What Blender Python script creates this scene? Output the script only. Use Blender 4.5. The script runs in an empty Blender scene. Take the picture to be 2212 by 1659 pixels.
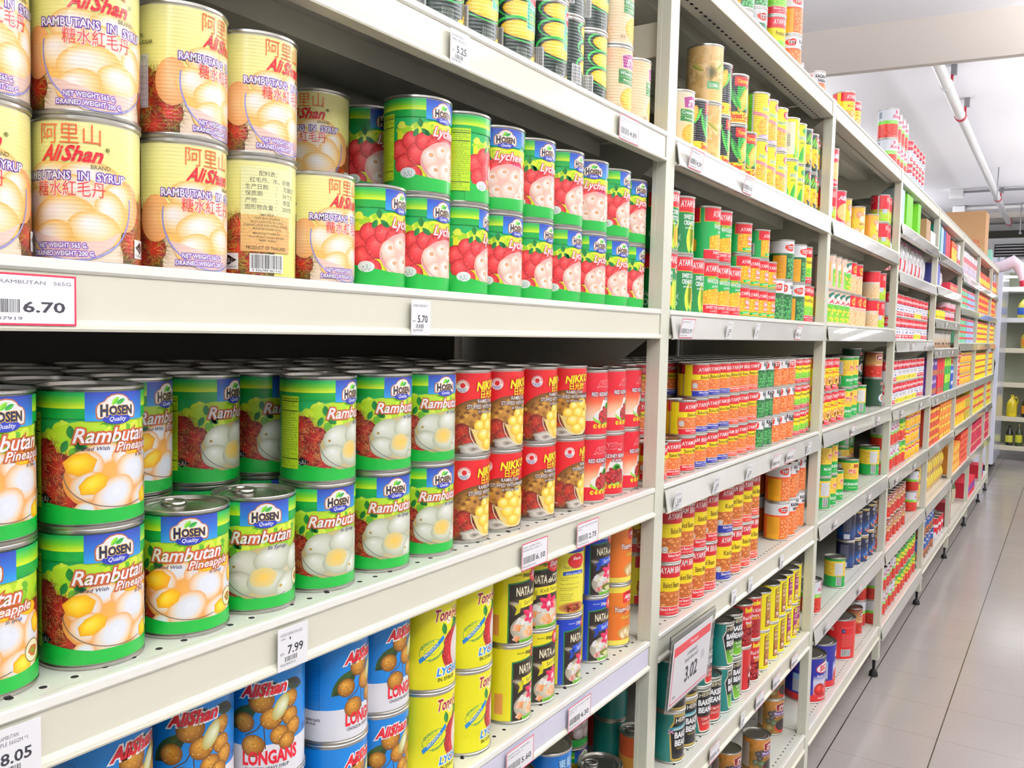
# Supermarket aisle: steel gondola shelving filled with canned food.
import bpy, bmesh, math, random
from math import sin, cos, pi, radians, sqrt, atan2, floor
from mathutils import Vector, Matrix
R_ = random.Random(7)
SC = bpy.context.scene
COL = SC.collection
EYE = 1.42                       # camera height above the floor

# ------------------------------------------------------------------ camera
F_PX, W_PX, H_PX = 1878.7, 2212.0, 1659.0
yaw, pitch, roll = radians(32.7207), radians(-3.4998), radians(1.3208)
fw = Vector((-sin(yaw)*cos(pitch), cos(yaw)*cos(pitch), sin(pitch)))
r0 = Vector((cos(yaw), sin(yaw), 0)); u0 = r0.cross(fw)
cr = r0*cos(roll) + u0*sin(roll); cu = -r0*sin(roll) + u0*cos(roll)
cd = bpy.data.cameras.new('camera'); cam = bpy.data.objects.new('camera', cd); COL.objects.link(cam)
cd.sensor_fit = 'HORIZONTAL'; cd.sensor_width = 36.0; cd.lens = 36.0*F_PX/W_PX
cd.clip_start = 0.02; cd.clip_end = 80
cam.matrix_world = Matrix(((cr.x, cu.x, -fw.x, 0.6177), (cr.y, cu.y, -fw.y, -1.4849), (cr.z, cu.z, -fw.z, EYE), (0, 0, 0, 1)))
SC.camera = cam

# ------------------------------------------------------------------ colour management, world
SC.view_settings.view_transform = 'Standard'; SC.view_settings.look = 'None'
SC.view_settings.gamma = 1.0; SC.view_settings.use_curve_mapping = False
SC.view_settings.exposure = -0.18
wd = bpy.data.worlds.new('world'); SC.world = wd; wd.use_nodes = True
wb = wd.node_tree.nodes['Background']; wb.inputs[0].default_value = (0.95, 0.97, 1.0, 1); wb.inputs[1].default_value = 0.17
SC.cycles.max_bounces = 6; SC.cycles.diffuse_bounces = 3; SC.cycles.glossy_bounces = 3
SC.cycles.transmission_bounces = 4; SC.cycles.caustics_reflective = False; SC.cycles.caustics_refractive = False
SC.cycles.use_denoising = True
SC.cycles.sample_clamp_indirect = 6.0

CEIL = 3.0
def tube_and_fill_light(name, x, y, z, sx, sy, power, col=(0.975, 0.985, 1.0)):
    ld = bpy.data.lights.new(name, 'AREA'); ld.shape = 'RECTANGLE'; ld.size = sx; ld.size_y = sy
    ld.energy = power; ld.color = col
    o = bpy.data.objects.new(name, ld); COL.objects.link(o); o.location = (x, y, z)
    return o
LAMPS = [(1.25, y) for y in (-3.2, -1.3, 0.6, 2.5, 4.4, 6.3, 8.2)] + [(-1.9, y) for y in (-1.3, 1.3, 3.9, 6.5, 9.1)]  # second row is unseen, added to brighten the ceiling
DROP = 0.42                      # battens dropped on added rods so uplight spreads over the ceiling
for (lx, ly) in LAMPS:
    tube_and_fill_light('tube_and_fill_light', lx, ly, CEIL-DROP-0.13, 0.30, 1.35, 14)
    up = tube_and_fill_light('tube_and_fill_light', lx, ly, CEIL-DROP+0.02, 0.30, 1.35, 72 if lx > 0 else 104); up.rotation_euler = (pi, 0, 0)  # upward fill added to brighten the ceiling; no tube faces up

# ------------------------------------------------------------------ colours and materials
def s2l(c): return c/12.92 if c <= 0.04045 else ((c+0.055)/1.055)**2.4
_cc = {}
def H(s):
    if isinstance(s, tuple): return s
    if s not in _cc:
        q = s.lstrip('#')
        if len(q) == 3: q = ''.join(ch*2 for ch in q)
        _cc[s] = tuple(s2l(int(q[i:i+2], 16)/255) for i in (0, 2, 4)) + (1.0,)
    return _cc[s]
def mixc(a, b, t):
    a, b = H(a), H(b); return tuple(a[i]+(b[i]-a[i])*t for i in range(3)) + (1.0,)

def newmat(name):
    m = bpy.data.materials.new(name); m.use_nodes = True
    return m, m.node_tree.nodes, m.node_tree.links, m.node_tree.nodes['Principled BSDF']
def solid(name, col, rough=.5, metal=0., noise=0.04, nscale=30, bump=0.0, coat=0., spec=.5):
    m, N, L, B = newmat(name)
    c = H(col); B.inputs['Roughness'].default_value = rough; B.inputs['Metallic'].default_value = metal
    B.inputs['Coat Weight'].default_value = coat; B.inputs['Specular IOR Level'].default_value = spec
    tc = N.new('ShaderNodeTexCoord'); nz = N.new('ShaderNodeTexNoise'); nz.inputs['Scale'].default_value = nscale
    nz.inputs['Detail'].default_value = 4
    L.new(tc.outputs['Object'], nz.inputs['Vector'])
    mx = N.new('ShaderNodeMix'); mx.data_type = 'RGBA'
    mx.inputs[6].default_value = tuple(v*(1-noise) for v in c[:3])+(1,); mx.inputs[7].default_value = tuple(min(1, v*(1+noise)) for v in c[:3])+(1,)
    L.new(nz.outputs['Fac'], mx.inputs[0]); L.new(mx.outputs[2], B.inputs['Base Color'])
    if bump:
        bp = N.new('ShaderNodeBump'); bp.inputs['Strength'].default_value = bump; bp.inputs['Distance'].default_value = 0.002
        L.new(nz.outputs['Fac'], bp.inputs['Height']); L.new(bp.outputs['Normal'], B.inputs['Normal'])
    return m
def printed(name, rough=.34, rib=0., ribn=.00016, coat=.14, wob=.18):
    """printed label: colour from the 'Col' attribute, fine paper grain, optional horizontal beading"""
    m, N, L, B = newmat(name)
    at = N.new('ShaderNodeAttribute'); at.attribute_name = 'Col'
    L.new(at.outputs['Color'], B.inputs['Base Color'])
    B.inputs['Roughness'].default_value = rough; B.inputs['Coat Weight'].default_value = coat; B.inputs['Coat Roughness'].default_value = .12
    tc = N.new('ShaderNodeTexCoord'); nz = N.new('ShaderNodeTexNoise'); nz.inputs['Scale'].default_value = 26; nz.inputs['Detail'].default_value = 2
    L.new(tc.outputs['Object'], nz.inputs['Vector'])
    b1 = N.new('ShaderNodeBump'); b1.inputs['Strength'].default_value = wob; b1.inputs['Distance'].default_value = .0015
    L.new(nz.outputs['Fac'], b1.inputs['Height']); last = b1
    if rib:
        sp = N.new('ShaderNodeSeparateXYZ'); L.new(tc.outputs['Object'], sp.inputs[0])
        ml = N.new('ShaderNodeMath'); ml.operation = 'MULTIPLY'; ml.inputs[1].default_value = 2*pi/rib; L.new(sp.outputs['Z'], ml.inputs[0])
        sn = N.new('ShaderNodeMath'); sn.operation = 'SINE'; L.new(ml.outputs[0], sn.inputs[0])
        b2 = N.new('ShaderNodeBump'); b2.inputs['Strength'].default_value = .6; b2.inputs['Distance'].default_value = ribn
        L.new(sn.outputs[0], b2.inputs['Height']); L.new(b1.outputs['Normal'], b2.inputs['Normal']); last = b2
    L.new(last.outputs['Normal'], B.inputs['Normal'])
    return m
M = {}
M['label'] = printed('printed_label')
M['ribbed'] = printed('printed_label_on_beaded_can', rib=.0047)
M['fine'] = printed('printed_label_on_finely_beaded_can', rib=.0031, ribn=.00006, coat=.35, rough=.28)
M['matte'] = printed('printed_carton', rough=.55, coat=.05, wob=.05)
M['film'] = printed('glossy_plastic_film', rough=.18, coat=.8, wob=1.0)
M['tin'] = solid('tinplate', '#C9C7C0', rough=.28, metal=1., noise=.08, nscale=60, bump=.05)
M['tin_dull'] = solid('dull_tin_lid', '#B4B2AA', rough=.34, metal=1., noise=.12, nscale=25, bump=.08)
M['paint'] = solid('cream_powder_coat', '#E0DDCA', rough=.38, noise=.025, nscale=9, coat=.15)
M['post'] = solid('cream_post_paint', '#DDDDCA', rough=.36, noise=.03, nscale=14, coat=.1)
M['deck'] = solid('pale_shelf_deck', '#DEDED2', rough=.34, noise=.04, nscale=22, coat=.1)
M['nose'] = solid('white_shelf_nose', '#F2F0E6', rough=.3, noise=.015, nscale=20, coat=.3)
M['strip'] = solid('clear_white_price_strip', '#DEDCD4', rough=.16, noise=.05, nscale=12, coat=.8)
M['black'] = solid('black_rubber', '#0B0B0B', rough=.6)
M['hole'] = solid('dark_hole', '#0A0A09', rough=.9)
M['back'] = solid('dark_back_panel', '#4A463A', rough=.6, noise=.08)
M['white'] = solid('white_paint', '#EDEDEF', rough=.55, noise=.01, nscale=3)

# ------------------------------------------------------------------ mesh helpers
class MB:
    """collects polygons; build() links them as one mesh object"""
    def __init__(s): s.v = []; s.f = []; s.m = []; s.c = []; s.mats = []
    def mi(s, m):
        if m not in s.mats: s.mats.append(m)
        return s.mats.index(m)
    def poly(s, pts, m, col=None):
        n = len(s.v); s.v += [tuple(p) for p in pts]; s.f.append(tuple(range(n, n+len(pts)))); s.m.append(s.mi(m)); s.c.append(col)
    def box(s, a, b, m, col=None, top=True, bottom=True):
        (x0, y0, z0), (x1, y1, z1) = a, b; n = len(s.v)
        s.v += [(x0, y0, z0), (x1, y0, z0), (x1, y1, z0), (x0, y1, z0), (x0, y0, z1), (x1, y0, z1), (x1, y1, z1), (x0, y1, z1)]
        for f in ((0, 3, 2, 1), (4, 5, 6, 7), (0, 1, 5, 4), (1, 2, 6, 5), (2, 3, 7, 6), (3, 0, 4, 7)):
            s.f.append(tuple(n+i for i in f)); s.m.append(s.mi(m)); s.c.append(col)
    def extrude_y(s, prof, y0, y1, m, cap=True):
        """closed (x, z) profile swept along y"""
        n = len(s.v); k = len(prof)
        s.v += [(x, y0, z) for x, z in prof] + [(x, y1, z) for x, z in prof]
        for i in range(k):
            j = (i+1) % k; s.f.append((n+i, n+k+i, n+k+j, n+j)); s.m.append(s.mi(m)); s.c.append(None)
        if cap:
            s.f.append(tuple(n+i for i in range(k))); s.m.append(s.mi(m)); s.c.append(None)
            s.f.append(tuple(n+k+i for i in reversed(range(k)))); s.m.append(s.mi(m)); s.c.append(None)
    def lathe(s, prof, m, seg=48, at=(0, 0, 0)):
        n = len(s.v); k = len(prof)
        for (r, z) in prof:
            for i in range(seg):
                a = 2*pi*i/seg; s.v.append((at[0]+r*cos(a), at[1]+r*sin(a), at[2]+z))
        for q in range(k-1):
            for i in range(seg):
                j = (i+1) % seg
                s.f.append((n+q*seg+i, n+q*seg+j, n+(q+1)*seg+j, n+(q+1)*seg+i)); s.m.append(s.mi(m)); s.c.append(None)
    def tube(s, pts, rad, m, seg=10, cap=True):
        pts = [Vector(p) for p in pts]; n = len(s.v); up = Vector((0, 0, 1))
        for i, p in enumerate(pts):
            t = (pts[min(i+1, len(pts)-1)]-pts[max(i-1, 0)]).normalized()
            a = t.cross(up); a = a.normalized() if a.length > .05 else Vector((1, 0, 0)); b = a.cross(t)
            rr = rad[i] if isinstance(rad, (list, tuple)) else rad
            for k in range(seg):
                w = 2*pi*k/seg; s.v.append(tuple(p+a*cos(w)*rr+b*sin(w)*rr))
        for i in range(len(pts)-1):
            for k in range(seg):
                j = (k+1) % seg; s.f.append((n+i*seg+k, n+i*seg+j, n+(i+1)*seg+j, n+(i+1)*seg+k)); s.m.append(s.mi(m)); s.c.append(None)
        if cap:
            s.f.append(tuple(n+k for k in range(seg))); s.m.append(s.mi(m)); s.c.append(None)
            s.f.append(tuple(n+(len(pts)-1)*seg+k for k in reversed(range(seg)))); s.m.append(s.mi(m)); s.c.append(None)
    def mesh(s, name, smooth=0, bevel=0):
        me = bpy.data.meshes.new(name); me.from_pydata(s.v, [], s.f)
        for m in s.mats: me.materials.append(m)
        me.polygons.foreach_set('material_index', s.m)
        if any(c is not None for c in s.c):
            at = me.color_attributes.new('Col', 'FLOAT_COLOR', 'CORNER'); buf = []
            for f, c in zip(s.f, s.c):
                if c is None: c = (.8, .8, .8, 1)
                if isinstance(c, list):
                    for q in c: buf += list(q)
                else: buf += list(c)*len(f)
            at.data.foreach_set('color', buf)
        me.update()
        bm = bmesh.new(); bm.from_mesh(me)
        if smooth: bmesh.ops.remove_doubles(bm, verts=bm.verts, dist=1e-6)
        if bevel:
            bmesh.ops.remove_doubles(bm, verts=bm.verts, dist=1e-6)
            ed = [e for e in bm.edges if len(e.link_faces) == 2 and e.calc_face_angle(0) > .6]
            bmesh.ops.bevel(bm, geom=ed, offset=bevel, segments=2, affect='EDGES', profile=.5, clamp_overlap=True)
        if not any(isinstance(c, list) for c in s.c): bmesh.ops.recalc_face_normals(bm, faces=bm.faces)
        bm.to_mesh(me); bm.free()
        if smooth:
            for p in me.polygons: p.use_smooth = True
            me.set_sharp_from_angle(angle=radians(smooth))
        return me
    def build(s, name, parent=None, smooth=0, bevel=0, loc=None):
        o = bpy.data.objects.new(name, s.mesh(name, smooth, bevel)); COL.objects.link(o)
        if parent is not None: o.parent = parent
        if loc: o.location = loc
        return o
def tag(o, label=None, cat=None, group=None, kind=None):
    if label: o['label'] = label
    if cat: o['category'] = cat
    if group: o['group'] = group
    if kind: o['kind'] = kind
    return o
def empty(name, loc=(0, 0, 0), rz=0):
    o = bpy.data.objects.new(name, None); COL.objects.link(o); o.location = loc; o.rotation_euler = (0, 0, rz); return o
def child(o, name, me, loc=None):
    c = bpy.data.objects.new(name, me); COL.objects.link(c); c.parent = o
    if loc: c.location = loc
    return c

# ------------------------------------------------------------------ printed artwork: flat drawing in millimetres, wrapped on a can or laid on a carton
_gly = {}
def glyphs(txt, bold):
    k = (txt, bold)
    if k not in _gly:
        c = bpy.data.curves.new('t', 'FONT'); c.body = txt; c.resolution_u = 2; c.size = 1; c.offset = bold
        o = bpy.data.objects.new('t', c); me = bpy.data.meshes.new_from_object(o)
        V = [(v.co.x, v.co.y) for v in me.vertices]; Fs = [tuple(p.vertices) for p in me.polygons]
        bpy.data.objects.remove(o); bpy.data.curves.remove(c); bpy.data.meshes.remove(me)
        _gly[k] = (V, Fs)
    return _gly[k]
class Art:
    def __init__(s, w, h, bg='#fff', wrap=True):
        s.w, s.h, s.wrap = w, h, wrap; s.F = []; s.z = 0; s.rnd = random.Random(int(w*10+h*7))
        s.bg = bg
    def up(s, n=1): s.z += n; return s
    def _a(s, pts, cols): s.F.append((pts, cols, s.z))
    def rect(s, u0, v0, u1, v1, c, c2=None):
        """c at the bottom, c2 at the top"""
        a = H(c); b = H(c2) if c2 else a
        s._a([(u0, v0), (u1, v0), (u1, v1), (u0, v1)], [a, a, b, b])
    def grad(s, u0, u1, stops):
        for (v0, c0), (v1, c1) in zip(stops, stops[1:]): s.rect(u0, v0, u1, v1, c0, c1)
    def poly(s, pts, c, cols=None):
        cs = [H(x) for x in cols] if cols else [H(c)]*len(pts); s._a(list(pts), cs)
    def band(s, fn, v_lo, u0, u1, c, n=14, c2=None):
        """area between v_lo(u) and fn(u)"""
        lo = v_lo if callable(v_lo) else (lambda u: v_lo)
        for i in range(n):
            a = u0+(u1-u0)*i/n; b = u0+(u1-u0)*(i+1)/n
            s._a([(a, lo(a)), (b, lo(b)), (b, fn(b)), (a, fn(a))], [H(c), H(c), H(c2 or c), H(c2 or c)])
    def ell(s, cx, cy, rx, ry, cols, ang=0, hl=(0, 0), n=18, amp=0, seed=0):
        """cols from rim to centre; hl shifts the inner rings to sit like a highlight"""
        if isinstance(cols, str) or isinstance(cols[0], float): cols = [cols]
        ca, sa = cos(radians(ang)), sin(radians(ang)); k = len(cols)
        rr = random.Random(seed); wob = [1+amp*(rr.random()-.5)*2 for _ in range(n)]
        def ring(t):
            o = []
            for i in range(n):
                a = 2*pi*i/n; x = rx*t*wob[i]*cos(a)+hl[0]*rx*(1-t); y = ry*t*wob[i]*sin(a)+hl[1]*ry*(1-t)
                o.append((cx+x*ca-y*sa, cy+x*sa+y*ca))
            return o
        if k == 1: s._a(ring(1), [H(cols[0])]*n); return
        for q in range(k-1):
            t0 = 1-q/(k-1); t1 = 1-(q+1)/(k-1); A = ring(t0); c0, c1 = H(cols[q]), H(cols[q+1])
            if q == k-2:
                P = (cx+hl[0]*rx*ca-hl[1]*ry*sa, cy+hl[0]*rx*sa+hl[1]*ry*ca)
                for i in range(n): s._a([A[i], A[(i+1) % n], P], [c0, c0, c1])
            else:
                B = ring(t1)
                for i in range(n):
                    j = (i+1) % n; s._a([A[i], A[j], B[j], B[i]], [c0, c0, c1, c1])
    def line(s, pts, w, c, taper=False):
        n = len(pts)
        for i in range(n-1):
            (x0, y0), (x1, y1) = pts[i], pts[i+1]; d = sqrt((x1-x0)**2+(y1-y0)**2) or 1
            wa = w*(1-i/(n-1)) if taper else w; wb = w*(1-(i+1)/(n-1)) if taper else w
            nx, ny = -(y1-y0)/d/2, (x1-x0)/d/2
            s._a([(x0-nx*wa, y0-ny*wa), (x1-nx*wb, y1-ny*wb), (x1+nx*wb, y1+ny*wb), (x0+nx*wa, y0+ny*wa)], [H(c)]*4)
    def frame(s, u0, v0, u1, v1, w, c):
        s.rect(u0, v0, u1, v0+w, c); s.rect(u0, v1-w, u1, v1, c); s.rect(u0, v0+w, u0+w, v1-w, c); s.rect(u1-w, v0+w, u1, v1-w, c)
    def leaf(s, x, y, l, w, ang, c, c2=None):
        a = radians(ang); ca, sa = cos(a), sin(a)
        up = []; dn = []
        for i in range(7):
            t = i/6; ww = w*sin(pi*t)**.8*.5
            up.append((x+l*t*ca-ww*sa, y+l*t*sa+ww*ca)); dn.append((x+l*t*ca+ww*sa, y+l*t*sa-ww*ca))
        mid = [((a_[0]+b_[0])/2, (a_[1]+b_[1])/2) for a_, b_ in zip(up, dn)]
        for i in range(6):
            s._a([mid[i], mid[i+1], up[i+1], up[i]], [H(c)]*4); s._a([dn[i], dn[i+1], mid[i+1], mid[i]], [H(c2 or c)]*4)
    def hair(s, cx, cy, rx, ry, n, l, cols, w=.45, seed=1):
        rr = random.Random(seed)
        for i in range(n):
            a = rr.random()*2*pi; q = sqrt(rr.random()); x = cx+rx*q*cos(a); y = cy+ry*q*sin(a)
            d = a+rr.uniform(-.9, .9); b = rr.uniform(-.9, .9); pts = [(x, y)]
            for k in range(3):
                d += b/2; x += cos(d)*l/3; y += sin(d)*l/3; pts.append((x, y))
            s.line(pts, w, rr.choice(cols), taper=True)
    def text(s, txt, u, v, h, c, w=None, al='c', bold=0.02, ital=0., out=None, rot=0, arc=0, up=True):
        """cap height h mm, baseline at v; out=(width, colour)"""
        if out: s._txt(txt, u, v, h, out[1], w, al, bold+out[0]/h, ital, rot, arc, bold); s.up()
        s._txt(txt, u, v, h, c, w, al, bold, ital, rot, arc, bold)
    def _txt(s, txt, u, v, h, c, w, al, bold, ital, rot, arc, ref):
        V, Fs = glyphs(txt, round(bold, 3)); V0, _ = glyphs(txt, round(ref, 3))
        if not V0: return
        x0 = min(p[0] for p in V0); x1 = max(p[0] for p in V0); k = h/.70; W = (x1-x0)*k
        sx = (w/W) if w else 1.0; W *= sx
        off = {'c': -W/2, 'l': 0, 'r': -W}[al]; ca, sa = cos(radians(rot)), sin(radians(rot))
        P = []
        for (x, y) in V:
            X = (x-x0)*k*sx+off+y*k*ital; Y = y*k
            if arc: Y += arc*(1-(2*X/W)**2) if W else 0
            P.append((u+X*ca-Y*sa, v+X*sa+Y*ca))
        cc = H(c)
        for f in Fs: s._a([P[i] for i in f], [cc]*len(f))
    def barcode(s, u0, v0, u1, v1, num=None, seed=3):
        s.rect(u0, v0, u1, v1, '#fff'); s.up(); rr = random.Random(seed); x = u0+1
        while x < u1-1.2:
            b = rr.choice([.3, .45, .7]); s.rect(x, v0+(3.2 if num else .8), x+b, v1-.8, '#151515'); x += b+rr.choice([.3, .45, .6])
        if num: s.text(num, (u0+u1)/2, v0+.7, 1.9, '#222', w=(u1-u0)*.86)
    def nutrition(s, u0, v0, u1, v1, bg='#B7DC23', ink='#20300A', title='NUTRITION FACTS', rows=None):
        s.rect(u0, v0, u1, v1, bg); s.up(); W = u1-u0-2; y = v1-4
        s.text(title, (u0+u1)/2, y, 2.1, ink, w=W)
        rows = rows or ['#', 'Serving Size 123g', 'Servings Per Container', 'approx. 4.5', '#', 'Amount Per Serving', 'Calories 106', 'Calories from Fat 0', '-', '% Daily Value*', 'TOTAL FAT 0g   0%', '-', 'Saturated Fat 0g   0%', '-', 'Cholesterol 0mg   0%', '-', 'Sodium 30mg   0%', '-', 'TOTAL Carbohydrate 24g  8%', '-', 'Dietary Fiber 0g  0%', 'Sugars 20g', '-', 'Protein 0g', '#', 'Vitamin A 0%', 'Vitamin C 4%', 'Calcium 0%  Iron 4%']
        st = (y-v0-2)/len(rows)
        for t in rows:
            y -= st
            if t == '#': s.rect(u0+1, y+st*.2, u1-1, y+st*.6, ink)
            elif t == '-': s.rect(u0+1, y+st*.35, u1-1, y+st*.47, ink)
            else: s.text(t, u0+1.2, y+.4, min(1.45, st*.7), ink, al='l', w=W*min(1, .16+len(t)/26), bold=0)
    # ---- to mesh
    def bm(s, step):
        b = bmesh.new(); cl = b.loops.layers.float_color.new('Col')
        for pts, cols, z in s.F:
            if len(pts) > 4 or (len(pts) > 3):
                pass
            vs = [b.verts.new((p[0], p[1], z)) for p in pts]
            try: f = b.faces.new(vs)
            except ValueError: continue
            for l, c in zip(f.loops, cols): l[cl] = c
            f.normal_update()
            if f.normal.z < 0: f.normal_flip()
        if step:
            us = [v.co.x for v in b.verts]
            if us:
                for k in range(floor(min(us)/step), floor(max(us)/step)+2):
                    x = k*step
                    g = [e for e in b.edges if (e.verts[0].co.x-x)*(e.verts[1].co.x-x) < -1e-9]
                    if not g: continue
                    fs = set(f for e in g for f in e.link_faces); es = set(e for f in fs for e in f.edges); vs = set(v for e in es for v in e.verts)
                    bmesh.ops.bisect_plane(b, geom=list(vs)+list(es)+list(fs), dist=1e-6, plane_co=(x, 0, 0), plane_no=(1, 0, 0))
        return b
SEG = 48
def can_mesh(name, art, r, h, mat, rim=.0012, lo=.0043, seg=SEG, whole=False, dz=.00002):
    """label sleeve of a can, artwork wrapped; whole adds rims and lid in the same mesh"""
    rb = r-rim; rmm = rb*1000; step = 2*pi*rmm/seg; H_ = (h-2*lo)*1000
    b = art.bm(step)
    me = bpy.data.meshes.new(name); b.to_mesh(me); b.free()
    V = [v.co.copy() for v in me.vertices]; nv = len(V)
    co = []; no = []
    for p in V:
        k = floor(p.x/step+1e-5); t = p.x/step-k; a0 = k*2*pi/seg; a1 = (k+1)*2*pi/seg; ph = p.x/rmm
        R = rb+dz*(p.z+1)
        vv = min(max(p.y, 0), art.h)/art.h*(H_/1000)+lo
        co.append((R*(cos(a0)*(1-t)+cos(a1)*t), R*(sin(a0)*(1-t)+sin(a1)*t), vv)); no.append((cos(ph), sin(ph), 0))
    faces = [tuple(p.vertices) for p in me.polygons]
    cols = [0.0]*(len(me.loops)*4); me.color_attributes['Col'].data.foreach_get('color', cols)
    bpy.data.meshes.remove(me)
    # base sleeve
    bg = art.bg; stops = bg if isinstance(bg, list) else [(0, bg), (art.h, bg)]
    for q, (v, c) in enumerate(stops):
        for i in range(seg):
            a = 2*pi*i/seg; co.append((rb*cos(a), rb*sin(a), v/art.h*(H_/1000)+lo)); no.append((cos(a), sin(a), 0))
    for q in range(len(stops)-1):
        c0, c1 = H(stops[q][1]), H(stops[q+1][1])
        for i in range(seg):
            j = (i+1) % seg; faces.append((nv+q*seg+i, nv+q*seg+j, nv+(q+1)*seg+j, nv+(q+1)*seg+i)); cols += list(c0)+list(c0)+list(c1)+list(c1)
    nbody = len(faces); mats = [mat]
    if whole:
        mats.append(M['tin_dull']); n0 = len(co)
        for prof, up in ((bot_prof(r, rim, lo), -1), (top_prof(r, h, rim, lo), 1)):
            n0 = len(co); k = len(prof)
            for (pr, pz) in prof:
                for i in range(seg): a = 2*pi*i/seg; co.append((pr*cos(a), pr*sin(a), pz)); no.append((cos(a)*.6, sin(a)*.6, up*.8))
            for q in range(k-1):
                for i in range(seg):
                    j = (i+1) % seg; faces.append((n0+q*seg+i, n0+q*seg+j, n0+(q+1)*seg+j, n0+(q+1)*seg+i)); cols += [.6, .6, .6, 1]*4
    me = bpy.data.meshes.new(name); me.from_pydata(co, [], faces)
    for m in mats: me.materials.append(m)
    if whole: me.polygons.foreach_set('material_index', [0 if i < nbody else 1 for i in range(len(faces))])
    at = me.color_attributes.new('Col', 'FLOAT_COLOR', 'CORNER'); at.data.foreach_set('color', cols)
    if whole:
        for i, p in enumerate(me.polygons): p.use_smooth = i < nbody
    else:
        for p in me.polygons: p.use_smooth = True
    me.update()
    if not whole: me.normals_split_custom_set_from_vertices(no)
    return me
def top_prof(r, h, rim, lo):
    rb = r-rim
    return [(rb, h-lo-.0002), (rb+.0001, h-lo+.0008), (r, h-lo+.0016), (r, h-.0006), (r-.0005, h), (r-.0014, h-.0002), (r-.0019, h-.0036), (r-.0055, h-.0036), (r-.0064, h-.0029), (r-.0092, h-.0029), (r-.0101, h-.0035), (r-.0145, h-.0035), (r-.0154, h-.0030), (r-.0156, h-.0030), (.0001, h-.0030)]
def bot_prof(r, rim, lo):
    rb = r-rim
    return [(.0001, .003), (r-.006, .003), (r-.0015, .0028), (r-.0009, .0004), (r-.0004, 0), (r, .0006), (r, lo-.0018), (rb+.0001, lo-.001), (rb, lo+.0002)]

# ------------------------------------------------------------------ room shell
def floor_mat():
    m, N, L, B = newmat('floor_tile_30cm')
    tc = N.new('ShaderNodeTexCoord'); sp = N.new('ShaderNodeSeparateXYZ'); L.new(tc.outputs['Object'], sp.inputs[0])
    def joint(out, off, half):
        a = N.new('ShaderNodeMath'); a.operation = 'ADD'; a.inputs[1].default_value = off+30.5; L.new(out, a.inputs[0])
        b = N.new('ShaderNodeMath'); b.operation = 'MODULO'; b.inputs[1].default_value = .305; L.new(a.outputs[0], b.inputs[0])
        c = N.new('ShaderNodeMath'); c.operation = 'LESS_THAN'; c.inputs[1].default_value = half; L.new(b.outputs[0], c.inputs[0])
        return c.outputs[0]
    jy = joint(sp.outputs['X'], .0225, .0042); jx = joint(sp.outputs['Y'], -1.894, .0022)
    nz = N.new('ShaderNodeTexNoise'); nz.inputs['Scale'].default_value = 2.2; nz.inputs['Detail'].default_value = 3; L.new(tc.outputs['Object'], nz.inputs['Vector'])
    n2 = N.new('ShaderNodeTexNoise'); n2.inputs['Scale'].default_value = 220; L.new(tc.outputs['Object'], n2.inputs['Vector'])
    base = N.new('ShaderNodeMix'); base.data_type = 'RGBA'; base.inputs[6].default_value = H('#A49C97'); base.inputs[7].default_value = H('#B0A8A4'); L.new(nz.outputs['Fac'], base.inputs[0])
    sk = N.new('ShaderNodeMix'); sk.data_type = 'RGBA'; sk.blend_type = 'OVERLAY'; sk.inputs[0].default_value = .12; L.new(base.outputs[2], sk.inputs[6]); L.new(n2.outputs['Color'], sk.inputs[7])
    m1 = N.new('ShaderNodeMix'); m1.data_type = 'RGBA'; m1.inputs[7].default_value = H('#8A8078'); L.new(jx, m1.inputs[0]); L.new(sk.outputs[2], m1.inputs[6])
    m2 = N.new('ShaderNodeMix'); m2.data_type = 'RGBA'; m2.inputs[7].default_value = H('#2E2826'); L.new(jy, m2.inputs[0]); L.new(m1.outputs[2], m2.inputs[6])
    L.new(m2.outputs[2], B.inputs['Base Color']); B.inputs['Roughness'].default_value = .15; B.inputs['Coat Weight'].default_value = .15; B.inputs['Coat Roughness'].default_value = .2
    bp = N.new('ShaderNodeBump'); bp.inputs['Strength'].default_value = .12; bp.inputs['Distance'].default_value = .01; L.new(nz.outputs['Fac'], bp.inputs['Height']); L.new(bp.outputs['Normal'], B.inputs['Normal'])
    return m
M['floor'] = floor_mat(); M['paper'] = solid('pale_lavender_paper', '#DAD8E8', rough=.5, noise=.02)
M['ceil'] = solid('white_ceiling_paint', '#EDEBF0', rough=.8, noise=.012, nscale=2)
M['beam'] = solid('warm_white_beam_paint', '#CBC2BA', rough=.85, noise=.02, nscale=3)
M['wall'] = solid('pale_wall_paint', '#E6E4E2', rough=.8, noise=.02, nscale=2)
def struct(name, mb, **k): o = mb.build(name, **k); o['kind'] = 'structure'; return o
b = MB(); b.box((-3.2, -4.2, -.1), (3.2, 12.2, 0), M['floor']); struct('floor', b)
b = MB(); b.box((-3.2, -4.2, CEIL), (3.2, 12.2, CEIL+.12), M['ceil']); struct('ceiling', b)
b = MB(); b.box((-3.2, 12.0, 0), (3.2, 12.2, CEIL), M['wall']); struct('wall_back', b)
b = MB(); b.box((3.0, -4.2, 0), (3.2, 12.0, CEIL), M['wall']); struct('wall_right', b)
def beam(name, y, y2, zb, ang):
    b = MB(); b.box((-3.2, 0, zb), (3.4, y2-y, CEIL+.001), M['beam'], bottom=True)
    o = struct(name, b); o.location = (0, y, 0); o.rotation_euler = (0, 0, ang); return o
beam('ceiling_beam', 3.27, 3.32, 2.775, radians(6.0)); beam('ceiling_beam', 10.75, 11.25, 2.935, radians(2))

M['pvc'] = solid('white_pipe_paint', '#F1F0F2', rough=.3, noise=.02, coat=.3); M['redclamp'] = solid('red_clamp', '#B0203A', rough=.4); M['steel'] = solid('grey_steel', '#8E8E92', rough=.4, metal=.8)
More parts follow.
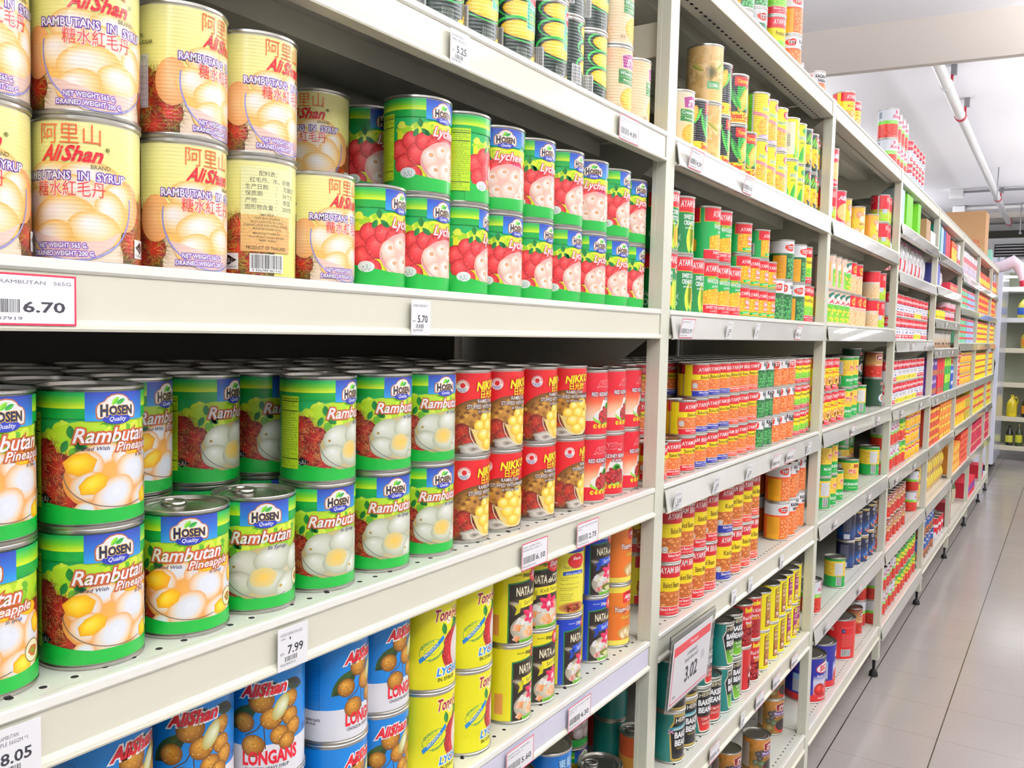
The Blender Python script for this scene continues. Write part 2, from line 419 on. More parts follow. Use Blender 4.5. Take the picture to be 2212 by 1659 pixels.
# ceiling lamps (batten fittings with two tubes; back row added to brighten the ceiling)
m, N, L, B = newmat('lit_fluorescent_tube'); B.inputs['Emission Color'].default_value = (1, .99, .96, 1); B.inputs['Emission Strength'].default_value = 6; M['tube'] = m
for i, (lx, ly) in enumerate(LAMPS):
    t = empty('ceiling_lamp', (lx, ly, CEIL-DROP)); tag(t, 'white batten lamp with two tubes, %s %s' % (('first', 'second', 'third', 'fourth', 'fifth', 'sixth', 'seventh')[i % 7], 'along the aisle ceiling' if lx > 0 else 'in the added row behind the rack'), 'lamp', 'ceiling lamps')
    b = MB(); b.box((-.16, -.68, -.05), (.16, .68, 0), M['white']); b.build('lamp_housing', t, bevel=.004)
    b = MB(); [b.tube([(0, q, -.01), (0, q, DROP)], .005, M['steel'], 8) for q in (-.5, .5)]; b.build('suspension_rods', t)
    for sx in (-.08, .08): b = MB(); b.tube([(sx, -.64, -.072), (sx, .64, -.072)], .013, M['tube'], 12); b.build('lamp_tube', t, smooth=60)
# sprinkler pipe with hangers
pz = 2.89; pt = empty('sprinkler_pipe', (0, 3.34, pz)); tag(pt, 'long white pipe with red clamps hung under the ceiling', 'pipe')
def px(y): return -.065-(y-3.4)*.0083
b = MB(); b.tube([(px(3.34), 0, 0), (px(11.25), 7.91, 0)], .031, M['pvc'], 20); b.build('pipe_run', pt, smooth=50)
for y in (4.15, 4.95, 8.8, 10.9):
    b = MB(); b.tube([(px(y), y-3.34-.022, 0), (px(y), y-3.34+.022, 0)], .036, M['redclamp'] if y > 4.5 else M['pvc'], 20); b.box((px(y)+.02, y-3.35, .02), (px(y)+.032, y-3.33, .06), M['redclamp']); b.build('pipe_clamp', pt)
    b = MB(); b.box((px(y)+.02, y-3.36, .055), (px(y)+.05, y-3.32, CEIL-pz), M['steel']); b.build('hanger_rod', pt)
# conduits across the ceiling and the exit-light battery box
for (y, z, x0, lab) in ((8.75, 2.97, -.52, 'thin grey conduit across the ceiling beside the square box'), (10.0, 2.965, -.62, 'thicker grey conduit across the ceiling before the far beam')):
    t = empty('ceiling_conduit', (x0, y, z)); tag(t, lab, 'conduit', 'ceiling conduits')
    b = MB(); b.tube([(.1, 0, 0), (2.6, .08, 0)], .012 if y < 9 else .02, M['steel'] if y < 9 else M['wall'], 10); b.build('conduit_pipe', t, smooth=50)
    b = MB(); b.box((-.03, -.05, -.07), (.1, .05, .03), M['white']); b.build('junction_box', t, bevel=.005)
for (x, y, z0, lab) in ((-.03, 7.6, 2.72, 'slim hanger rod beside the white pipe'), (.05, 9.95, 2.66, 'slim hanger rod at the far end of the pipe')):
    b = MB(); b.tube([(0, 0, 0), (0, 0, CEIL-z0)], .006, M['steel'], 8); b.lathe([(.0001, -.02), (.016, -.015), (.016, .0), (.0001, .005)], M['steel'], 12); tag(b.build('hanger_rod', loc=(x, y, z0), smooth=50), lab, 'rod')
# air conditioning plenum with louvres at the end of the aisle
t = empty('air_duct', (0, 11.35, 0)); tag(t, 'white boxed air duct with dark louvres above the far shelves', 'air duct')
b = MB(); b.box((-.6, .1, 2.44), (2.4, .6, 2.76), M['white']); b.build('duct_box', t, bevel=.006)
b = MB(); b.box((-.3, .085, 2.52), (.2, .1, 2.68), M['black'])
for i in range(4): b.box((-.29, .06, 2.535+i*.038), (.19, .098, 2.548+i*.038), M['white'])
b.build('louvre', t)
b = MB(); b.box((-.9, .5, 2.76), (2.4, .6, 2.9), M['back']); b.build('painted_gap_shade', t)  # dark board stands in for the shade above the duct
b = MB(); b.box((.24, -.02, 2.4), (.28, .02, 2.98), M['white']); b.build('drop_bracket', t)

# ------------------------------------------------------------------ shelving
LEV = dict(R=2.111, T=1.776, A=1.4645, B=1.144, C=.862, D=.54, E=.222)
STD = ['R', 'T', 'A', 'B', 'C', 'D', 'E']
L4 = [2.111, 1.905, 1.708, 1.421, 1.133, .848, .527, .203]
L5 = [2.111, 1.893, 1.716, 1.54, 1.378, 1.121, .845, .529, .213]
L6 = [2.111, 1.855, 1.646, 1.41, 1.12, .855, .543, .194]
BAYL = {1: [LEV[k] for k in STD], 2: [LEV[k] for k in STD], 3: [LEV[k] for k in STD], 4: L4, 5: L5, 6: L6, 7: L6, 8: L6}
ORD = ['top', 'second', 'third', 'fourth', 'fifth', 'sixth', 'seventh', 'eighth', 'ninth']
NTH = ['first', 'second', 'third', 'fourth', 'fifth', 'sixth', 'seventh', 'eighth', 'ninth', 'tenth', 'eleventh', 'twelfth', 'thirteenth', 'fourteenth', 'fifteenth', 'sixteenth', 'seventeenth', 'eighteenth', 'nineteenth', 'twentieth']
BAY = {1: 'nearest bay', 2: 'second bay', 3: 'third bay', 4: 'fourth bay', 5: 'fifth bay', 6: 'sixth bay', 7: 'seventh bay', 8: 'last bay'}
PITCH = 1.2; DEP = .45
def by(bay): return (bay-2)*PITCH
def bw(bay): return .72 if bay == 8 else PITCH
_shelf = {}
def shelf_meshes(W, top):
    k = (round(W, 3), top)
    if k in _shelf: return _shelf[k]
    d = MB(); t = -.003
    d.box((-.0275, 0, t-.0015), (-.011, W, t), M['deck']); d.box((-DEP, -.018, t-.0015), (-.0275, W+.018, t), M['deck'])
    n = int((W-.03)/.025)
    for i in range(n+1):
        y = .0175+i*.025
        for (x, zz, s) in ((-.027, t+.0002, 1),)+(((-.036, -.0530, -1),) if top else ()):
            ry = .0032 if s > 0 else .0065
            if s > 0: d.poly([(x+.0050*cos(2*pi*q/12), y+.0050*sin(2*pi*q/12), t+.0001) for q in range(12)], M['nose'])
            d.poly([(x+.0032*cos(2*pi*q/10)*s, y+ry*sin(2*pi*q/10), zz) for q in range(10)], M['hole'])
    deck = d.mesh('deck')
    f = MB()
    f.extrude_y([(-.012, -.0032), (-.0105, -.0006), (-.008, 0), (-.0015, 0), (0, -.0015), (.0004, -.0075), (-.0012, -.0098), (-.012, -.0098)], 0, W, M['nose'])
    f.extrude_y([(-.004, -.0098), (-.0022, -.0098), (-.0022, -.044), (.0022, -.0475), (.003, -.0505), (.0022, -.0525), (-.016, -.0525), (-.016, -.0505), (-.004, -.0505)], 0, W, M['paint'])
    if top: f.extrude_y([(-.0155, -.0525), (-.056, -.0525), (-.056, -.046), (-.055, -.046), (-.055, -.0515), (-.0155, -.0515)], 0, W, M['paint'])
    fas = f.mesh('fascia', smooth=30)
    r = MB()
    for (xa, xb) in ((-.20, -.13), (-.36, -.30)): r.box((xa, .002, -.034), (xb, W-.002, -.0048), M['paint'])
    r.box((-.06, .002, -.016), (-.017, W-.002, -.0048), M['paint'])
    r.box((-DEP, .002, -.05), (-DEP+.012, W-.002, -.0048), M['paint'])
    rail = r.mesh('stiffener')
    e = MB(); e.extrude_y([(-.0275, -.006), (-.0275, -.05), (-.10, -.105), (-DEP, -.125), (-DEP, -.006)], 0, .0016, M['paint'])
    eb = e.mesh('bracket')
    _shelf[k] = (deck, fas, rail, eb); return _shelf[k]
def strip_mesh(W):
    k = ('s', round(W, 3))
    if k not in _shelf:
        s_ = MB(); s_.extrude_y([(.0012, -.0105), (.0026, -.0105), (.010, -.052), (.0085, -.0535), (.0035, -.0535), (.0072, -.050)], 0, W, M['strip']); _shelf[k] = s_.mesh('price_strip')
    return _shelf[k]
for bay in range(1, 9):
    W = bw(bay)-.0405; y0 = by(bay)+.001
    for i, z in enumerate(BAYL[bay]):
        deck, fas, rail, eb = shelf_meshes(W, i == 0)
        o = empty('metal_shelf', (0, y0, z))
        tag(o, 'cream steel shelf, %s shelf from the top in the %s' % (ORD[i], BAY[bay]), 'shelf', 'steel gondola shelves')
        child(o, 'deck', deck); child(o, 'fascia', fas); child(o, 'stiffener', rail)
        child(o, 'bracket', eb, (0, W+.0195, 0))
        if (bay >= 2 and 0 < i < len(BAYL[bay])-1 and not (bay == 2 and i in (4, 5))) or (bay == 4 and i == 7): child(o, 'price_strip', strip_mesh(W-.003), (0, .0015, 0))
        if bay == 1 and i == 4: p_ = MB(); p_.box((-.0022, 0, -.0435), (-.0012, W-.004, -.0108), M['paper']); p_.build('paper_strip', o)
    b = MB(); b.box((-DEP-.012, by(bay)+.002, .1), (-DEP-.004, by(bay)+bw(bay)-.04, 2.09), M['back']); tag(b.build('back_panel'), 'dark back panel behind the shelves of the %s' % BAY[bay], 'panel', 'back panels')
pm = MB(); pm.box((-.026, -.038, .075), (0, 0, 2.113), M['post'])
pm.box((-.0255, -.0386, .09), (-.017, -.038, 2.1), M['post']); post = pm.mesh('post', bevel=.0015)
rm = MB(); rm.box((-DEP-.05, -.038, .075), (-DEP-.014, 0, 2.113), M['post']); rear = rm.mesh('rear_post')
bm_ = MB(); bm_.box((-DEP-.014, -.0182, 1.915), (-.027, -.0130, 1.975), M['post']); brace = bm_.mesh('brace')
fm = MB(); fm.lathe([(.0001, .076), (.007, .076), (.006, .03), (.011, .026), (.017, .016), (.018, .002), (.0001, .001)], M['black'], 16); foot = fm.mesh('foot', smooth=40)
for i in range(0, 9):
    Y = (i-1)*PITCH if i < 8 else 6*PITCH+.72
    o = bpy.data.objects.new('shelf_upright', post); COL.objects.link(o); o.location = (0, Y, 0)
    tag(o, 'cream upright post %s' % ('at the near end of the nearest bay' if i == 0 else 'at the far end of the %s' % BAY[i]), 'post', 'shelving uprights')
    child(o, 'rear_post', rear); child(o, 'brace', brace); child(o, 'foot', foot, (-.018, -.019, 0)); child(o, 'foot', foot, (-DEP-.03, -.019, 0))

# ------------------------------------------------------------------ label designs
def hosen_logo(a, u, v, k=1.0):
    def car(d):
        h = [(15, -8), (16, -6.6), (16.4, -2), (16, 1.6), (14, 4.2), (10.4, 5.6), (8.4, 8.2), (4.8, 10.4)]
        p = [(x*(1+d/16), 1+(y-1)*(1+d/10.5)) for x, y in h+[(0, 11.2)]+[(-a_, b_) for a_, b_ in h[::-1]]]
        return [(u+x*k, v+y*k) for x, y in p]
    a.poly(car(1.7), '#A65A36'); a.up(); a.poly(car(.5), '#F4F2F0'); a.up()
    a.ell(u, v-9.5*k, 12.5*k, 4.6*k, ['#27349B', '#2C44B4'], n=20); a.up()
    a.text('Quality', u, v-11.2*k, 3.7*k, '#fff', w=15*k, ital=.3, bold=.01)
    a.text('H', u-11.2*k, v-6.6*k, 9.6*k, '#1B2448', w=6.2*k, bold=.045, out=(.35*k, '#E8B94A'))
    a.text('OSEN', u+3.4*k, v-5.6*k, 7.4*k, '#1B2448', w=21.5*k, bold=.045, out=(.35*k, '#E8B94A')); a.up()
    a.leaf(u-5*k, v+3*k, 9*k, 4.2*k, 48, '#8CD02C', '#5DB82A'); a.leaf(u-1*k, v+3.4*k, 9*k, 4*k, 30, '#1F8B3C', '#3FA63A')
def hosen_base(a, ub=-26, rest='#8CC820', back='#12A03C'):
    # green bands and the blue block behind the logo
    a.grad(-130, ub, [(84, '#12983C'), (92, '#12983C'), (92.2, '#DCEB2A'), (98, '#6CC22C'), (103, '#1FA64C'), (106, '#1B9F58')])
    a.grad(24, 130, [(84, '#12983C'), (92, '#12983C'), (92.2, '#DCEB2A'), (98, '#6CC22C'), (103, '#1FA64C'), (106, '#1B9F58')])
    a.grad(ub, 24, [(82, '#2E9AD8'), (92, '#2A6FC4'), (106, '#2A3C9E')]); a.up()
def foliage(a, u0, u1, v0, top, seed, cols=('#A6D42A', '#C8E334', '#7FBB22', '#5AA324', '#D5E84A')):
    rr = random.Random(seed)
    for i in range(70):
        u = rr.uniform(u0, u1); v = rr.uniform(v0, top(u)-4)
        a.ell(u, v, rr.uniform(2, 6), rr.uniform(2, 5), rr.choice(cols), n=9, ang=rr.uniform(0, 90)); a.z += .04
    a.z = int(a.z)+1
def sprig(a, x, y, k=1.0, c='#0F7A33'):
    a.leaf(x, y, 11*k, 6.4*k, 95, c, '#0B6A2C'); a.leaf(x-3*k, y-1*k, 11*k, 6*k, 245, c, '#0B6A2C'); a.leaf(x+1*k, y-1*k, 12*k, 6*k, 140+180, c, '#0B6A2C'); a.leaf(x+4*k, y-2*k, 10*k, 5*k, -40, c, '#0B6A2C')
def halal_black(a, u, v, k=1.0):
    a.poly([(u-8*k, v), (u, v-4.6*k), (u+8*k, v), (u, v+4.6*k)], '#101010'); a.up(); a.text('حلال', u, v-1.4*k, 3*k, '#eee', w=8*k, bold=.0)
def bowl_line(a, cx, cy, rx, ry, c='#8C8E96', w=.9, a0=180, a1=300):
    a.line([(cx+rx*cos(radians(t)), cy+ry*sin(radians(t))) for t in range(a0, a1, 6)], w, c)
def pillow(a, x, y, rx, ry, ang=0, c=('#E9C48E', '#F3E2B8', '#FBF6E4'), hl=(-.3, .35)): a.ell(x, y, rx, ry, list(c), ang=ang, hl=hl, n=20); a.up()

def art_hosen(kind):
    a = Art(250, 105, bg=[(0, '#10A238'), (105, '#1B9F58')])
    top = lambda u: 82-4*((u+20)/60)**2*2 if u < -20 else 82
    if kind == 'lyc':
        a.band(lambda u: 80-max(0, (-u-20))*.28, 12, -60, 60, '#D4DF1E', c2='#E4EB22'); a.up()
        foliage(a, -58, 20, 60, lambda u: 80, 3, ('#BFD92A', '#D9E63A', '#9ECC28', '#E6EE50'))
        rr = random.Random(5)
        for (x, y, r) in ((-56, 46, 13), (-42, 56, 12), (-50, 30, 13), (-34, 42, 14), (-26, 56, 12), (-12, 50, 14), (2, 58, 12), (-40, 18, 11), (18, 52, 14), (32, 40, 13), (44, 54, 13), (50, 34, 13), (40, 22, 12)):
            a.ell(x, y, r, r*.97, ['#A31C22', '#D43034', '#E5484A', '#EE6562'], hl=(-.2, .3), n=22); a.up()
            for k in range(14):
                t = rr.uniform(0, 6.28); q = r*sqrt(rr.random())*.85; a.line([(x+q*cos(t)-.8, y+q*sin(t)), (x+q*cos(t), y+q*sin(t)+.8), (x+q*cos(t)+.8, y+q*sin(t))], .3, '#F28A80')
        a.up(); sprig(a, -32, 72); a.up()
        a.ell(8, 34, 40, 26, ['#F0A8A0', '#F6C8BE'], n=30); a.up()
        for (x, y, rx, ry, g) in ((-20, 38, 11, 12, 0), (-4, 46, 11, 9, 10), (14, 40, 13, 14, 0), (30, 46, 10, 11, 0), (40, 34, 9, 11, 0), (30, 26, 12, 13, 0), (-14, 22, 11, 11, 0), (4, 24, 14, 13, 0), (20, 16, 10, 9, 0)):
            pillow(a, x, y, rx, ry, g, ('#E2B79C', '#F0D5C4', '#F8E8DE', '#FFFBF6'), (-.2, .4)); a.ell(x+1, y+ry*.3, rx*.28, ry*.2, ['#C98A5A', '#E2B184'], n=9); a.up()
        bowl_line(a, 8, 36, 38, 26, '#C98A88'); a.up()
        a.band(lambda u: 15+max(0, (-u-18))*.16+max(0, u-20)*.15, -1, -70, 70, '#10A238'); a.up()
        a.text('Lychee', 4, 64, 11, '#fff', w=42, ital=.32, bold=.012, out=(.8, '#D8525A')); a.text('In Syrup', 16, 58.5, 3.2, '#C92A8C', w=16, ital=.3)
        a.ell(-46, 20, 9, 6, '#EAF3EE', n=24); a.up(); a.text('حلال', -46, 17.5, 5, '#2F5A58', w=9, bold=0)
        a.ell(44, 22, 8.5, 8.5, '#7D8A2C', n=26); a.up(); a.ell(44, 22, 7.6, 7.6, '#F6F1D2', n=26); a.up(); a.ell(44, 22, 4.5, 4, ['#D8B03C', '#7DAA32'], n=12, amp=.3)
    else:
        foliage(a, -62, 30, 40, lambda u: 84, 9)
        a.band(lambda u: 82-max(0, (-u-34))*.35, 14, -66, 60, '#8BB92A', c2='#B5D930'); a.up()
        foliage(a, -60, 55, 46, lambda u: 82-max(0, (-u-34))*.35, 4)
        for i, (x, y, r) in enumerate(((-60, 56, 12), (-64, 38, 13), (-46, 44, 13), (-52, 24, 13), (-34, 34, 12), (-38, 18, 10), (46, 50, 13), (54, 34, 12))):
            a.ell(x, y, r, r, ['#571210', '#86191A', '#B42622'], n=18); a.up()
            a.hair(x, y, r, r, 150, 9, ['#B42824', '#D8402E', '#C8924A', '#7A1616', '#9A6A34', '#DDB26A', '#A01E1E'], .42, seed=i); a.up()
        sprig(a, -36, 68); a.up()
        if kind == 'rpi':
            a.ell(2, 34, 45, 27, ['#E39A46', '#F2B45A'], n=30); a.up()
            for (x, y, rx, ry, g) in ((-14, 56, 15, 9, 10), (-26, 46, 14, 13, 35), (30, 54, 13, 9, 0), (8, 52, 15, 10, -8), (41, 38, 11, 17, 0), (14, 41, 18, 15, -12), (-24, 30, 14, 12, 25), (-4, 22, 19, 14, 38), (28, 17, 18, 12, 0), (-26, 12, 8, 6, 0)):
                pillow(a, x, y, rx, ry, g, ('#E9A65A', '#F3DCC0', '#EEF0F7', '#EEF2FB', '#F4F8FF'), (.15, .1))
            for (x, y, rx, ry, g) in ((-30, 48, 13, 10, 15), (12, 58, 11, 5, -6), (36, 58, 9, 5, 0), (-20, 32, 12, 8, 25), (30, 17, 10, 8, 0), (45, 44, 6, 8, 0)):
                a.ell(x, y, rx, ry, ['#EDA21A', '#FAC41C', '#FFDD36', '#FFE65A'], ang=g, n=7, amp=.1, seed=int(x+60), hl=(-.15, .2)); a.up()
            bowl_line(a, 2, 40, 44, 28, '#7C6A5C')
        else:
            a.ell(2, 34, 44, 27, ['#B9A56A', '#D8D8BE'], n=30); a.up()
            for (x, y, rx, ry, g) in ((-22, 44, 17, 14, 20), (8, 48, 22, 14, 8), (34, 44, 12, 14, 0), (-26, 26, 15, 12, -10), (2, 26, 22, 13, 0), (24, 20, 17, 12, 25), (42, 26, 9, 12, 0)):
                pillow(a, x, y, rx, ry, g, ('#A9AE92', '#C6CAB4', '#D8DBC9', '#E6E8DC', '#F4F6F0'), (-.3, .4))
            a.ell(-4, 31, 13, 10, ['#D9C98A', '#F1C24A'], n=16, amp=.1); a.up()
            a.ell(-32, 42, 1.6, 1.3, '#9A7A2A', n=8); a.ell(14, 20, 2, 1.6, '#B89A4A', n=8)
            bowl_line(a, 2, 40, 44, 30, '#77787A')
        a.up()
        a.band(lambda u: 11+max(0, (-u-22))*.17+max(0, u-26)*.1, -1, -72, 72, '#0FA336'); a.up()
        a.text('Rambutan', -4, 65, 11.5, '#F8F4FA', w=62, ital=.3, bold=.016, out=(.95, '#B5562C'))
        if kind == 'rpi':
            a.text('Pineapple', 17, 57.4, 7, '#F8F4FA', w=40, ital=.3, bold=.014, out=(.8, '#B5562C')); a.text('Stuffed With', -21, 58.6, 3.2, '#3A2F4A', w=25, ital=.28, bold=.004); a.text('In Syrup', 22, 51, 3, '#3A3A6A', w=13, ital=.28, bold=.004)
        else: a.text('In Syrup', 10, 57.5, 4, '#3A3E66', w=20, ital=.28, bold=.01)
        halal_black(a, -60, 20); a.up(); a.text('CERTIFIED IMPORTER', -60, 13, 1.2, '#0A5A24', w=15, bold=0)
        a.ell(40, 24, 9, 9, '#8C6A2C', n=26); a.up(); a.ell(40, 24, 8.2, 8.2, '#F4F1C8', n=26); a.up(); a.ell(40, 24, 5, 4.4, ['#C8402C', '#5FA82C'], n=12, amp=.3)
    a.up(); hosen_base(a); hosen_logo(a, -2, 92, .92)
    a.up(); a.nutrition(-90, 12, -64, 88)
    if kind == 'lyc':
        a.rect(70, 20, 92, 82, '#C6DE22'); a.up()
        for i, t in enumerate(['Lychees are freshly', 'picked, carefully', 'selected', 'and packed', 'in syrup', 'finest quality']): a.text(t, 72, 58-i*6, 2.2, '#1E3A10', al='l', bold=0, w=16)
        a.rect(24, 86, 34, 104, '#2F6CC0')
    return a

HAN1, HAN2 = '阿里山', '糖水紅毛丹'
def art_ali():
    a = Art(250, 105, bg=[(0, '#F0E878'), (105, '#F6F0A2')])
    a.grad(-40, 52, [(0, '#EFD9C4'), (34, '#F3D9A8'), (52, '#F6E8A0')]); a.up()
    for sg in (-1, 1): a.band(lambda u: 34+4*sin(u*.7)+3*sin(u*1.9), -1, min(sg*40, sg*105), max(sg*40, sg*105), '#4E421A', n=50)
    a.up()
    for sgn, i0 in ((-1, 0), (1, 20)):
        for i, (x, y, r) in enumerate(((56, 36, 15), (50, 16, 13), (72, 22, 15), (74, 44, 13), (88, 30, 13), (62, 6, 12), (88, 10, 12))):
            a.ell(sgn*x, y, r, r, ['#6A1410', '#A82018', '#CC3420'], n=18); a.up()
            a.hair(sgn*x, y, r*1.05, r*1.05, 150, 8.5, ['#A89A30', '#8C8230', '#C8BC4A', '#A82A1A', '#4E4A1C', '#6E6826'], .42, seed=i+i0); a.z += .5
    a.z = int(a.z+1)
    # glass bowl of peeled fruit
    a.ell(40, 44, 17, 20, ['#E8A462', '#F2C48A'], n=20); a.ell(-46, 42, 14, 20, ['#E8A462', '#F2C48A'], n=20); a.up()
    a.poly([(-42, 52), (46, 52), (44, 34), (34, 16), (18, 4), (2, 0), (-8, 0), (-22, 8), (-34, 22)], '#EFBE62'); a.up()
    for (x, y, rx, ry, g) in ((-14, 62, 22, 13, 0), (16, 62, 24, 14, -6), (36, 50, 13, 12, 0), (-28, 42, 16, 14, 0), (12, 50, 26, 12, -25), (30, 38, 12, 17, 20), (-6, 34, 24, 15, 8), (18, 24, 20, 14, -10), (-14, 18, 17, 12, 20)):
        pillow(a, x, y, rx, ry, g, ('#E8B45C', '#F3D08E', '#F9E6C4', '#FDF4E8', '#FFFAF6'), (-.3, .35))
    a.poly([(-36, 24), (-22, 20), (0, 14), (24, 16), (38, 24), (30, 12), (16, 2), (-10, 0), (-24, 8)], '#EBC9BC'); a.up()
    bowl_line(a, 3, 44, 43, 44, '#8F8FCB', 1.3, 170, 372); a.up()
    a.text(HAN1, 0, 89, 12, '#E2622C', w=44, bold=-.005)
    a.text('Ali', -14.5, 75, 11.5, '#D51F2E', w=14, ital=.38, bold=.03); a.text('Shan', 8, 75, 11.5, '#D51F2E', w=28, ital=.38, bold=.03)
    a.text('BRAND', 22, 70, 3, '#5A5A20', w=14, bold=.01); a.text('®', 27, 84, 3, '#5A5A20')
    a.text('RAMBUTANS', -20, 61, 6.2, '#FAFAFF', w=42, bold=.015, out=(.6, '#6A3D9A')); a.text('IN', 10, 61, 6.2, '#FAFAFF', w=7, bold=.015, out=(.6, '#6A3D9A')); a.text('SYRUP', 30, 61, 6.2, '#FAFAFF', w=22, bold=.015, out=(.6, '#6A3D9A'))
    a.text(HAN2, 0, 49.5, 9, '#DD3A3C', w=50, bold=.0, out=(.5, '#FBE8DC'))
    a.text('NET WEIGHT 565 G.', -6, 9.5, 3.6, '#fff', w=37, bold=.02, out=(.5, '#7A4DA8')); a.text('DRAINED WEIGHT 200 G.', -6, 3.5, 3.6, '#fff', w=47, bold=.02, out=(.5, '#7A4DA8'))
    # halal box, back panel, barcode
    a.rect(52, 5, 72, 20, '#F4F4F2'); a.up(); halal_black(a, 62, 13.6, 1.05); a.text('TEL: PROCESSED BY', 62, 6.5, 1.6, '#333', w=17, bold=0)
    a.rect(74, 22, 122, 100, '#F0EFB4'); a.up(); a.rect(74, 22, 122, 56, '#D9A86A', '#E3C07A'); a.up()
    a.hair(98, 42, 22, 14, 160, 9, ['#C98A4A', '#E8C890', '#B86A3A', '#D8B060'], .4, seed=77); a.up()
    for i, t in enumerate(['配料表：', '红毛丹、水、砂糖', '生产日期     ：  见罐底', '保质期        ：  36个月', '产地            ：  泰国', '固形物含量 ：  200克']): a.text(t, 78 if i > 1 else 90 if i == 0 else 82, 92-i*6.2, 3.6, '#4A4A40', al='l', bold=0)
    for i, t in enumerate(['IMPORTER', 'TIAN HUA SDN BHD', 'NO.2, LORONG SS 13/6 B', 'SUBANG JAYA INDUSTRIAL ESTATE', '47500 PETALING JAYA', 'MANUFACTURED BY:', 'Food Public Company Limited', '74000 Thailand']): a.text(t, 98, 55-i*3.2-(i > 4)*1.2, 1.9, '#3A3424', bold=.01)
    a.text('PRODUCT OF THAILAND', 98, 24, 3, '#3A3010', w=38, bold=.02)
    a.barcode(82, 3, 114, 20, '9 556789 867316')
    # left: ingredients and nutrition table
    a.text('INGREDIENTS :', -92, 78, 3, '#3A3A18', w=22, al='l'); a.text('RAMBUTAN, WATER, SUGAR', -104, 72.5, 3, '#3A3A18', w=42, al='l')
    a.rect(-100, 20, -66, 64, '#E6E6EA'); a.up(); a.frame(-99, 21, -67, 60, .3, '#555'); a.text('MAKLUMAT NUTRISI (NUTRITION INFORMATION)', -83, 61, 1.5, '#333', w=30, bold=0)
    for i in range(7): a.rect(-99, 26+i*4.6, -67, 26.2+i*4.6, '#555')
    a.rect(-80, 21, -79.7, 54, '#555')
    for i, (p, q) in enumerate((('Energy', '120 kcal'), ('Carbohydrate', '31.0g'), ('Sugars', '22.4g'), ('Protein', '0.5g'), ('Fat', '0g'))): a.text(p, -98, 45.5-i*4.6, 1.6, '#333', al='l', bold=0); a.text(q, -78, 45.5-i*4.6, 1.6, '#333', al='l', bold=0)
    a.text('PLEASE SEE CAN LID.', -84, 12, 2, '#fff', w=24)
    return a

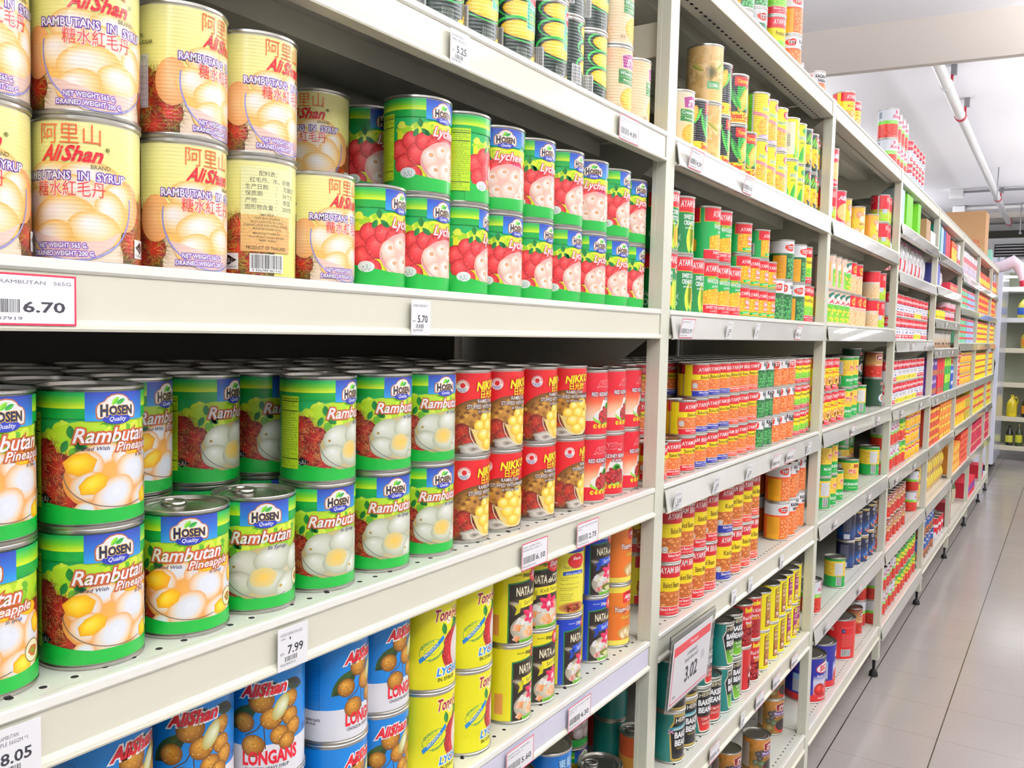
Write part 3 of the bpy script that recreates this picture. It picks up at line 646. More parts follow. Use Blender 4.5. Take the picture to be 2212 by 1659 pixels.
def art_nik():
    a = Art(250, 105, bg='#D3181E')
    rr = random.Random(2)
    a.poly([(-60, -1), (-62, 30), (-40, 56), (-10, 62), (14, 66), (40, 68), (70, 60), (70, -1)], '#4A2A16'); a.up()
    a.ell(-22, 50, 34, 20, ['#5E3A14', '#9A6A24', '#B98436'], ang=18, n=28); a.up()
    for i in range(60):
        x = rr.uniform(-52, 16); y = 34+rr.uniform(0, 30)+(x+20)*.3
        if abs((x+22)/34)**2+((y-50-(x+22)*.3)/17)**2 < 1: a.poly([(x-4, y), (x, y-3.2), (x+4, y), (x, y+3)], rr.choice(['#C9953E', '#8A5A1E', '#A9762C', '#6E4416'])); a.z += .1
    a.z = int(a.z)+1
    for i, (x, y, r) in enumerate(((-50, 32, 11), (-34, 28, 12), (-48, 14, 11), (-26, 16, 10), (66, 40, 12), (74, 22, 12))):
        a.ell(x, y, r, r, ['#5E120E', '#A0201A', '#C23024'], n=16); a.up(); a.hair(x, y, r, r, 80, 6, ['#C23024', '#E05A3A', '#8C6A2A', '#B8A03A', '#7A1614'], .45, seed=i); a.z += .5
    a.z = int(a.z)+1
    for k in range(9): a.leaf(54+k*3, 52+k*2, 32, 5, 70+k*13-40, rr.choice(['#2C6A34', '#1C4A28', '#7AA05A']), '#4A7A3A')
    a.up(); a.ell(-18, 6, 20, 9, ['#8A8078', '#D8D0C4', '#5A4A3C'], n=14, amp=.3); a.up()
    # glass bowl with yellow fruit
    a.poly([(-22, 32), (44, 32), (38, 12), (22, 2), (-2, 2), (-14, 14)], '#E8CE7A'); a.up()
    for (x, y, rx, ry) in ((2, 46, 10, 9), (18, 50, 12, 9), (34, 40, 9, 9), (-8, 36, 10, 8), (10, 36, 13, 10), (28, 32, 12, 9), (0, 24, 13, 9), (20, 20, 15, 10), (8, 12, 12, 8)):
        pillow(a, x, y, rx, ry, 0, ('#E0AC22', '#F7DC5A', '#FFF6B8'), (-.2, .4))
    bowl_line(a, 10, 32, 34, 30, '#E9E4C8', 1.1, 175, 365); bowl_line(a, 10, 34, 32, 7, '#D8D0A8', .8, 180, 360); a.up()
    a.ell(-34, 88, 8.5, 8.5, '#F3E9E4', n=26); a.up(); a.ell(-34, 89, 3.4, 3.4, '#D3181E', n=16)
    for k in range(10): t = radians(k*18+4); a.poly([(-34+4.2*cos(t), 89+4.2*sin(t)), (-34+7.6*cos(t-.09), 89+7.6*sin(t-.09)), (-34+7.6*cos(t+.09), 89+7.6*sin(t+.09))], '#D3181E')
    for k in range(3): a.line([(-41+k*1.5+i*2, 84-k*1.7+(i % 2)) for i in range(7-k)], .7, '#5A6AB0')
    a.up()
    a.text('NIKKO', 8, 84, 11, '#FFE61E', w=46, ital=.22, bold=.035, rot=5, out=(.6, '#A81014')); a.text('BRAND', 22, 80.5, 2, '#F6D8C0', w=8, bold=0)
    a.text('日光牌', 6, 73, 8, '#FFE61E', w=28, bold=.015, out=(.5, '#A81014'))
    a.text('RAMBUTAN', 2, 66, 5, '#F8F4EE', w=30, bold=.005, out=(.3, '#3A1A10')); a.text('STUFFED WITH PINEAPPLE', 4, 58.6, 5.4, '#F8F4EE', w=64, bold=.01, out=(.35, '#3A1A10')); a.text('in heavy syrup', 4, 53, 4, '#F8F4EE', w=32, bold=0, out=(.3, '#3A1A10'))
    a.text('NET WEIGHT 565G', -62, 8, 2.4, '#F0E0D0', w=22, bold=.01)
    a.rect(84, 30, 96, 74, '#3A2018'); a.up()
    for i in range(12): a.text('INGREDIENTS: SYRUP', 90, 71-i*3.3, 1.3, '#D8C8B8', w=10, bold=0)
    a.barcode(86, 6, 102, 28)
    return a

def ali_logo(a, u, v, w, c='#D51F2E', oc='#fff', h=9, k=.8, rot=6):
    a.text('AliShan', u, v, h, c, w=w, ital=.34, bold=.045, out=(k, oc), rot=rot)
def art_kid():
    a = Art(220, 100, bg='#D2162C')
    a.grad(-48, 48, [(22, '#FBEBDC'), (36, '#F7C8A0'), (52, '#E8663E'), (66, '#D2162C')]); a.up()
    a.poly([(-48, 0), (48, 0), (48, 26), (-48, 20)], '#D2162C'); a.up()
    a.ell(4, 26, 30, 11, '#8CC63A', n=26); a.up(); a.ell(4, 30, 29, 11, '#F2F2EA', n=26); a.up()
    a.poly([(-16, 30), (28, 30), (26, 54), (-6, 56)], '#F6F2EE'); a.up()
    rr = random.Random(4)
    for i in range(34): pillow(a, 5+rr.uniform(-17, 17), 26+rr.uniform(-5, 15)*(1), 6.4, 3.9, rr.uniform(0, 180), ('#6E0E14', '#B01A20', '#E05A50'), (-.3, .4)); a.z -= .6
    a.z = int(a.z)+2
    for k in range(9): a.leaf(8, 42, 11, 3.4, 20+k*18, '#2F8A2C', '#5AAE3A')
    a.up(); ali_logo(a, 0, 78, 38, '#D2162C', '#E8A0A0', 9, .7, 3); a.text('BRAND', 14, 74, 2.4, '#fff', w=9)
    a.text('RED KIDNEY BEANS', 0, 62, 6.4, '#fff', w=58, bold=.02, out=(.5, '#5A1430')); a.text('in syrup', 8, 56, 4.6, '#fff', w=20, ital=.1, out=(.5, '#5A1430'))
    for k in range(6): a.ell(-22+k*8.4, 13, 3.6, 3.6, '#F3D12C', n=16)
    a.up(); a.text('B E A N S', 0, 11.6, 3, '#C42A1C', w=44, bold=.02)
    a.rect(-66, 44, -56, 86, '#EFE9E4'); a.barcode(-66, 8, -54, 34)
    for i in range(9): a.text('Nutrition facts', -61, 82-i*4, 1.3, '#555', w=8, bold=0)
    return a

def longans(a, pts, r0=9.5):
    for i, (x, y, k) in enumerate(pts):
        a.ell(x, y, r0*k, r0*k*.98, ['#6B3E0C', '#A8701E', '#C98E2E', '#D9A544'], hl=(-.25, .35), n=22); a.up()
        rr = random.Random(i)
        for q in range(18): t = rr.uniform(0, 6.3); d = r0*k*.8*sqrt(rr.random()); a.ell(x+d*cos(t), y+d*sin(t), .8, .6, rr.choice(['#8A5A18', '#B98028', '#E0B45A']), n=6)
        a.z += .5
    a.z = int(a.z)+1
def art_lon():
    a = Art(250, 105, bg=[(0, '#F2F2F6'), (34, '#F2F2F6'), (34.01, '#0E7FD0'), (105, '#1183D6')])
    a.leaf(-8, 76, 40, 18, 222, '#233A16', '#31501E'); a.leaf(16, 92, 28, 14, 190, '#20240F', '#2C3A16'); a.leaf(18, 94, 26, 12, -20, '#20240F', '#2C3A16'); a.up()
    a.line([(2, 72), (-2, 60), (-8, 50), (-20, 44)], 1.2, '#4A2E12'); a.line([(0, 62), (12, 52), (22, 44)], 1.2, '#4A2E12'); a.line([(-2, 60), (0, 30)], 1, '#4A2E12'); a.up()
    longans(a, ((-4, 79, 1.35), (26, 76, .95), (26, 58, 1.0), (-21, 57, 1.1), (30, 46, 1), (14, 42, 1.05), (6, 60, 1.2), (22, 34, .95), (-12, 34, 1.2)))
    a.ell(15, 70, 7, 14, ['#B5A24A', '#DADCA8', '#F4F6DC'], ang=-28, hl=(.2, .2), n=20); a.up()
    ali_logo(a, -2, 84, 44, '#D8202E', '#fff', 11.5, 1.0, 4)
    a.text('®', 34, 92, 2.6, '#0A2A5A'); a.text('BRAND', 33, 87, 2.6, '#0A2A5A', w=11)
    a.text('LONGANS', 6, 15, 13, '#D8142C', w=56, bold=.04); a.text('CHOICE IN HEAVY SYRUP', 2, 9, 3.4, '#2A2A3A', w=44, bold=.01)
    a.text('EXPIRY DATE:', -66, 22, 2.6, '#333', w=17, al='l'); a.text('SEE ON LID', -66, 18, 2.4, '#333', w=12, al='l')
    a.frame(-64, 34, -50, 84, .35, '#0A4A94')
    for i in range(8): a.rect(-64, 40+i*5.4, -50, 40.25+i*5.4, '#0A4A94')
    a.text('SAMBAL HAT TEMPAH', 52, 40, 2.4, '#0A3A74', w=18); a.text('SILA LIHAT', 52, 36, 2.4, '#0A3A74', w=14)
    a.barcode(66, 6, 88, 26)
    return a
def art_tong():
    a = Art(250, 105, bg='#F1EA1C')
    a.text('Tong', -12, 85, 14, '#A2181E', w=26, ital=.2, bold=.03, out=(.7, '#FBF6D8')); a.text('Hsin', 15, 85, 14, '#A2181E', w=24, ital=.2, bold=.03, out=(.7, '#FBF6D8')); a.text('BRAND', 18, 78, 3.6, '#1A2A1A', w=16)
    a.leaf(2, 70, 22, 12, 30, '#2C7A2C', '#1E5A24'); a.leaf(-8, 66, 16, 8, 100, '#2C8A34', '#1E6A2A'); a.leaf(14, 76, 12, 8, 130, '#2F9A34', '#1E5A24'); a.up()
    a.ell(14, 44, 27, 30, ['#8A1016', '#C4141E', '#E02A2A'], n=30, ang=10); a.up()
    rr = random.Random(3)
    for k in range(50): t = rr.uniform(1.7, 4.6); q = rr.uniform(16, 26); a.ell(14+q*cos(t), 44+q*1.1*sin(t), .9, .7, '#E8504A', n=6)
    a.up(); a.ell(25, 46, 23, 29, ['#E4D6CC', '#F3EEEA', '#FFFFFF'], n=30, hl=(0, .3)); a.up()
    a.poly([(24, 46), (56, 52), (56, 78), (40, 84)], '#F1EA1C'); a.up()
    c = '#1D8F5A'; cx, cy = -26, 50
    a.ell(cx, cy, 17.5, 11.5, c, n=30, ang=28); a.up(); a.ell(cx, cy, 16.9, 10.9, '#F1EA1C', n=30, ang=28); a.up(); a.ell(cx, cy, 11, 6, c, n=26, ang=28); a.up(); a.ell(cx, cy, 10.5, 5.5, '#F1EA1C', n=26, ang=28); a.up()
    a.poly([(-43, 38), (-41, 33), (-9, 62), (-11, 67)], '#1E7FC8'); a.up(); a.text('PRODUCT', -26, 48.6, 3.4, '#F6F2C0', w=24, rot=42, bold=.02)
    a.text('QUALITY', -31, 54.5, 3.4, c, w=20, rot=30, arc=2.2, bold=.02); a.text('GUARANTEE', -20, 40.5, 3.2, c, w=22, rot=28, arc=-2, bold=.02)
    a.text('LYCHEES', 6, 16, 9.5, '#1C86D2', w=52, ital=.2, bold=.035, out=(.8, '#FDFBE8')); a.text('IN SYRUP', -4, 8.5, 4.6, '#26300A', w=28, bold=.015)
    a.text('www.food.com', 40, 12, 1.6, '#667', w=12, bold=0)
    a.frame(-88, 34, -70, 62, .3, '#6A6A18')
    for i in range(6): a.rect(-88, 38+i*4, -70, 38.2+i*4, '#6A6A18')
    a.text('SERVING SIZE ON LID', -70, 8, 1.6, '#333', w=14, bold=0)
    a.barcode(70, 8, 94, 26)
    return a
def art_nata(base, ribbon, net, coco=False):
    a = Art(235, 105, bg=base)
    ed = '#1E7A3A' if base != '#F0E420' else '#1E7A3A'
    a.poly([(-38, -1), (46, -1), (46, 95), (-38, 86)], ed); a.up(); a.poly([(-36, -1), (46, -1), (46, 93), (-36, 84)], '#241A12'); a.up()
    for (x, y, r) in ((-16, 74, 13), (-22, 54, 15), (26, 66, 12), (-4, 62, 10)): a.ell(x, y, r, r*.7, ['#241A12', '#4A362A', '#5E4634'], ang=-20, n=18); a.up()
    a.ell(-24, 55, 15, 4, ['#4A3A2C', '#D8D0B8'], ang=-18, n=18); a.up()
    a.ell(2, 20, 36, 22, ['#A8A08C', '#D9D2BC', '#EDE8D8'], n=30); a.up()
    rr = random.Random(8)
    for i in range(26):
        x = rr.uniform(-26, 32); y = rr.uniform(2, 32); q = rr.uniform(5, 9); c = rr.choice(['#E9E6DA', '#D9D8CC', '#F0941E', '#F2A83A', '#EE8A14', '#F4B04A', '#F4F2EA'] if base == '#F0E420' else ['#E9E6DA', '#D9D8CC', '#E8D44A', '#F2E46A', '#F4F2EA', '#D8402A'])
        t = rr.uniform(0, 1.5); a.poly([(x+q*cos(t+k*pi/2), y+q*.85*sin(t+k*pi/2)) for k in range(4)], c, [c, mixc(c, '#ffffff', .35), mixc(c, '#ffffff', .5), mixc(c, '#665522', .2)]); a.z += .2
    a.z = int(a.z)+1
    if base == '#163CB4': a.ell(-2, 12, 13, 6, ['#5A6A10', '#8A8A1C'], n=16); a.up(); a.ell(0, 10, 8, 3, '#D8D49A', n=14); a.up()
    # orchid
    for k, (an, l) in enumerate(((90, 17), (150, 19), (28, 19), (200, 15), (-30, 15), (260, 12))):
        a.leaf(2, 36, l, 9, an, '#D5174C', '#EC3A6C')
    a.up(); a.ell(2, 35, 4, 5, ['#F2C8D4', '#FFFFFF'], n=12); a.leaf(2, 34, 11, 5, 270, '#C4122C', '#E0304A'); a.up()
    a.poly([(-20, 44), (-28, 40), (-25, 49), (-29, 55), (-18, 57)], mixc(ribbon, '#000000', .25)); a.band(lambda u: 59+4*cos((u-6)/34), lambda u: 47+4*cos((u-6)/34), -22, 40, ribbon, n=12); a.up()
    a.text('Sari Kelapa' if not coco else 'Kiub Nenas', 6, 53, 6.6, '#3A3A10' if ribbon == '#EFE32A' else '#fff', w=38, bold=.0, arc=1.5)
    a.text('NATA', -14, 68, 12, '#F4F0DC', w=24, bold=.015, out=(.35, '#A89A3A')); a.text('de', 3, 68, 8, '#F4F0DC', w=8, ital=.25, out=(.3, '#A89A3A')); a.text('COCO', 20, 68, 12, '#F4F0DC', w=24, bold=.015, out=(.35, '#A89A3A'))
    a.text('ナタデココ', 26, 62.4, 4, '#F0E8C8', w=17)
    a.ell(14, 95, 17, 12, '#DE1A22', n=26); a.up(); a.text('Shamu', 14, 92, 8, '#fff', w=24, ital=.25, bold=.03); a.line([(4, 90), (12, 87.5), (24, 89), (27, 91)], .7, '#fff')
    a.text('Berat bersih', -30, 97, 1.8, '#2A3A10' if base == '#F0E420' else '#E8ECF8', w=12, al='l'); a.text(net, -16, 94.6, 5, '#2A3A10' if base == '#F0E420' else '#fff', w=15, al='l')
    a.poly([(-20, -1), (30, -1), (30, 5.4), (-20, 4)], '#7AC62C'); a.up(); a.text('Semasak Menghasilkan', 4, .9, 3, '#1E5A1E', w=42, bold=.01)
    # info panel at the back left
    if base == '#F0E420': a.rect(-62, 10, -50, 40, '#E79A4E'); a.up(); [a.rect(-61.5, 14+i*3, -50.5, 14.2+i*3, '#7A4A1E') for i in range(8)]
    else:
        a.rect(-112, 1, -46, 97, '#F2E84A'); a.up(); a.ell(-74, 84, 17, 12, '#DE1A22', n=22); a.up(); a.text('Shamu', -74, 86, 5, '#fff', w=16, ital=.2)
        a.text('Nata de COCO', -80, 72, 6, '#4A5A3A', w=34, bold=0); a.text('Sari Kelapa', -52, 72, 4, '#8A7A2A', w=9, ital=.2, bold=0); a.band(lambda u: 67+2*cos((u+78)/14), lambda u: 61+2*cos((u+78)/14), -98, -58, '#1E50B8', n=10); a.up(); a.text('dalam Sirap Pekat', -78, 63, 3.4, '#fff', w=32, bold=.0)
        for i, t in enumerate(['Coco - Makanan Dalam Kelapa', 'Terbaik dari', '', 'Flavour: add honey, pear, citric acid', '', 'Ingredients: Coconut gel, sugar', 'citric acid and water', '', 'Recommended usage:', '- Best serves chilled', '- Blends well with', 'cocktails and desserts']): a.text(t or '.', -102, 57-i*3.2, 1.8, '#5A5A20', al='l', bold=0) if t else None
        a.ell(-78, 10, 26, 9, ['#D8A04A', '#7A2A14', '#C8603A'], n=24); a.up(); [a.ell(-78+rr.uniform(-18, 18), 10+rr.uniform(-5, 5), 2.4, 2, rr.choice(['#6E1A14', '#3F7A2C', '#D98A4A', '#A83A22']), n=8) for i in range(26)]
    return a
def art_coc():
    a = Art(235, 105, bg=[(0, '#F5E45A'), (9, '#F5E45A'), (9.01, '#E2701C'), (95, '#E27A1E'), (95.01, '#F5DF4A'), (105, '#F5DF4A')])
    a.ell(-4, 22, 22, 12, ['#C98A3A', '#F0D8A0'], n=20); a.up()
    for (x, y) in ((-14, 18), (-6, 22), (2, 18), (10, 23), (16, 17)): pillow(a, x, y, 7, 9, 20, ('#C89A50', '#F4E3B4', '#FFF8E0'), (-.2, .3))
    a.rect(-16, 76, 16, 94, '#D8202A'); a.ell(0, 94, 14, 3, '#D8202A'); a.up(); a.text('AliShan', 0, 83, 7, '#fff', w=26, ital=.25, bold=.03); a.text('BRAND', 3, 78, 2.6, '#fff', w=16)
    a.text('Young Coconut', -4, 60, 9.5, '#F8F4EE', w=60, ital=.22, bold=.03, out=(.6, '#8C2A20')); a.text('Honey', -8, 46, 8, '#F3C93A', w=24, ital=.2, bold=.03, out=(.5, '#8C2A20')); a.text('(Sliced)', 22, 46, 6, '#F8F4EE', w=20, ital=.2, out=(.4, '#8C2A20'))
    a.rect(56, 52, 72, 92, '#F1F1EE'); a.up(); [a.text('Nutrition', 64, 88-i*4, 1.6, '#555', w=12, bold=0) for i in range(9)]
    a.barcode(54, 12, 72, 34); a.rect(-74, 52, -56, 92, '#F1F1EE')
    return a

def corn(a, cx, cy, rx, ry, ang=0, c=('#E9B41C', '#FFDB3A', '#FFEE86'), husk=True, seed=0):
    if husk:
        ca, sa = cos(radians(ang)), sin(radians(ang))
        for d in (-1, 1): a.leaf(cx-rx*1.15*ca, cy-rx*1.15*sa, rx*2.3, ry*1.7, ang+d*14, '#2F9A34', '#57B83A')
        a.up()
    a.ell(cx, cy, rx, ry, [c[0], c[1], c[2]], ang=ang, hl=(0, .25), n=24); a.up()
    ca, sa = cos(radians(ang)), sin(radians(ang))
    for i in range(int(rx*2/2.4)):
        x = -rx+1.6+i*2.4
        for j in range(int(ry*2/2.2)):
            y = -ry+1.4+j*2.2
            if (x/rx)**2+(y/ry)**2 < .82: a.ell(cx+x*ca-y*sa, cy+x*sa+y*ca, .95, .85, mixc(c[1], c[2], .7), n=6)
    a.up()
def art_dm():
    a = Art(220, 105, bg='#16281F')
    for (cx, cy) in ((0, 92), (0, 66), (-2, 41)):
        a.ell(cx-16, cy+1, 36, 16, '#33B04A', ang=-4, n=26); a.up(); a.ell(cx-16, cy, 33, 13.5, '#16281F', ang=-4, n=26); a.up(); corn(a, cx-14, cy, 30, 11.5, -3, husk=False)
    a.rect(-8, 44, 22, 100, '#1D9A78'); a.frame(-9, 43, 23, 101, .8, '#E8F0D0'); a.up()
    a.ell(8, 88, 15, 12, '#fff', n=24); a.up(); a.ell(8, 88, 14, 11, '#D81E2A', n=24); a.up(); a.text('Del Monte', 8, 86, 6, '#fff', w=24, bold=.04)
    a.text('Fresh Cut', 8, 70, 5.5, '#fff', w=24, ital=.3, bold=.02); a.text('WHOLE', 8, 60, 6.5, '#D8E86A', w=24, bold=.02); a.text('KERNEL', 8, 52, 6, '#D8E86A', w=24, bold=.02); a.text('CORN', 8, 45, 5, '#fff', w=18, bold=.02)
    rr = random.Random(3)
    for i in range(46): x = rr.uniform(2, 46); y = rr.uniform(4, 4+x*.9); a.ell(x, y, 3.4, 3, ['#E8A81C', '#FFD83A', '#FFF08A'], n=9, hl=(-.2, .3)); a.z += .1
    a.z = int(a.z)+1
    for i in range(7): a.text('NET WT 15.25 OZ (432g)', -24, 17-i*2.2, 1.5, '#D8E0D0', w=16, al='l', bold=0)
    a.barcode(-62, 14, -42, 42); a.rect(-92, 40, -66, 92, '#23332A')
    return a
def art_sw(top, flav, mid, ban='#2F7A3A', logo='#9A3A78', dark=False, kern=('#F0B83A', '#FFE05A', '#FFF2A0')):
    a = Art(220, 100, bg=[(0, mid), (60, mid), (100, top)])
    rr = random.Random(11)
    for i in range(90): a.ell(rr.uniform(-100, 100), rr.uniform(0, 98), rr.uniform(3, 8), rr.uniform(2, 6), mixc(mid, top, rr.random()), n=8); a.z += .02
    a.z = int(a.z)+1
    if dark:
        for (x, y, r, c) in ((-34, 62, 10, '#1E1418'), (-24, 66, 8, '#2A1C20'), (-30, 50, 9, '#241618'), (-40, 38, 10, '#33401A'), (-24, 34, 12, '#3F5A20'), (-38, 18, 9, '#8A7A2A')): a.ell(x, y, r, r*.8, [c, mixc(c, '#ffffff', .15)], n=14, amp=.15); a.up()
    a.ell(4, 22, 26, 20, ['#C8321E', '#E0402A'] if dark else ['#E8A83A', '#F4D07A'], n=26); a.up(); a.ell(4, 26, 24, 17, '#2A1418' if dark else kern[0], n=24); a.up()
    for i in range(90):
        t = rr.uniform(0, 6.3); q = sqrt(rr.random()); x = 4+22*q*cos(t); y = 26+15*q*sin(t)
        a.ell(x, y, 2.7, 2.3, list(('#1A1012', '#38242A', '#5A4448') if dark else kern), n=8, hl=(-.3, .4)); a.z += .02
    a.z = int(a.z)+1
    a.poly([(-19, 70), (19, 70), (21, 90), (0, 95), (-21, 90)], '#F2E2D0'); a.up(); a.poly([(-17.5, 71), (17.5, 71), (19.5, 89), (0, 93.5), (-19.5, 89)], logo); a.up()
    a.text('S', -7, 75, 11, '#fff', w=8, ital=.3, bold=.03); a.text('W', 7, 75, 12, '#fff', w=15, ital=.3, bold=.03); a.text('&', 0, 82, 5, '#fff', ital=.2); a.text('PREMIUM', 0, 71.6, 1.6, '#fff', w=18)
    a.rect(-26, 46 if not dark else 54, 26, 68, ban); a.frame(-26, 46 if not dark else 54, 26, 68, .5, '#E8D8A0'); a.up()
    a.text(flav, 0, 59.5, 6, '#fff', w=46, bold=.01); a.rect(-26, 56, 26, 56.4, '#E8D8A0'); a.text('Premium Quality', 0, 50 if not dark else 55, 3.4 if not dark else 1, '#F0E8D0', w=34, ital=.15)
    a.text('NET WT', -26, 10, 1.8, '#5A3A10'); a.text('15.25 OZ', -26, 7, 1.8, '#5A3A10'); a.rect(-90, 20, -60, 88, mixc(mid, '#ffffff', .35)); a.up(); [a.text('Selected sweet and tender, picked', -75, 84-i*5, 1.9, '#5A4420', w=26, bold=0) for i in range(12)]
    return a
def art_blk():
    a = Art(220, 100, bg=[(0, '#F6C21C'), (23, '#F9D52C'), (23.01, '#15161A'), (100, '#15161A')])
    a.leaf(0, 26, 60, 16, 100, '#2E9A3A', '#1F7A2E'); a.leaf(-10, 28, 54, 14, 112, '#3FAE3A', '#1F7A2E'); a.leaf(20, 26, 40, 12, 60, '#2E9A3A', '#1F7A2E'); a.up()
    corn(a, 6, 50, 30, 12, 62, ('#E8941C', '#F9BE3A', '#FFDE7A')); corn(a, 30, 46, 26, 10, 66, ('#E8941C', '#F9BE3A', '#FFDE7A')); corn(a, -50, 70, 22, 9, 66, ('#E8941C', '#F9BE3A', '#FFDE7A')); a.leaf(-4, 26, 34, 10, 108, '#2E9A3A', '#57B83A'); a.leaf(14, 26, 26, 9, 60, '#2E9A3A', '#1F7A2E'); a.up()
    a.poly([(-20, 78), (20, 78), (20, 98), (-20, 98)], '#D62A2A'); a.up(); a.text('Yummy', 0, 84, 9, '#F8B02C', w=34, ital=.2, bold=.04)
    a.text('Sweet Corn', 0, 9, 12, '#DC3A1C', w=58, bold=.04); a.text('JAGUNG MANIS', 0, 3, 3.6, '#DC3A1C', w=40, bold=.02)
    a.text('Jagung', -66, 6, 14, '#DC3A1C', w=40, bold=.04); a.ell(28, 28, 5, 5, '#4A8AD0', n=16)
    a.rect(-88, 54, -72, 96, '#C8D2DE'); a.up(); [a.text('Nutrition info', -80, 92-i*4, 1.6, '#334', w=14, bold=0) for i in range(9)]
    for i in range(7): a.text('Ingredients: sweet corn kernels, water', -68, 50-i*4, 2, '#E8E8E8', w=26, al='l', bold=0)
    a.ell(-60, 30, 5, 5, '#E8E8E8', n=18)
    return a
def art_tan():
    a = Art(240, 112, bg=[(0, '#F4C878'), (40, '#E8C07E'), (112, '#DDB878')])
    rr = random.Random(6)
    for i in range(60): a.ell(rr.uniform(-30, 50), rr.uniform(30, 100), rr.uniform(4, 10), rr.uniform(4, 9), mixc('#E6BE7C', rr.choice(['#C89A4A', '#F6DCA0', '#A88A3A']), .5), n=9); a.z += .05
    a.z = int(a.z)+1
    a.ell(14, 58, 12, 16, ['#A88A4A', '#6A5A2A', '#4A4A24'], n=14, amp=.3); a.leaf(0, 60, 34, 10, 150, '#9A9A3A', '#C8B45A'); a.leaf(24, 60, 34, 10, 40, '#8A9A3A', '#B8B45A'); a.up()
    a.rect(-86, 38, -38, 108, '#D9C084'); a.frame(-86, 38, -38, 108, .8, '#8A6A3A'); a.up(); [a.text('Selected whole kernel corn, picked at', -62, 100-i*5.4, 2.4, '#5A4420', w=42, bold=0) for i in range(11)]
    a.rect(6, 24, 36, 40, '#5A9A5A'); a.up(); a.text('CORN', 21, 28, 7, '#fff', w=22); a.text('NET WT', -14, 12, 2.4, '#7A5A20'); a.text('15.25 OZ', -14, 8, 2.4, '#7A5A20'); a.text('(432g)', -14, 4, 2.4, '#7A5A20')
    return a
def art_yee():
    a = Art(210, 100, bg='#F7E22C')
    a.rect(-56, -1, -48, 101, '#6CC22C'); a.rect(-48, -1, -44, 101, '#F4F0E0'); a.up()
    a.ell(2, 24, 34, 26, ['#F2A040', '#F8CC6A'], n=26); a.up(); rr = random.Random(9)
    for i in range(70): t = rr.uniform(0, 6.3); q = sqrt(rr.random()); a.ell(2+32*q*cos(t), 24+24*q*sin(t), 4.4, 3.8, ['#E89A1C', '#F8C83A', '#FFE48A'] if rr.random() < .9 else ['#5A9A2A', '#8AC24A'], n=9, hl=(-.2, .3)); a.z += .05
    a.z = int(a.z)+1; a.poly([(-46, 60), (46, 44), (46, 36), (-46, 52)], '#E88A8A'); a.up(); a.ell(4, 3, 36, 5, ['#B8A0D0', '#F0E8F8'], n=20)
    a.ell(8, 86, 14, 10, '#D81E3A', n=22); a.up(); a.text('Yeo', 8, 82, 9, '#fff', w=20, ital=.2, bold=.04); a.text('Jagung', -6, 64, 7, '#6AA22C', w=34, ital=.2, bold=.02, out=(.5, '#fff'))
    a.rect(-98, 20, -64, 90, '#F4A02C'); return a
def art_grc():
    a = Art(210, 100, bg='#F2E51C'); rr = random.Random(1)
    for k in range(12): a.leaf(-30+k*7, -2, rr.uniform(34, 58), 9, 78+rr.uniform(-16, 16), '#2C9A34', '#57B43A'); a.z += .4
    a.z = int(a.z)+1; a.ell(24, 12, 18, 12, ['#C87A1C', '#F0B45A', '#F8D08A'], n=20); a.up(); a.text('WINNIS', 0, 60, 10, '#2C7A3A', w=46, bold=.01, out=(.6, '#fff')); a.text('SWEET CORN', 2, 50, 5, '#2C7A3A', w=44)
    a.rect(-60, 10, -30, 92, '#F6F4D8'); a.up(); [a.rect(-58, 30+i*1.6, -44, 30.7+i*1.6, '#333') for i in range(20)]
    a.ell(4, 84, 16, 9, '#2C8A3A', n=20); return a
def art_drk():
    a = Art(210, 100, bg=[(0, '#1E3A2E'), (22, '#1E3A2E'), (22.01, '#F4D01C'), (62, '#F4D01C'), (62.01, '#263F38'), (100, '#2C4440')]); rr = random.Random(1)
    for k in range(5): a.leaf(-30+k*12, 60, 40, 10, 60+k*5, '#4A8A2C', '#7AB83A')
    for i in range(30): a.ell(rr.uniform(-30, 34), rr.uniform(12, 34), 4.4, 3.8, ['#D88A1C', '#F8C03A', '#FFE08A'], n=9); a.z += .1
    a.z = int(a.z)+1; a.text('KERNEL', 4, 44, 7, '#D8601C', w=32, bold=.03); a.text('CORN', 4, 36, 6, '#D8601C', w=24, bold=.03); a.rect(-6, 80, 26, 96, '#D82A2A'); a.up(); a.text('alis', 10, 84, 8, '#fff', w=24, bold=.03)
    a.rect(-50, 30, -30, 60, '#F2F2EE'); return a

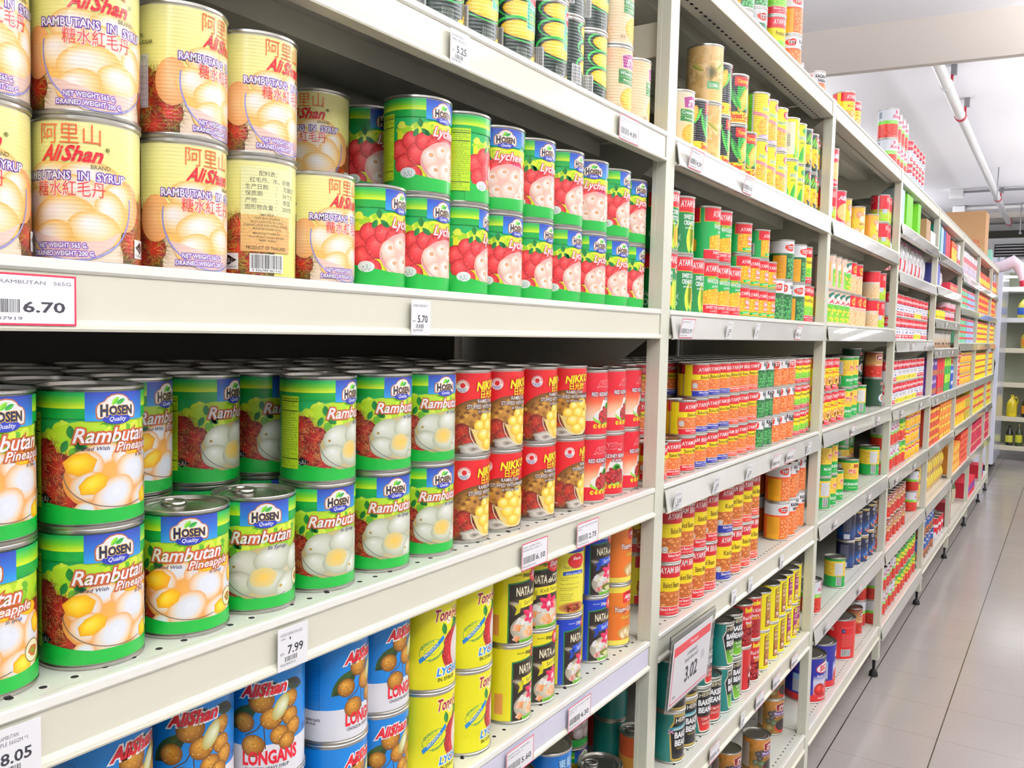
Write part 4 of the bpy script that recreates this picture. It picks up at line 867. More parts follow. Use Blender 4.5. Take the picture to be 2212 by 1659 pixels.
def rooster(a, u, v, k=1.0):
    a.ell(u, v, 8*k, 9.5*k, '#7A4A1E', n=24); a.up(); a.ell(u, v, 7.2*k, 8.7*k, '#E8C88A', n=24); a.up(); a.ell(u, v+1*k, 5.8*k, 6.4*k, '#F6EFE2', n=22); a.up()
    a.ell(u, v, 3.6*k, 4.6*k, ['#1E2A2A', '#5A2018'], n=12, ang=20); a.ell(u-1.6*k, v+5*k, 2*k, 2.4*k, '#C4201E', n=9); a.leaf(u, v-1*k, 6*k, 3*k, 50, '#1E4A3A', '#B8321E'); a.up()
def ayam(name, base, strip, body, fruit, title, stripe_txt='Baked Beans in Tomato', h=100, r='#C81A22', flat=False, sub=None, tc='#5A2A0A', topfrac=.72, strong='#F5D21E'):
    a = Art(210, h, bg=base); V = lambda f: f*h
    W = 46 if not flat else 40
    if fruit: fruit(a)
    a.up(); a.rect(-W-.8, V(topfrac)-.9, W*.55+30, h+1, strong); a.up(); a.rect(-W, V(topfrac), W*.55+30, h+1, r); a.up()
    a.text('AYAM BRAND', 4, V(topfrac)+h*.08, h*.125, '#F8F4F0', w=64, bold=.016, ital=.06, arc=1.5)
    rooster(a, 34, V(topfrac)-h*.02, h/118)
    if title: a.text(title, -2, V(.56), h*.11, tc, w=40 if flat else 38, bold=.01)
    if sub: a.text(sub, 2, V(.44), h*.1, tc, w=40, bold=.01)
    if strip: a.rect(-W, -1, W+10, V(.17), strip); a.rect(-W, V(.17), W+10, V(.185), '#F2E8D0'); a.up(); a.text(stripe_txt, 4, V(.095), h*.055, '#F6F0F0', w=58, bold=.02); a.text('A LOW FAT SOURCE OF FIBRE', 8, V(.03), h*.035, '#F6F0F0', w=46, bold=0)
    return a
def beans(v0, v1, c=('#C8582A', '#E88A4A', '#F6B478'), n=46, rx=6.4, ry=4, u0=-44, u1=50, seed=5, ground='#D8743A', slope=0):
    def f(a):
        a.band(lambda u: v1-abs(u)*slope-2, v0, u0, u1, ground); a.up(); rr = random.Random(seed)
        for i in range(n):
            u = rr.uniform(u0+4, u1-4); v = rr.uniform(v0+3, v1-abs(u)*slope-3); a.ell(u, v, rx*rr.uniform(.8, 1.2), ry*rr.uniform(.85, 1.15), list(c), ang=rr.uniform(-50, 50), hl=(-.3, .35), n=11); a.z += .12
        a.z = int(a.z)+1
    return f
def art_bean(strip, h=64, title='Baked Beans', flat=True, txt='Baked Beans in Tomato'):
    a = ayam('b', '#F7E41E', strip, None, beans(h*.12, h*.56, u0=-42, u1=60, n=48, rx=7, ry=h*.055, ground='#E07A30'), title, txt, h=h, flat=True, topfrac=.70, strong='#F7E41E')
    if strip == '#E0482E': a.ell(34, h*.36, 8, 5, '#F8E0D8', n=16); a.up(); a.text('Chilli', 34, h*.33, 4, '#D83A3A', w=13, ital=.3)
    else: a.ell(-34, h*.34, 5.6, 5.6, '#F4F4F0', n=18); a.up(); a.ell(-34, h*.34, 3.6, 3.6, '#555', n=12); a.up(); a.ell(-34, h*.34, 3, 3, '#F4F4F0', n=12)
    a.rect(-98, 0, -64, h, '#C81A22' if False else '#F7E41E'); a.rect(-80, h*.7, -56, h+1, '#C81A22'); a.line([(-58, 0), (-58, h)], 1.4, '#B8B0A0'); a.line([(-60, 0), (-60, h)], 1, '#3A3A30')
    return a
def art_acr():
    def f(a):
        for (x, g) in ((-6, 84), (8, 96), (22, 78), (34, 100)): a.leaf(x, -2, 60, 20, g, '#D8E84A', '#A8CE3A')
        a.up(); a.leaf(14, 2, 44, 14, 88, '#F0A02C', '#F4C83A')
    a = ayam('c', '#0E7A3C', None, None, f, None, r='#D01A28', topfrac=.75)
    a.text('SWEET CORN', 0, 62, 8, '#fff', w=40, bold=.03); a.text('CREAM STYLE', 0, 51, 8, '#fff', w=40, bold=.03); a.text('JAGUNG ALA KRIM', -2, 44, 3, '#fff', w=30); a.ell(-34, 14, 6, 6, '#E8F4EC', n=18); a.up(); a.ell(-34, 14, 4, 4, '#0E7A3C', n=14); a.text('جاكوڠ', -34, 26, 7, '#fff', w=18, bold=0)
    a.rect(-84, 60, -62, 101, '#D01A28'); return a
def art_awk():
    a = ayam('w', '#12A04A', '#D01A28', None, beans(15, 52, ('#E8981C', '#F9C52C', '#FFE77A'), 80, 5, 4.2, -34, 60, 7, '#F0AA20', .2), None, 'SWEET CORN MANIS', r='#D01A28', topfrac=.74)
    a.text('WHOLE KERNEL', 2, 60, 8, '#F4FAF4', w=52, bold=.03); a.text('JAGUNG', 0, 52, 4, '#F4FAF4', w=24); a.text('JAGUNG', -12, 68, 4, '#F8E83A', w=22, bold=.02); a.rect(-80, 72, -56, 101, '#D01A28'); a.rect(-80, 70.6, -54.6, 72, '#F8E03A'); a.rect(-56, 72, -54.6, 101, '#F8E03A'); beans(15, 40, ('#E8981C', '#F9C52C', '#FFE77A'), 14, 5, 4, -86, -62, 3, '#F0AA20', 0)(a); return a
def art_ass():
    a = ayam('s', '#12A04A', None, None, beans(2, 46, ('#E8981C', '#F9C52C', '#FFE77A'), 70, 4.4, 3.8, -34, 60, 7, '#F0AA20', .12), None, h=64, r='#D01A28', topfrac=.66, flat=True)
    a.text('Super', 6, 29, 8.5, '#fff', w=30, ital=.3, bold=.03, out=(1, '#E0486A')); a.text('sweet Corn', 10, 18, 7, '#fff', w=36, ital=.3, bold=.03, out=(1, '#E0486A')); a.poly([(-22, 4), (26, 9), (26, 15), (-22, 10)], '#16B04E'); a.up(); a.text('Vacuum packed', 2, 7.5, 3, '#fff', w=34, rot=5); a.barcode(-72, 6, -50, 34); return a
def art_tst(body, fruitc, h=98, left='#F2A81E', seed=3, big='KACANG', small='HIJAU'):
    a = Art(215, h, bg=[(0, body), (h*.68, body), (h*.68+.01, '#F4F4F6'), (h, '#F4F4F6')])
    a.rect(-110, h*.64, 110, h*.68, '#17642E' if body == '#1F5A34' else '#E8582A'); a.up()
    rr = random.Random(seed); r1 = 4.6 if body == '#1F5A34' else 5.2
    for i in range(110):
        u = rr.uniform(-34, 60); v = rr.uniform(3, h*.6); a.ell(u, v, r1*(1 if body == '#1F5A34' else 1.25), r1*.95, list(fruitc), hl=(-.25, .35), n=11, ang=rr.uniform(-60, 60)); a.z += .1
    a.z = int(a.z)+1; a.rect(-76, -1, -40, h*.62, left); a.up(); [a.text('Ingredients: beans, water, sugar, salt', -58, h*.56-i*h*.045, 1.9, '#7A3A10', w=30, bold=0) for i in range(10)]
    a.ell(-30, h*.82, 15, 8, '#DE3A26', n=22, ang=-10); a.ell(-24, h*.86, 10, 7, '#DE3A26', n=18, ang=10); a.up(); a.text('TST', -28, h*.79, 8, '#fff', w=20, bold=.03, out=(.4, '#8A1A10'))
    a.text(big, 16, h*.83, 9, '#15161C', w=42, bold=.05); a.text(small, 20, h*.71, 8, '#15161C', w=34, bold=.05)
    if body == '#1F5A34': a.rect(-40, h*.6, 60, h*.64, '#1F5A34')
    return a
def art_pea(h=98):
    a = ayam('p', '#F4E21E', '#C81A2A', None, beans(h*.16, h*.46, ('#5AAA1E', '#8CD63A', '#C8F07A'), 60, 5, 4.4, -42, 60, 3, '#7AC42C', .05), 'Processed Peas', 'Rich in Fibre', h=h, r='#D01A28', topfrac=.74); a.ell(-34, h*.4, 5, 5, '#F4F4F0', n=16); return a
def art_bt(strip, title='Baked Beans'):
    a = ayam('t', '#F4DC1A', strip, None, beans(17, 50, u0=-40, u1=60, n=46, rx=8, ry=4.6, ground='#C86A2C', c=('#9A4A18', '#D8803A', '#F2B870')), title, h=100, topfrac=.76, r='#C41622', strong='#F4DC1A')
    if strip == '#E0482E': a.ell(30, 40, 8, 6, '#F8E0D8', n=16); a.up(); a.text('Chilli', 30, 37, 4.4, '#D83A3A', w=13, ital=.3)
    a.ell(-32, 24, 6, 6, '#F4F4F0', n=18); a.up(); a.ell(-32, 24, 4, 4, '#555', n=12); a.up(); a.ell(-32, 24, 3.2, 3.2, '#F4F4F0', n=12); a.rect(-96, 6, -58, 95, '#E4D01A'); return a

def art_hz(kind):
    a = Art(215, 100, bg=[(0, '#14766F'), (50, '#137F79'), (100, '#14766F')])
    key = [(-24, 97), (-24, 84), (-32, 70), (-18, 6), (-14, 3), (14, 3), (18, 6), (32, 70), (24, 84), (24, 97)]
    def sc(k, dy=0): return [(x*k, 50+(y-50)*k+dy) for x, y in key]
    if kind == 'hze': key = [(-24, 97), (-24, 84), (-33, 70), (-28, 6), (-24, 3), (24, 3), (28, 6), (33, 70), (24, 84), (24, 97)]
    a.poly(sc(1.05), '#B8A05A' if kind == 'hze' else '#5E6A5A'); a.up(); a.poly(sc(1.0), '#F3EFE2' if kind != 'hze' else '#C9AA4A'); a.up(); a.poly(sc(.94), '#16171A'); a.up()
    low = {'hzr': '#DD2A26', 'hzg': '#79C42C', 'hze': '#16171A'}[kind]
    if kind != 'hze': a.poly([(x*.94, 50+(y-50)*.94) for x, y in ((-25, 38), (-18, 6), (-14, 3), (14, 3), (18, 6), (25, 38))], low, [mixc(low, '#16171A', .6)]+[low]*4+[mixc(low, '#16171A', .6)]); a.up()
    a.text('HEINZ', 0, 82, 9, '#D8D0A8' if kind != 'hze' else '#F4F0E0', w=40, bold=.02, arc=2)
    if kind == 'hze': a.poly([(-34, 64), (36, 72), (36, 80), (-34, 72)], '#2F9AA8'); a.up(); a.text('ENGLISH RECIPE', 2, 68.6, 4.6, '#fff', w=50, rot=6.5); a.rect(-36, 60, -24, 68, '#2A3A8A'); a.up(); a.line([(-36, 60), (-24, 68)], 1.4, '#F0F0F4'); a.line([(-36, 68), (-24, 60)], 1.4, '#F0F0F4'); a.line([(-30, 60), (-30, 68)], 1.2, '#D82A3A'); a.line([(-36, 64), (-24, 64)], 1.2, '#D82A3A')
    a.up(); y = 64 if kind != 'hze' else 50
    a.text('BAKED', 0, y, 12, '#fff', w=44, bold=.045); a.text('BEANS' if kind != 'hzg' else 'BEANZ', 0, y-17, 12, '#fff', w=42, bold=.045)
    if kind == 'hzr': a.text('TOMATO', 0, 29, 6, '#F6D8C8', w=28, bold=.01); a.text('SAUCE', 0, 19, 6, '#F6D8C8', w=22, bold=.01)
    elif kind == 'hzg': a.text('NO ADDED', 0, 31, 5, '#fff', w=24, bold=.01); a.text('SUGAR', 0, 22, 5, '#fff', w=18, bold=.01)
    else: a.text('VEGETARIAN SAUSAGES', 0, 26, 3, '#C9AA4A', w=34); a.text('415g NET', 14, 12, 3.4, '#D8D0C0', w=14)
    return a
def art_hob():
    a = Art(210, 100, bg='#C81E22'); a.grad(-40, 60, [(0, '#C81E22'), (50, '#A01418'), (60, '#C81E22')]); beans(2, 46, ('#5E0C12', '#B01A22', '#E0504A'), 70, 6, 4, -30, 60, 3, '#8A1218', 0)(a)
    a.text('hobe', 2, 84, 12, '#F6E62A', w=34, bold=.05); a.text('Red Kidney', 4, 66, 9, '#F8F4F0', w=48, bold=.015); a.text('Beans', 0, 55, 7, '#F8F4F0', w=24); a.text('红腰豆', 4, 48, 5, '#F6C83A', w=26); a.ell(-24, 34, 6, 6, '#F0E8E4', n=18); a.rect(-58, 0, -52, 100, '#E8C0B8'); a.line([(-55, 0), (-55, 100)], .8, '#6A1A1A')
    return a
def art_kim(c):
    a = Art(200, 96, bg='#F6E918'); a.ell(0, 88, 17, 4, '#2A2A12'); a.rect(-19, 8, 19, 88, '#2E2A14'); a.up(); a.rect(-17.5, 9.5, 17.5, 87, c); a.ell(0, 87, 16, 4, c); a.up(); a.rect(-13, 76, 16, 88, '#F6E918'); a.up(); a.text('Kimball', 1, 79, 7.5, '#1A1A10', w=25, bold=.03)
    t = ('FOUL', 'MEDAMAS') if c != '#9A1E6E' else ('CHICK', 'PEAS'); a.text(t[0], 0, 62, 9, '#F6E8C8', w=28, bold=.01); a.text(t[1], 0, 52, 6, '#F6E8C8', w=28, bold=.01)
    beans(10, 40, ('#8A4A14', '#D8823A', '#F0B878') if c != '#9A1E6E' else ('#C8922A', '#F0C85A', '#FBE6A0'), 22, 6, 5, -17, 17, 2, '#7A4A1C' if c != '#9A1E6E' else '#A8781C')(a); a.ell(-8, 20, 5, 5, '#E8E4DC', n=14); a.up(); a.rect(-72, 24, -34, 84, '#F1E21A'); a.up(); a.text('kacang parang', -53, 72, 3, '#A82A1E', w=30); [a.text('ingredients beans water', -53, 64-i*5, 2, '#5A5A10', w=30, bold=0) for i in range(6)]; a.barcode(-64, 8, -46, 26)
    a.barcode(54, 30, 74, 60); return a
def art_sic():
    a = Art(420, 142, bg=[(0, '#D3242A'), (22, '#D3242A'), (22.01, '#20279A'), (142, '#1E2596')]); a.grad(-50, 60, [(22, '#E0402E'), (46, '#C8C4E8'), (66, '#E4E4F6'), (86, '#3A44B0')]); a.up()
    for (x, y, r) in ((-24, 40, 22), (22, 44, 26), (52, 38, 18), (0, 32, 18)): a.ell(x, y, r, r*.92, ['#A8141A', '#D82420', '#F06A54'], hl=(-.25, .35), n=26); a.up()
    for k in range(6): a.leaf(14, 62, 12, 4, k*60, '#4A6A2A')
    a.up(); a.ell(0, 112, 42, 18, '#D3242A', n=30, ang=8); a.up(); a.ell(0, 112, 39, 15.5, '#F6F4F4', n=30, ang=8); a.up(); a.text('SICA', 0, 103, 17, '#D3242A', w=54, ital=.1, bold=.05, rot=5); a.leaf(-8, 128, 18, 7, 60, '#2C8A4A'); a.leaf(-4, 128, 16, 6, 110, '#2C8A4A')
    a.text('Peeled Tomatoes', 0, 80, 10, '#F4F2FA', w=76, ital=.3, bold=.01); a.text('Pomodori Pelati', 0, 8, 6, '#F6E8E8', w=60, ital=.2)
    for s in (-1, 1): a.rect(s*96-22, 28, s*96+22, 88, '#9CC4E6'); a.up(); a.rect(s*96-22, 28, s*96+22, 68, '#C8CCDC'); a.up(); [a.rect(s*96-19, 32+i*5, s*96+19, 32.6+i*5, '#7A7E9A') for i in range(7)]; [a.text('Ingredienti', s*96, 124-i*6, 2.6, '#A8B0E0', w=28, bold=0) for i in range(5)]
    return a
def art_redb():
    a = Art(420, 142, bg='#D21A1C'); a.ell(0, 60, 40, 34, ['#8A1012', '#E04A34'], n=24); a.up(); a.text('POMODORI', 0, 104, 13, '#F6E8D8', w=80, bold=.03)
    u = 95; a.rect(u-28, 116, u+28, 116.8, '#F0A8A0'); a.rect(u-26, 98, u-12, 112, '#2A2A6A'); a.ell(u-19, 105, 4, 4, '#D8D8F0'); a.up(); [a.text('ingredients peeled tomatoes juice', u, 88-i*6, 3, '#F0B0A0', w=46, bold=0) for i in range(8)]; a.barcode(u-26, 10, u+14, 36); a.rect(u+40, 0, u+60, 50, '#E8A04A'); return a
def art_grm(h=98, jar=False):
    a = Art(215, h, bg=[(0, '#0E9A3C'), (h*.38, '#0E9A3C'), (h*.38+.01, '#F2CF3A'), (h*.92, '#F4D84A'), (h*.92+.01, '#1E8A34'), (h, '#1E8A34')])
    rr = random.Random(3)
    for i in range(120): a.ell(rr.uniform(-100, 100), rr.uniform(h*.4, h*.88), rr.uniform(4, 7), rr.uniform(3.4, 5.5), ['#D8981C', '#F2C83A', '#FBE88A'], hl=(-.25, .35), n=10); a.z += .06
    a.z = int(a.z)+1; a.text('MUSHROOMS', 4, h*.18, 9, '#F4F8F0', w=60, bold=.03); a.text('CHOICE WHOLE', 6, h*.09, 3.4, '#D8F0C8', w=34); a.text('蘑菇', 2, h*.58, 11, '#D83A4A', w=30, bold=.02, out=(.8, '#F8E8D8')); a.rect(6, h*.76, 30, h*.88, '#A84A1C'); a.up(); a.rect(-70, h*.42, -38, h*.86, '#E4E4E2'); a.up(); [a.rect(-68, h*.46+i*4, -40, h*.46+i*4+.4, '#8A8A88') for i in range(9)]; a.barcode(-64, 5, -44, h*.36)
    return a
def art_amu():
    a = ayam('m', '#F6DE1E', '#D8283A', None, None, None, 'Packed Fresh', r='#CE1826', topfrac=.72)
    for (x, y) in ((-26, 30), (-6, 34), (14, 30), (34, 34), (4, 20)): a.rect(x-4, y-12, x+4, y, '#F2D8A0'); pillow(a, x, y, 11, 14, 0, ('#C8802A', '#F0B45A', '#FBDC9A'), (-.2, .3))
    a.text('Mushrooms', 0, 54, 8, '#E0502A', w=48, bold=.02); a.text('Cendawan', 0, 64, 4, '#7A6A1A', w=30); a.rect(-82, 72, -58, 101, '#CE1826'); return a
def art_nar():
    a = Art(255, 110, bg='#123A22'); a.text('Narcissus', 10, 88, 10, '#D8505A', w=44, ital=.3, bold=.03, out=(.4, '#E8C8C0')); a.text('STRAW', 12, 74, 6.5, '#E8E8DC', w=24, bold=.02); a.text('MUSHROOM', 12, 64, 6.5, '#E8E8DC', w=38, bold=.02); a.ell(12, 34, 32, 20, '#7AA8D8', n=26); a.up(); a.ell(12, 35, 30, 18, '#E8E4E0', n=26); a.up()
    for (x, y) in ((0, 34), (10, 40), (20, 36), (26, 28), (8, 26)): pillow(a, x, y, 7, 10, 15, ('#4A2A1A', '#B87A4A', '#E8B88A'), (-.2, .3))
    a.text('NET WEIGHT 15 oz', 10, 8, 3.4, '#C8D0C0', w=44); return a
def art_cir():
    a = Art(215, 100, bg=[(0, '#1E2A52'), (30, '#1A4A8A'), (60, '#101A38'), (100, '#0E1630')]); a.ell(8, 26, 26, 17, ['#D8C04A', '#0E1630'], n=24); a.up(); a.ell(8, 30, 24, 16, ['#1A5AA0', '#2A7AC8'], n=24); a.up(); rr = random.Random(2)
    for i in range(14): a.ell(8+rr.uniform(-15, 15), 26+rr.uniform(-9, 11), 6, 5, ['#8A1414', '#D8302A', '#F2806A'] if i % 3 else ['#A87A4A', '#F0E0C8'], n=12, hl=(-.2, .3)); a.z += .2
    a.z = int(a.z)+1; a.text('CIRIO', 8, 78, 11, '#F2F2F4', w=38, bold=.02); a.text('Legumi', 8, 62, 6, '#D8C88A', w=24, ital=.3); a.ell(0, 98, 30, 3, '#C8A84A'); a.rect(-80, 30, -46, 92, '#1A2444'); a.up(); [a.text('Ingredienti: legumi acqua sale', -63, 88-i*4.2, 2.1, '#C8CCD8', w=30, bold=0) for i in range(14)]; a.rect(-74, 5, -52, 24, '#D8DCE4'); return a
def art_rex():
    a = Art(210, 100, bg=[(0, '#F0C48A'), (50, '#F6E0B8'), (62, '#F4E8D8'), (62.01, '#DC2230'), (100, '#DC2230')]); rr = random.Random(2)
    for i in range(60): a.ell(rr.uniform(-50, 60), rr.uniform(2, 46), 7, 6, ['#E0A860', '#F6DCA8', '#FFF4DC'], n=11, hl=(-.2, .3)); a.z += .08
    a.z = int(a.z)+1; a.ell(4, 80, 18, 13, '#E8B43A', n=9, amp=.15); a.up(); a.text('REX', 4, 74, 10, '#B8141E', w=26, bold=.03); a.text('LONGAN MAS', 4, 52, 7, '#D8502A', w=50, bold=.02, out=(.6, '#FFF6E4')); return a
def art_ais():
    a = Art(205, 100, bg='#F6E2CC'); [a.rect(-100+i*3.2, -1, -98.6+i*3.2, 101, '#F2B8A0') for i in range(62)]; a.up(); a.rect(-78, 22, -40, 84, '#F2A83A', '#F6C45A'); a.rect(-78, 12, -40, 22, '#D8DCE4'); a.rect(-30, 6, 48, 62, '#8CD02C', '#57B03A'); a.ell(10, 86, 30, 12, '#2C6A5A', n=20); a.up(); a.ell(14, 80, 26, 10, '#F8F4EE', n=20); a.up(); a.rect(-34, 60, 50, 76, '#F8F4EE'); a.up(); a.text('Alis', 4, 63, 11, '#D8284A', w=44, ital=.3, bold=.04); rr = random.Random(3)
    for i in range(40): a.ell(rr.uniform(-20, 44), rr.uniform(8, 50), 5, 4.6, ['#C8B81C', '#ECE03A', '#F8F48A'], n=10, hl=(-.2, .3)); a.z += .08
    return a
def art_loy():
    a = Art(215, 100, bg=[(0, '#F6C02C'), (50, '#F8D83A'), (100, '#F2B040')])
    for (x, y, c) in ((-20, 74, '#F08A4A'), (6, 82, '#F4A85A'), (26, 70, '#F6B86A'), (-8, 60, '#F8E8C8'), (0, 16, '#F8D8A0'), (22, 12, '#F0A040'), (-26, 20, '#F4B860')): a.ell(x, y, 14, 12, [c, mixc(c, '#ffffff', .4)], n=16, hl=(-.2, .3)); a.up()
    a.rect(-24, 36, 34, 50, '#F4D070'); a.up(); a.text('MUSHROOM', 4, 39, 8, '#A8601C', w=48, bold=.02); a.rect(-80, 0, -46, 100, '#F2A02C'); return a
def art_comp():
    a = Art(215, 100, bg=[(0, '#9ACA2C'), (36, '#B8D83A'), (40, '#C8A04A'), (48, '#C8A04A'), (48.01, '#D2202E'), (100, '#D2202E')]); a.ell(30, 52, 20, 19, '#F0E8D8', n=22); a.up(); a.ell(30, 52, 17, 16, ['#A8642A', '#D89A5A', '#6A3A1A'], n=14, amp=.15); a.up(); a.text('番茄', 2, 76, 15, '#F0C8C0', w=36, bold=.0); a.rect(-50, -1, -44, 101, '#F2F0EC'); a.rect(-30, 30, -10, 48, '#C8D8E8'); a.rect(40, 8, 58, 20, '#F2E42A'); a.ell(-76, 84, 11, 11, '#F4E8E4', n=16); a.up(); a.ell(-76, 84, 9, 9, '#D2202E', n=16)
    a.text('MUSHROOM', 4, 14, 5, '#D84A2A', w=36); return a
def art_frb():
    a = Art(215, 110, bg='#DE2A44'); a.rect(-80, -1, -46, 111, '#F4F0F0'); a.ell(4, 46, 34, 28, ['#F0C878', '#F6DCA0'], n=24); a.up(); [a.line([(-24+i*5, 26+(i*7 % 11)), (-14+i*5, 44+(i*5 % 13)), (-8+i*5, 66-(i*3 % 9))], 3, '#E8B45A') for i in range(9)]; a.up(); [a.line([(-26+i*6, 30+(i*5 % 11)), (-10+i*5, 50+(i*5 % 9)), (-4+i*4, 64)], 1.4, '#FBE6B0') for i in range(8)]; a.up(); a.text('AliShan', 2, 84, 13, '#F8E8EC', w=60, ital=.34, bold=.05); a.text('YOUNG CORN', 2, 8, 8, '#fff', w=56, bold=.03); return a
def art_tom(kind='tom'):
    top = '#E6EAF2'; a = Art(215, 100, bg=[(0, '#C8281E'), (48, '#D23A26'), (48.01, '#7CCB3E'), (60, '#7CCB3E'), (60.01, top), (100, top)]); rr = random.Random(7)
    for i in range(50): a.ell(rr.uniform(-100, 100), rr.uniform(4, 44), rr.uniform(5, 9), rr.uniform(4, 7), ['#9A1812', '#D0301E', '#EE6A4A'], n=11, hl=(-.2, .3)); a.z += .06
    a.z = int(a.z)+1; a.text('TOMATO PUREE', 4, 51, 5, '#E8F4D0', w=48, bold=.01); a.text('ALoya', 6, 70, 12, '#B83A5A', w=38, ital=.2, bold=.05); a.ell(6, 90, 6, 7, '#C24A64', n=14); a.rect(-70, 70, -54, 92, '#9AA4B0'); a.text('NET WEIGHT 400g', 4, 3, 3, '#F0D8C8', w=36); return a
def art_tomy():
    a = Art(215, 100, bg=[(0, '#C8281E'), (46, '#D83A26'), (46.01, '#E6E22C'), (78, '#E6E22C'), (78.01, '#3AA83A'), (100, '#3AA83A')]); [a.ell(x, 22, 13, 13, ['#9A1812', '#D8301E', '#F27A5A'], n=16, hl=(-.2, .3)) for x in (-64, -20, 10, 40)]; a.text('Pomi', 4, 54, 12, '#3A8A2A', w=44, bold=.04); a.ell(40, 60, 9, 9, '#F4F48A', n=14); return a
def art_cam(var=0):
    a = Art(205, 98, bg=[(0, '#F2F2F6'), (58, '#F2F2F6'), (58.01, '#CC1A2A'), (98, '#CC1A2A')]); a.text("Campbell's", 0, 72, 15, '#F8F0F0', w=58, ital=.25, bold=.025); a.rect(-60, 56, 60, 58.5, '#2A3A7A'); a.up()
    if var: a.rect(-40, 3, 50, 26, '#F2DA3A'); a.up(); [a.ell(x, 14, 6, 6, '#8ABA3A', n=10) for x in (-20, 4, 28)]
    else: a.rect(-16, 4, 24, 22, '#CC2A34'); a.ell(2, 33, 6, 5, '#3A5AA0', n=12)
    a.up(); a.text('Cream of', 2, 45, 5, '#3A3A5A', w=28, ital=.2); a.text('Chicken', 2, 37, 5, '#3A3A5A', w=24, ital=.2) if var else a.text('Soup', 2, 12, 7, '#fff', w=24, bold=.03); return a
def art_swr():
    a = Art(215, 98, bg=[(0, '#C8321E'), (40, '#B8281A'), (55, '#C89A5A'), (98, '#7A2418')]); [a.ell(x, y, 12, 10, ['#8A140E', '#D0301C', '#EE6444'], n=14, hl=(-.2, .3)) for x, y in ((-30, 20), (-6, 16), (18, 20), (40, 16), (-76, 20))]; a.up(); a.poly([(-16, 66), (16, 66), (18, 88), (0, 92), (-18, 88)], '#F0D8A8'); a.up(); a.poly([(-14, 68), (14, 68), (16, 86), (0, 90), (-16, 86)], '#8A1A1E'); a.up(); a.text('SW', 0, 72, 11, '#fff', w=22, ital=.3, bold=.03); a.text('TOMATOES', 0, 46, 6, '#F6E8D0', w=44, bold=.02); return a
def art_plain(bg, blobs=(), band=None, txt=None, tc='#fff', h=98, tv=.6, th=10, seed=1):
    a = Art(215, h, bg=bg); rr = random.Random(seed)
    if band: a.rect(-108, band[0]*h, 108, band[1]*h, band[2]); a.up()
    for c in blobs:
        for i in range(7): a.ell(rr.uniform(-60, 60), rr.uniform(.06, .5)*h, rr.uniform(5, 11), rr.uniform(4, 9), c, n=10, amp=.1); a.z += .1
    a.z = int(a.z)+1
    if txt: a.text(txt, 4, h*tv, th, tc, w=56, bold=.03)
    return a
def art_lgh():
    a = Art(250, 105, bg=[(0, '#0FA336'), (12, '#0FA336'), (12.01, '#3A2A14'), (60, '#8A5A1E'), (105, '#D8C02C')]); longans(a, ((-44, 44, 1.3), (-24, 52, 1.2), (-50, 24, 1.2), (30, 60, 1), (46, 44, 1.2)), 10)
    for (x, y, rx, ry, g) in ((-18, 38, 13, 10, 20), (4, 42, 14, 12, 0), (24, 40, 13, 14, 0), (-12, 24, 14, 11, 0), (12, 24, 16, 12, 10), (32, 24, 13, 12, 0)): pillow(a, x, y, rx, ry, g, ('#A89A90', '#D8CCC8', '#F6F0EE'), (-.25, .35))
    a.band(lambda u: 11+abs(u)*.1, -1, -80, 80, '#0FA336'); a.up(); a.text('Longan', 4, 60, 11, '#F8F4EE', w=46, ital=.3, bold=.01, out=(.6, '#A86A2C')); hosen_base(a); hosen_logo(a, -2, 92, .92); return a
def art_tob():
    a = Art(250, 105, bg='#0F6FC0'); a.ell(4, 30, 32, 20, ['#3A9AE0', '#A8D8F4'], n=24); a.up()
    for (x, y) in ((-12, 32), (6, 38), (22, 30), (2, 22), (18, 18)): pillow(a, x, y, 11, 9, 0, ('#A89A3A', '#F0E8C0', '#FFFCE8'), (-.2, .3))
    a.text('東星', 0, 84, 11, '#A8D8F4', w=30, out=(.5, '#1A3A6A')); a.text('Tong Hsin', 0, 62, 12, '#C8301E', w=56, bold=.04, out=(1.2, '#F4B82A')); return a
def art_orb():
    a = Art(205, 100, bg=[(0, '#E8902A'), (60, '#F0A84A'), (60.01, '#E8683A'), (100, '#E8683A')]); a.text('Ayam', 4, 74, 14, '#D82A3A', w=44, ital=.3, bold=.05, out=(.8, '#F6C8A0')); [pillow(a, x, y, 10, 7, 30, ('#C86A1C', '#F4B85A', '#FBE0A0')) for x, y in ((-20, 30), (0, 40), (20, 30), (-10, 18), (14, 16), (36, 40))]; return a

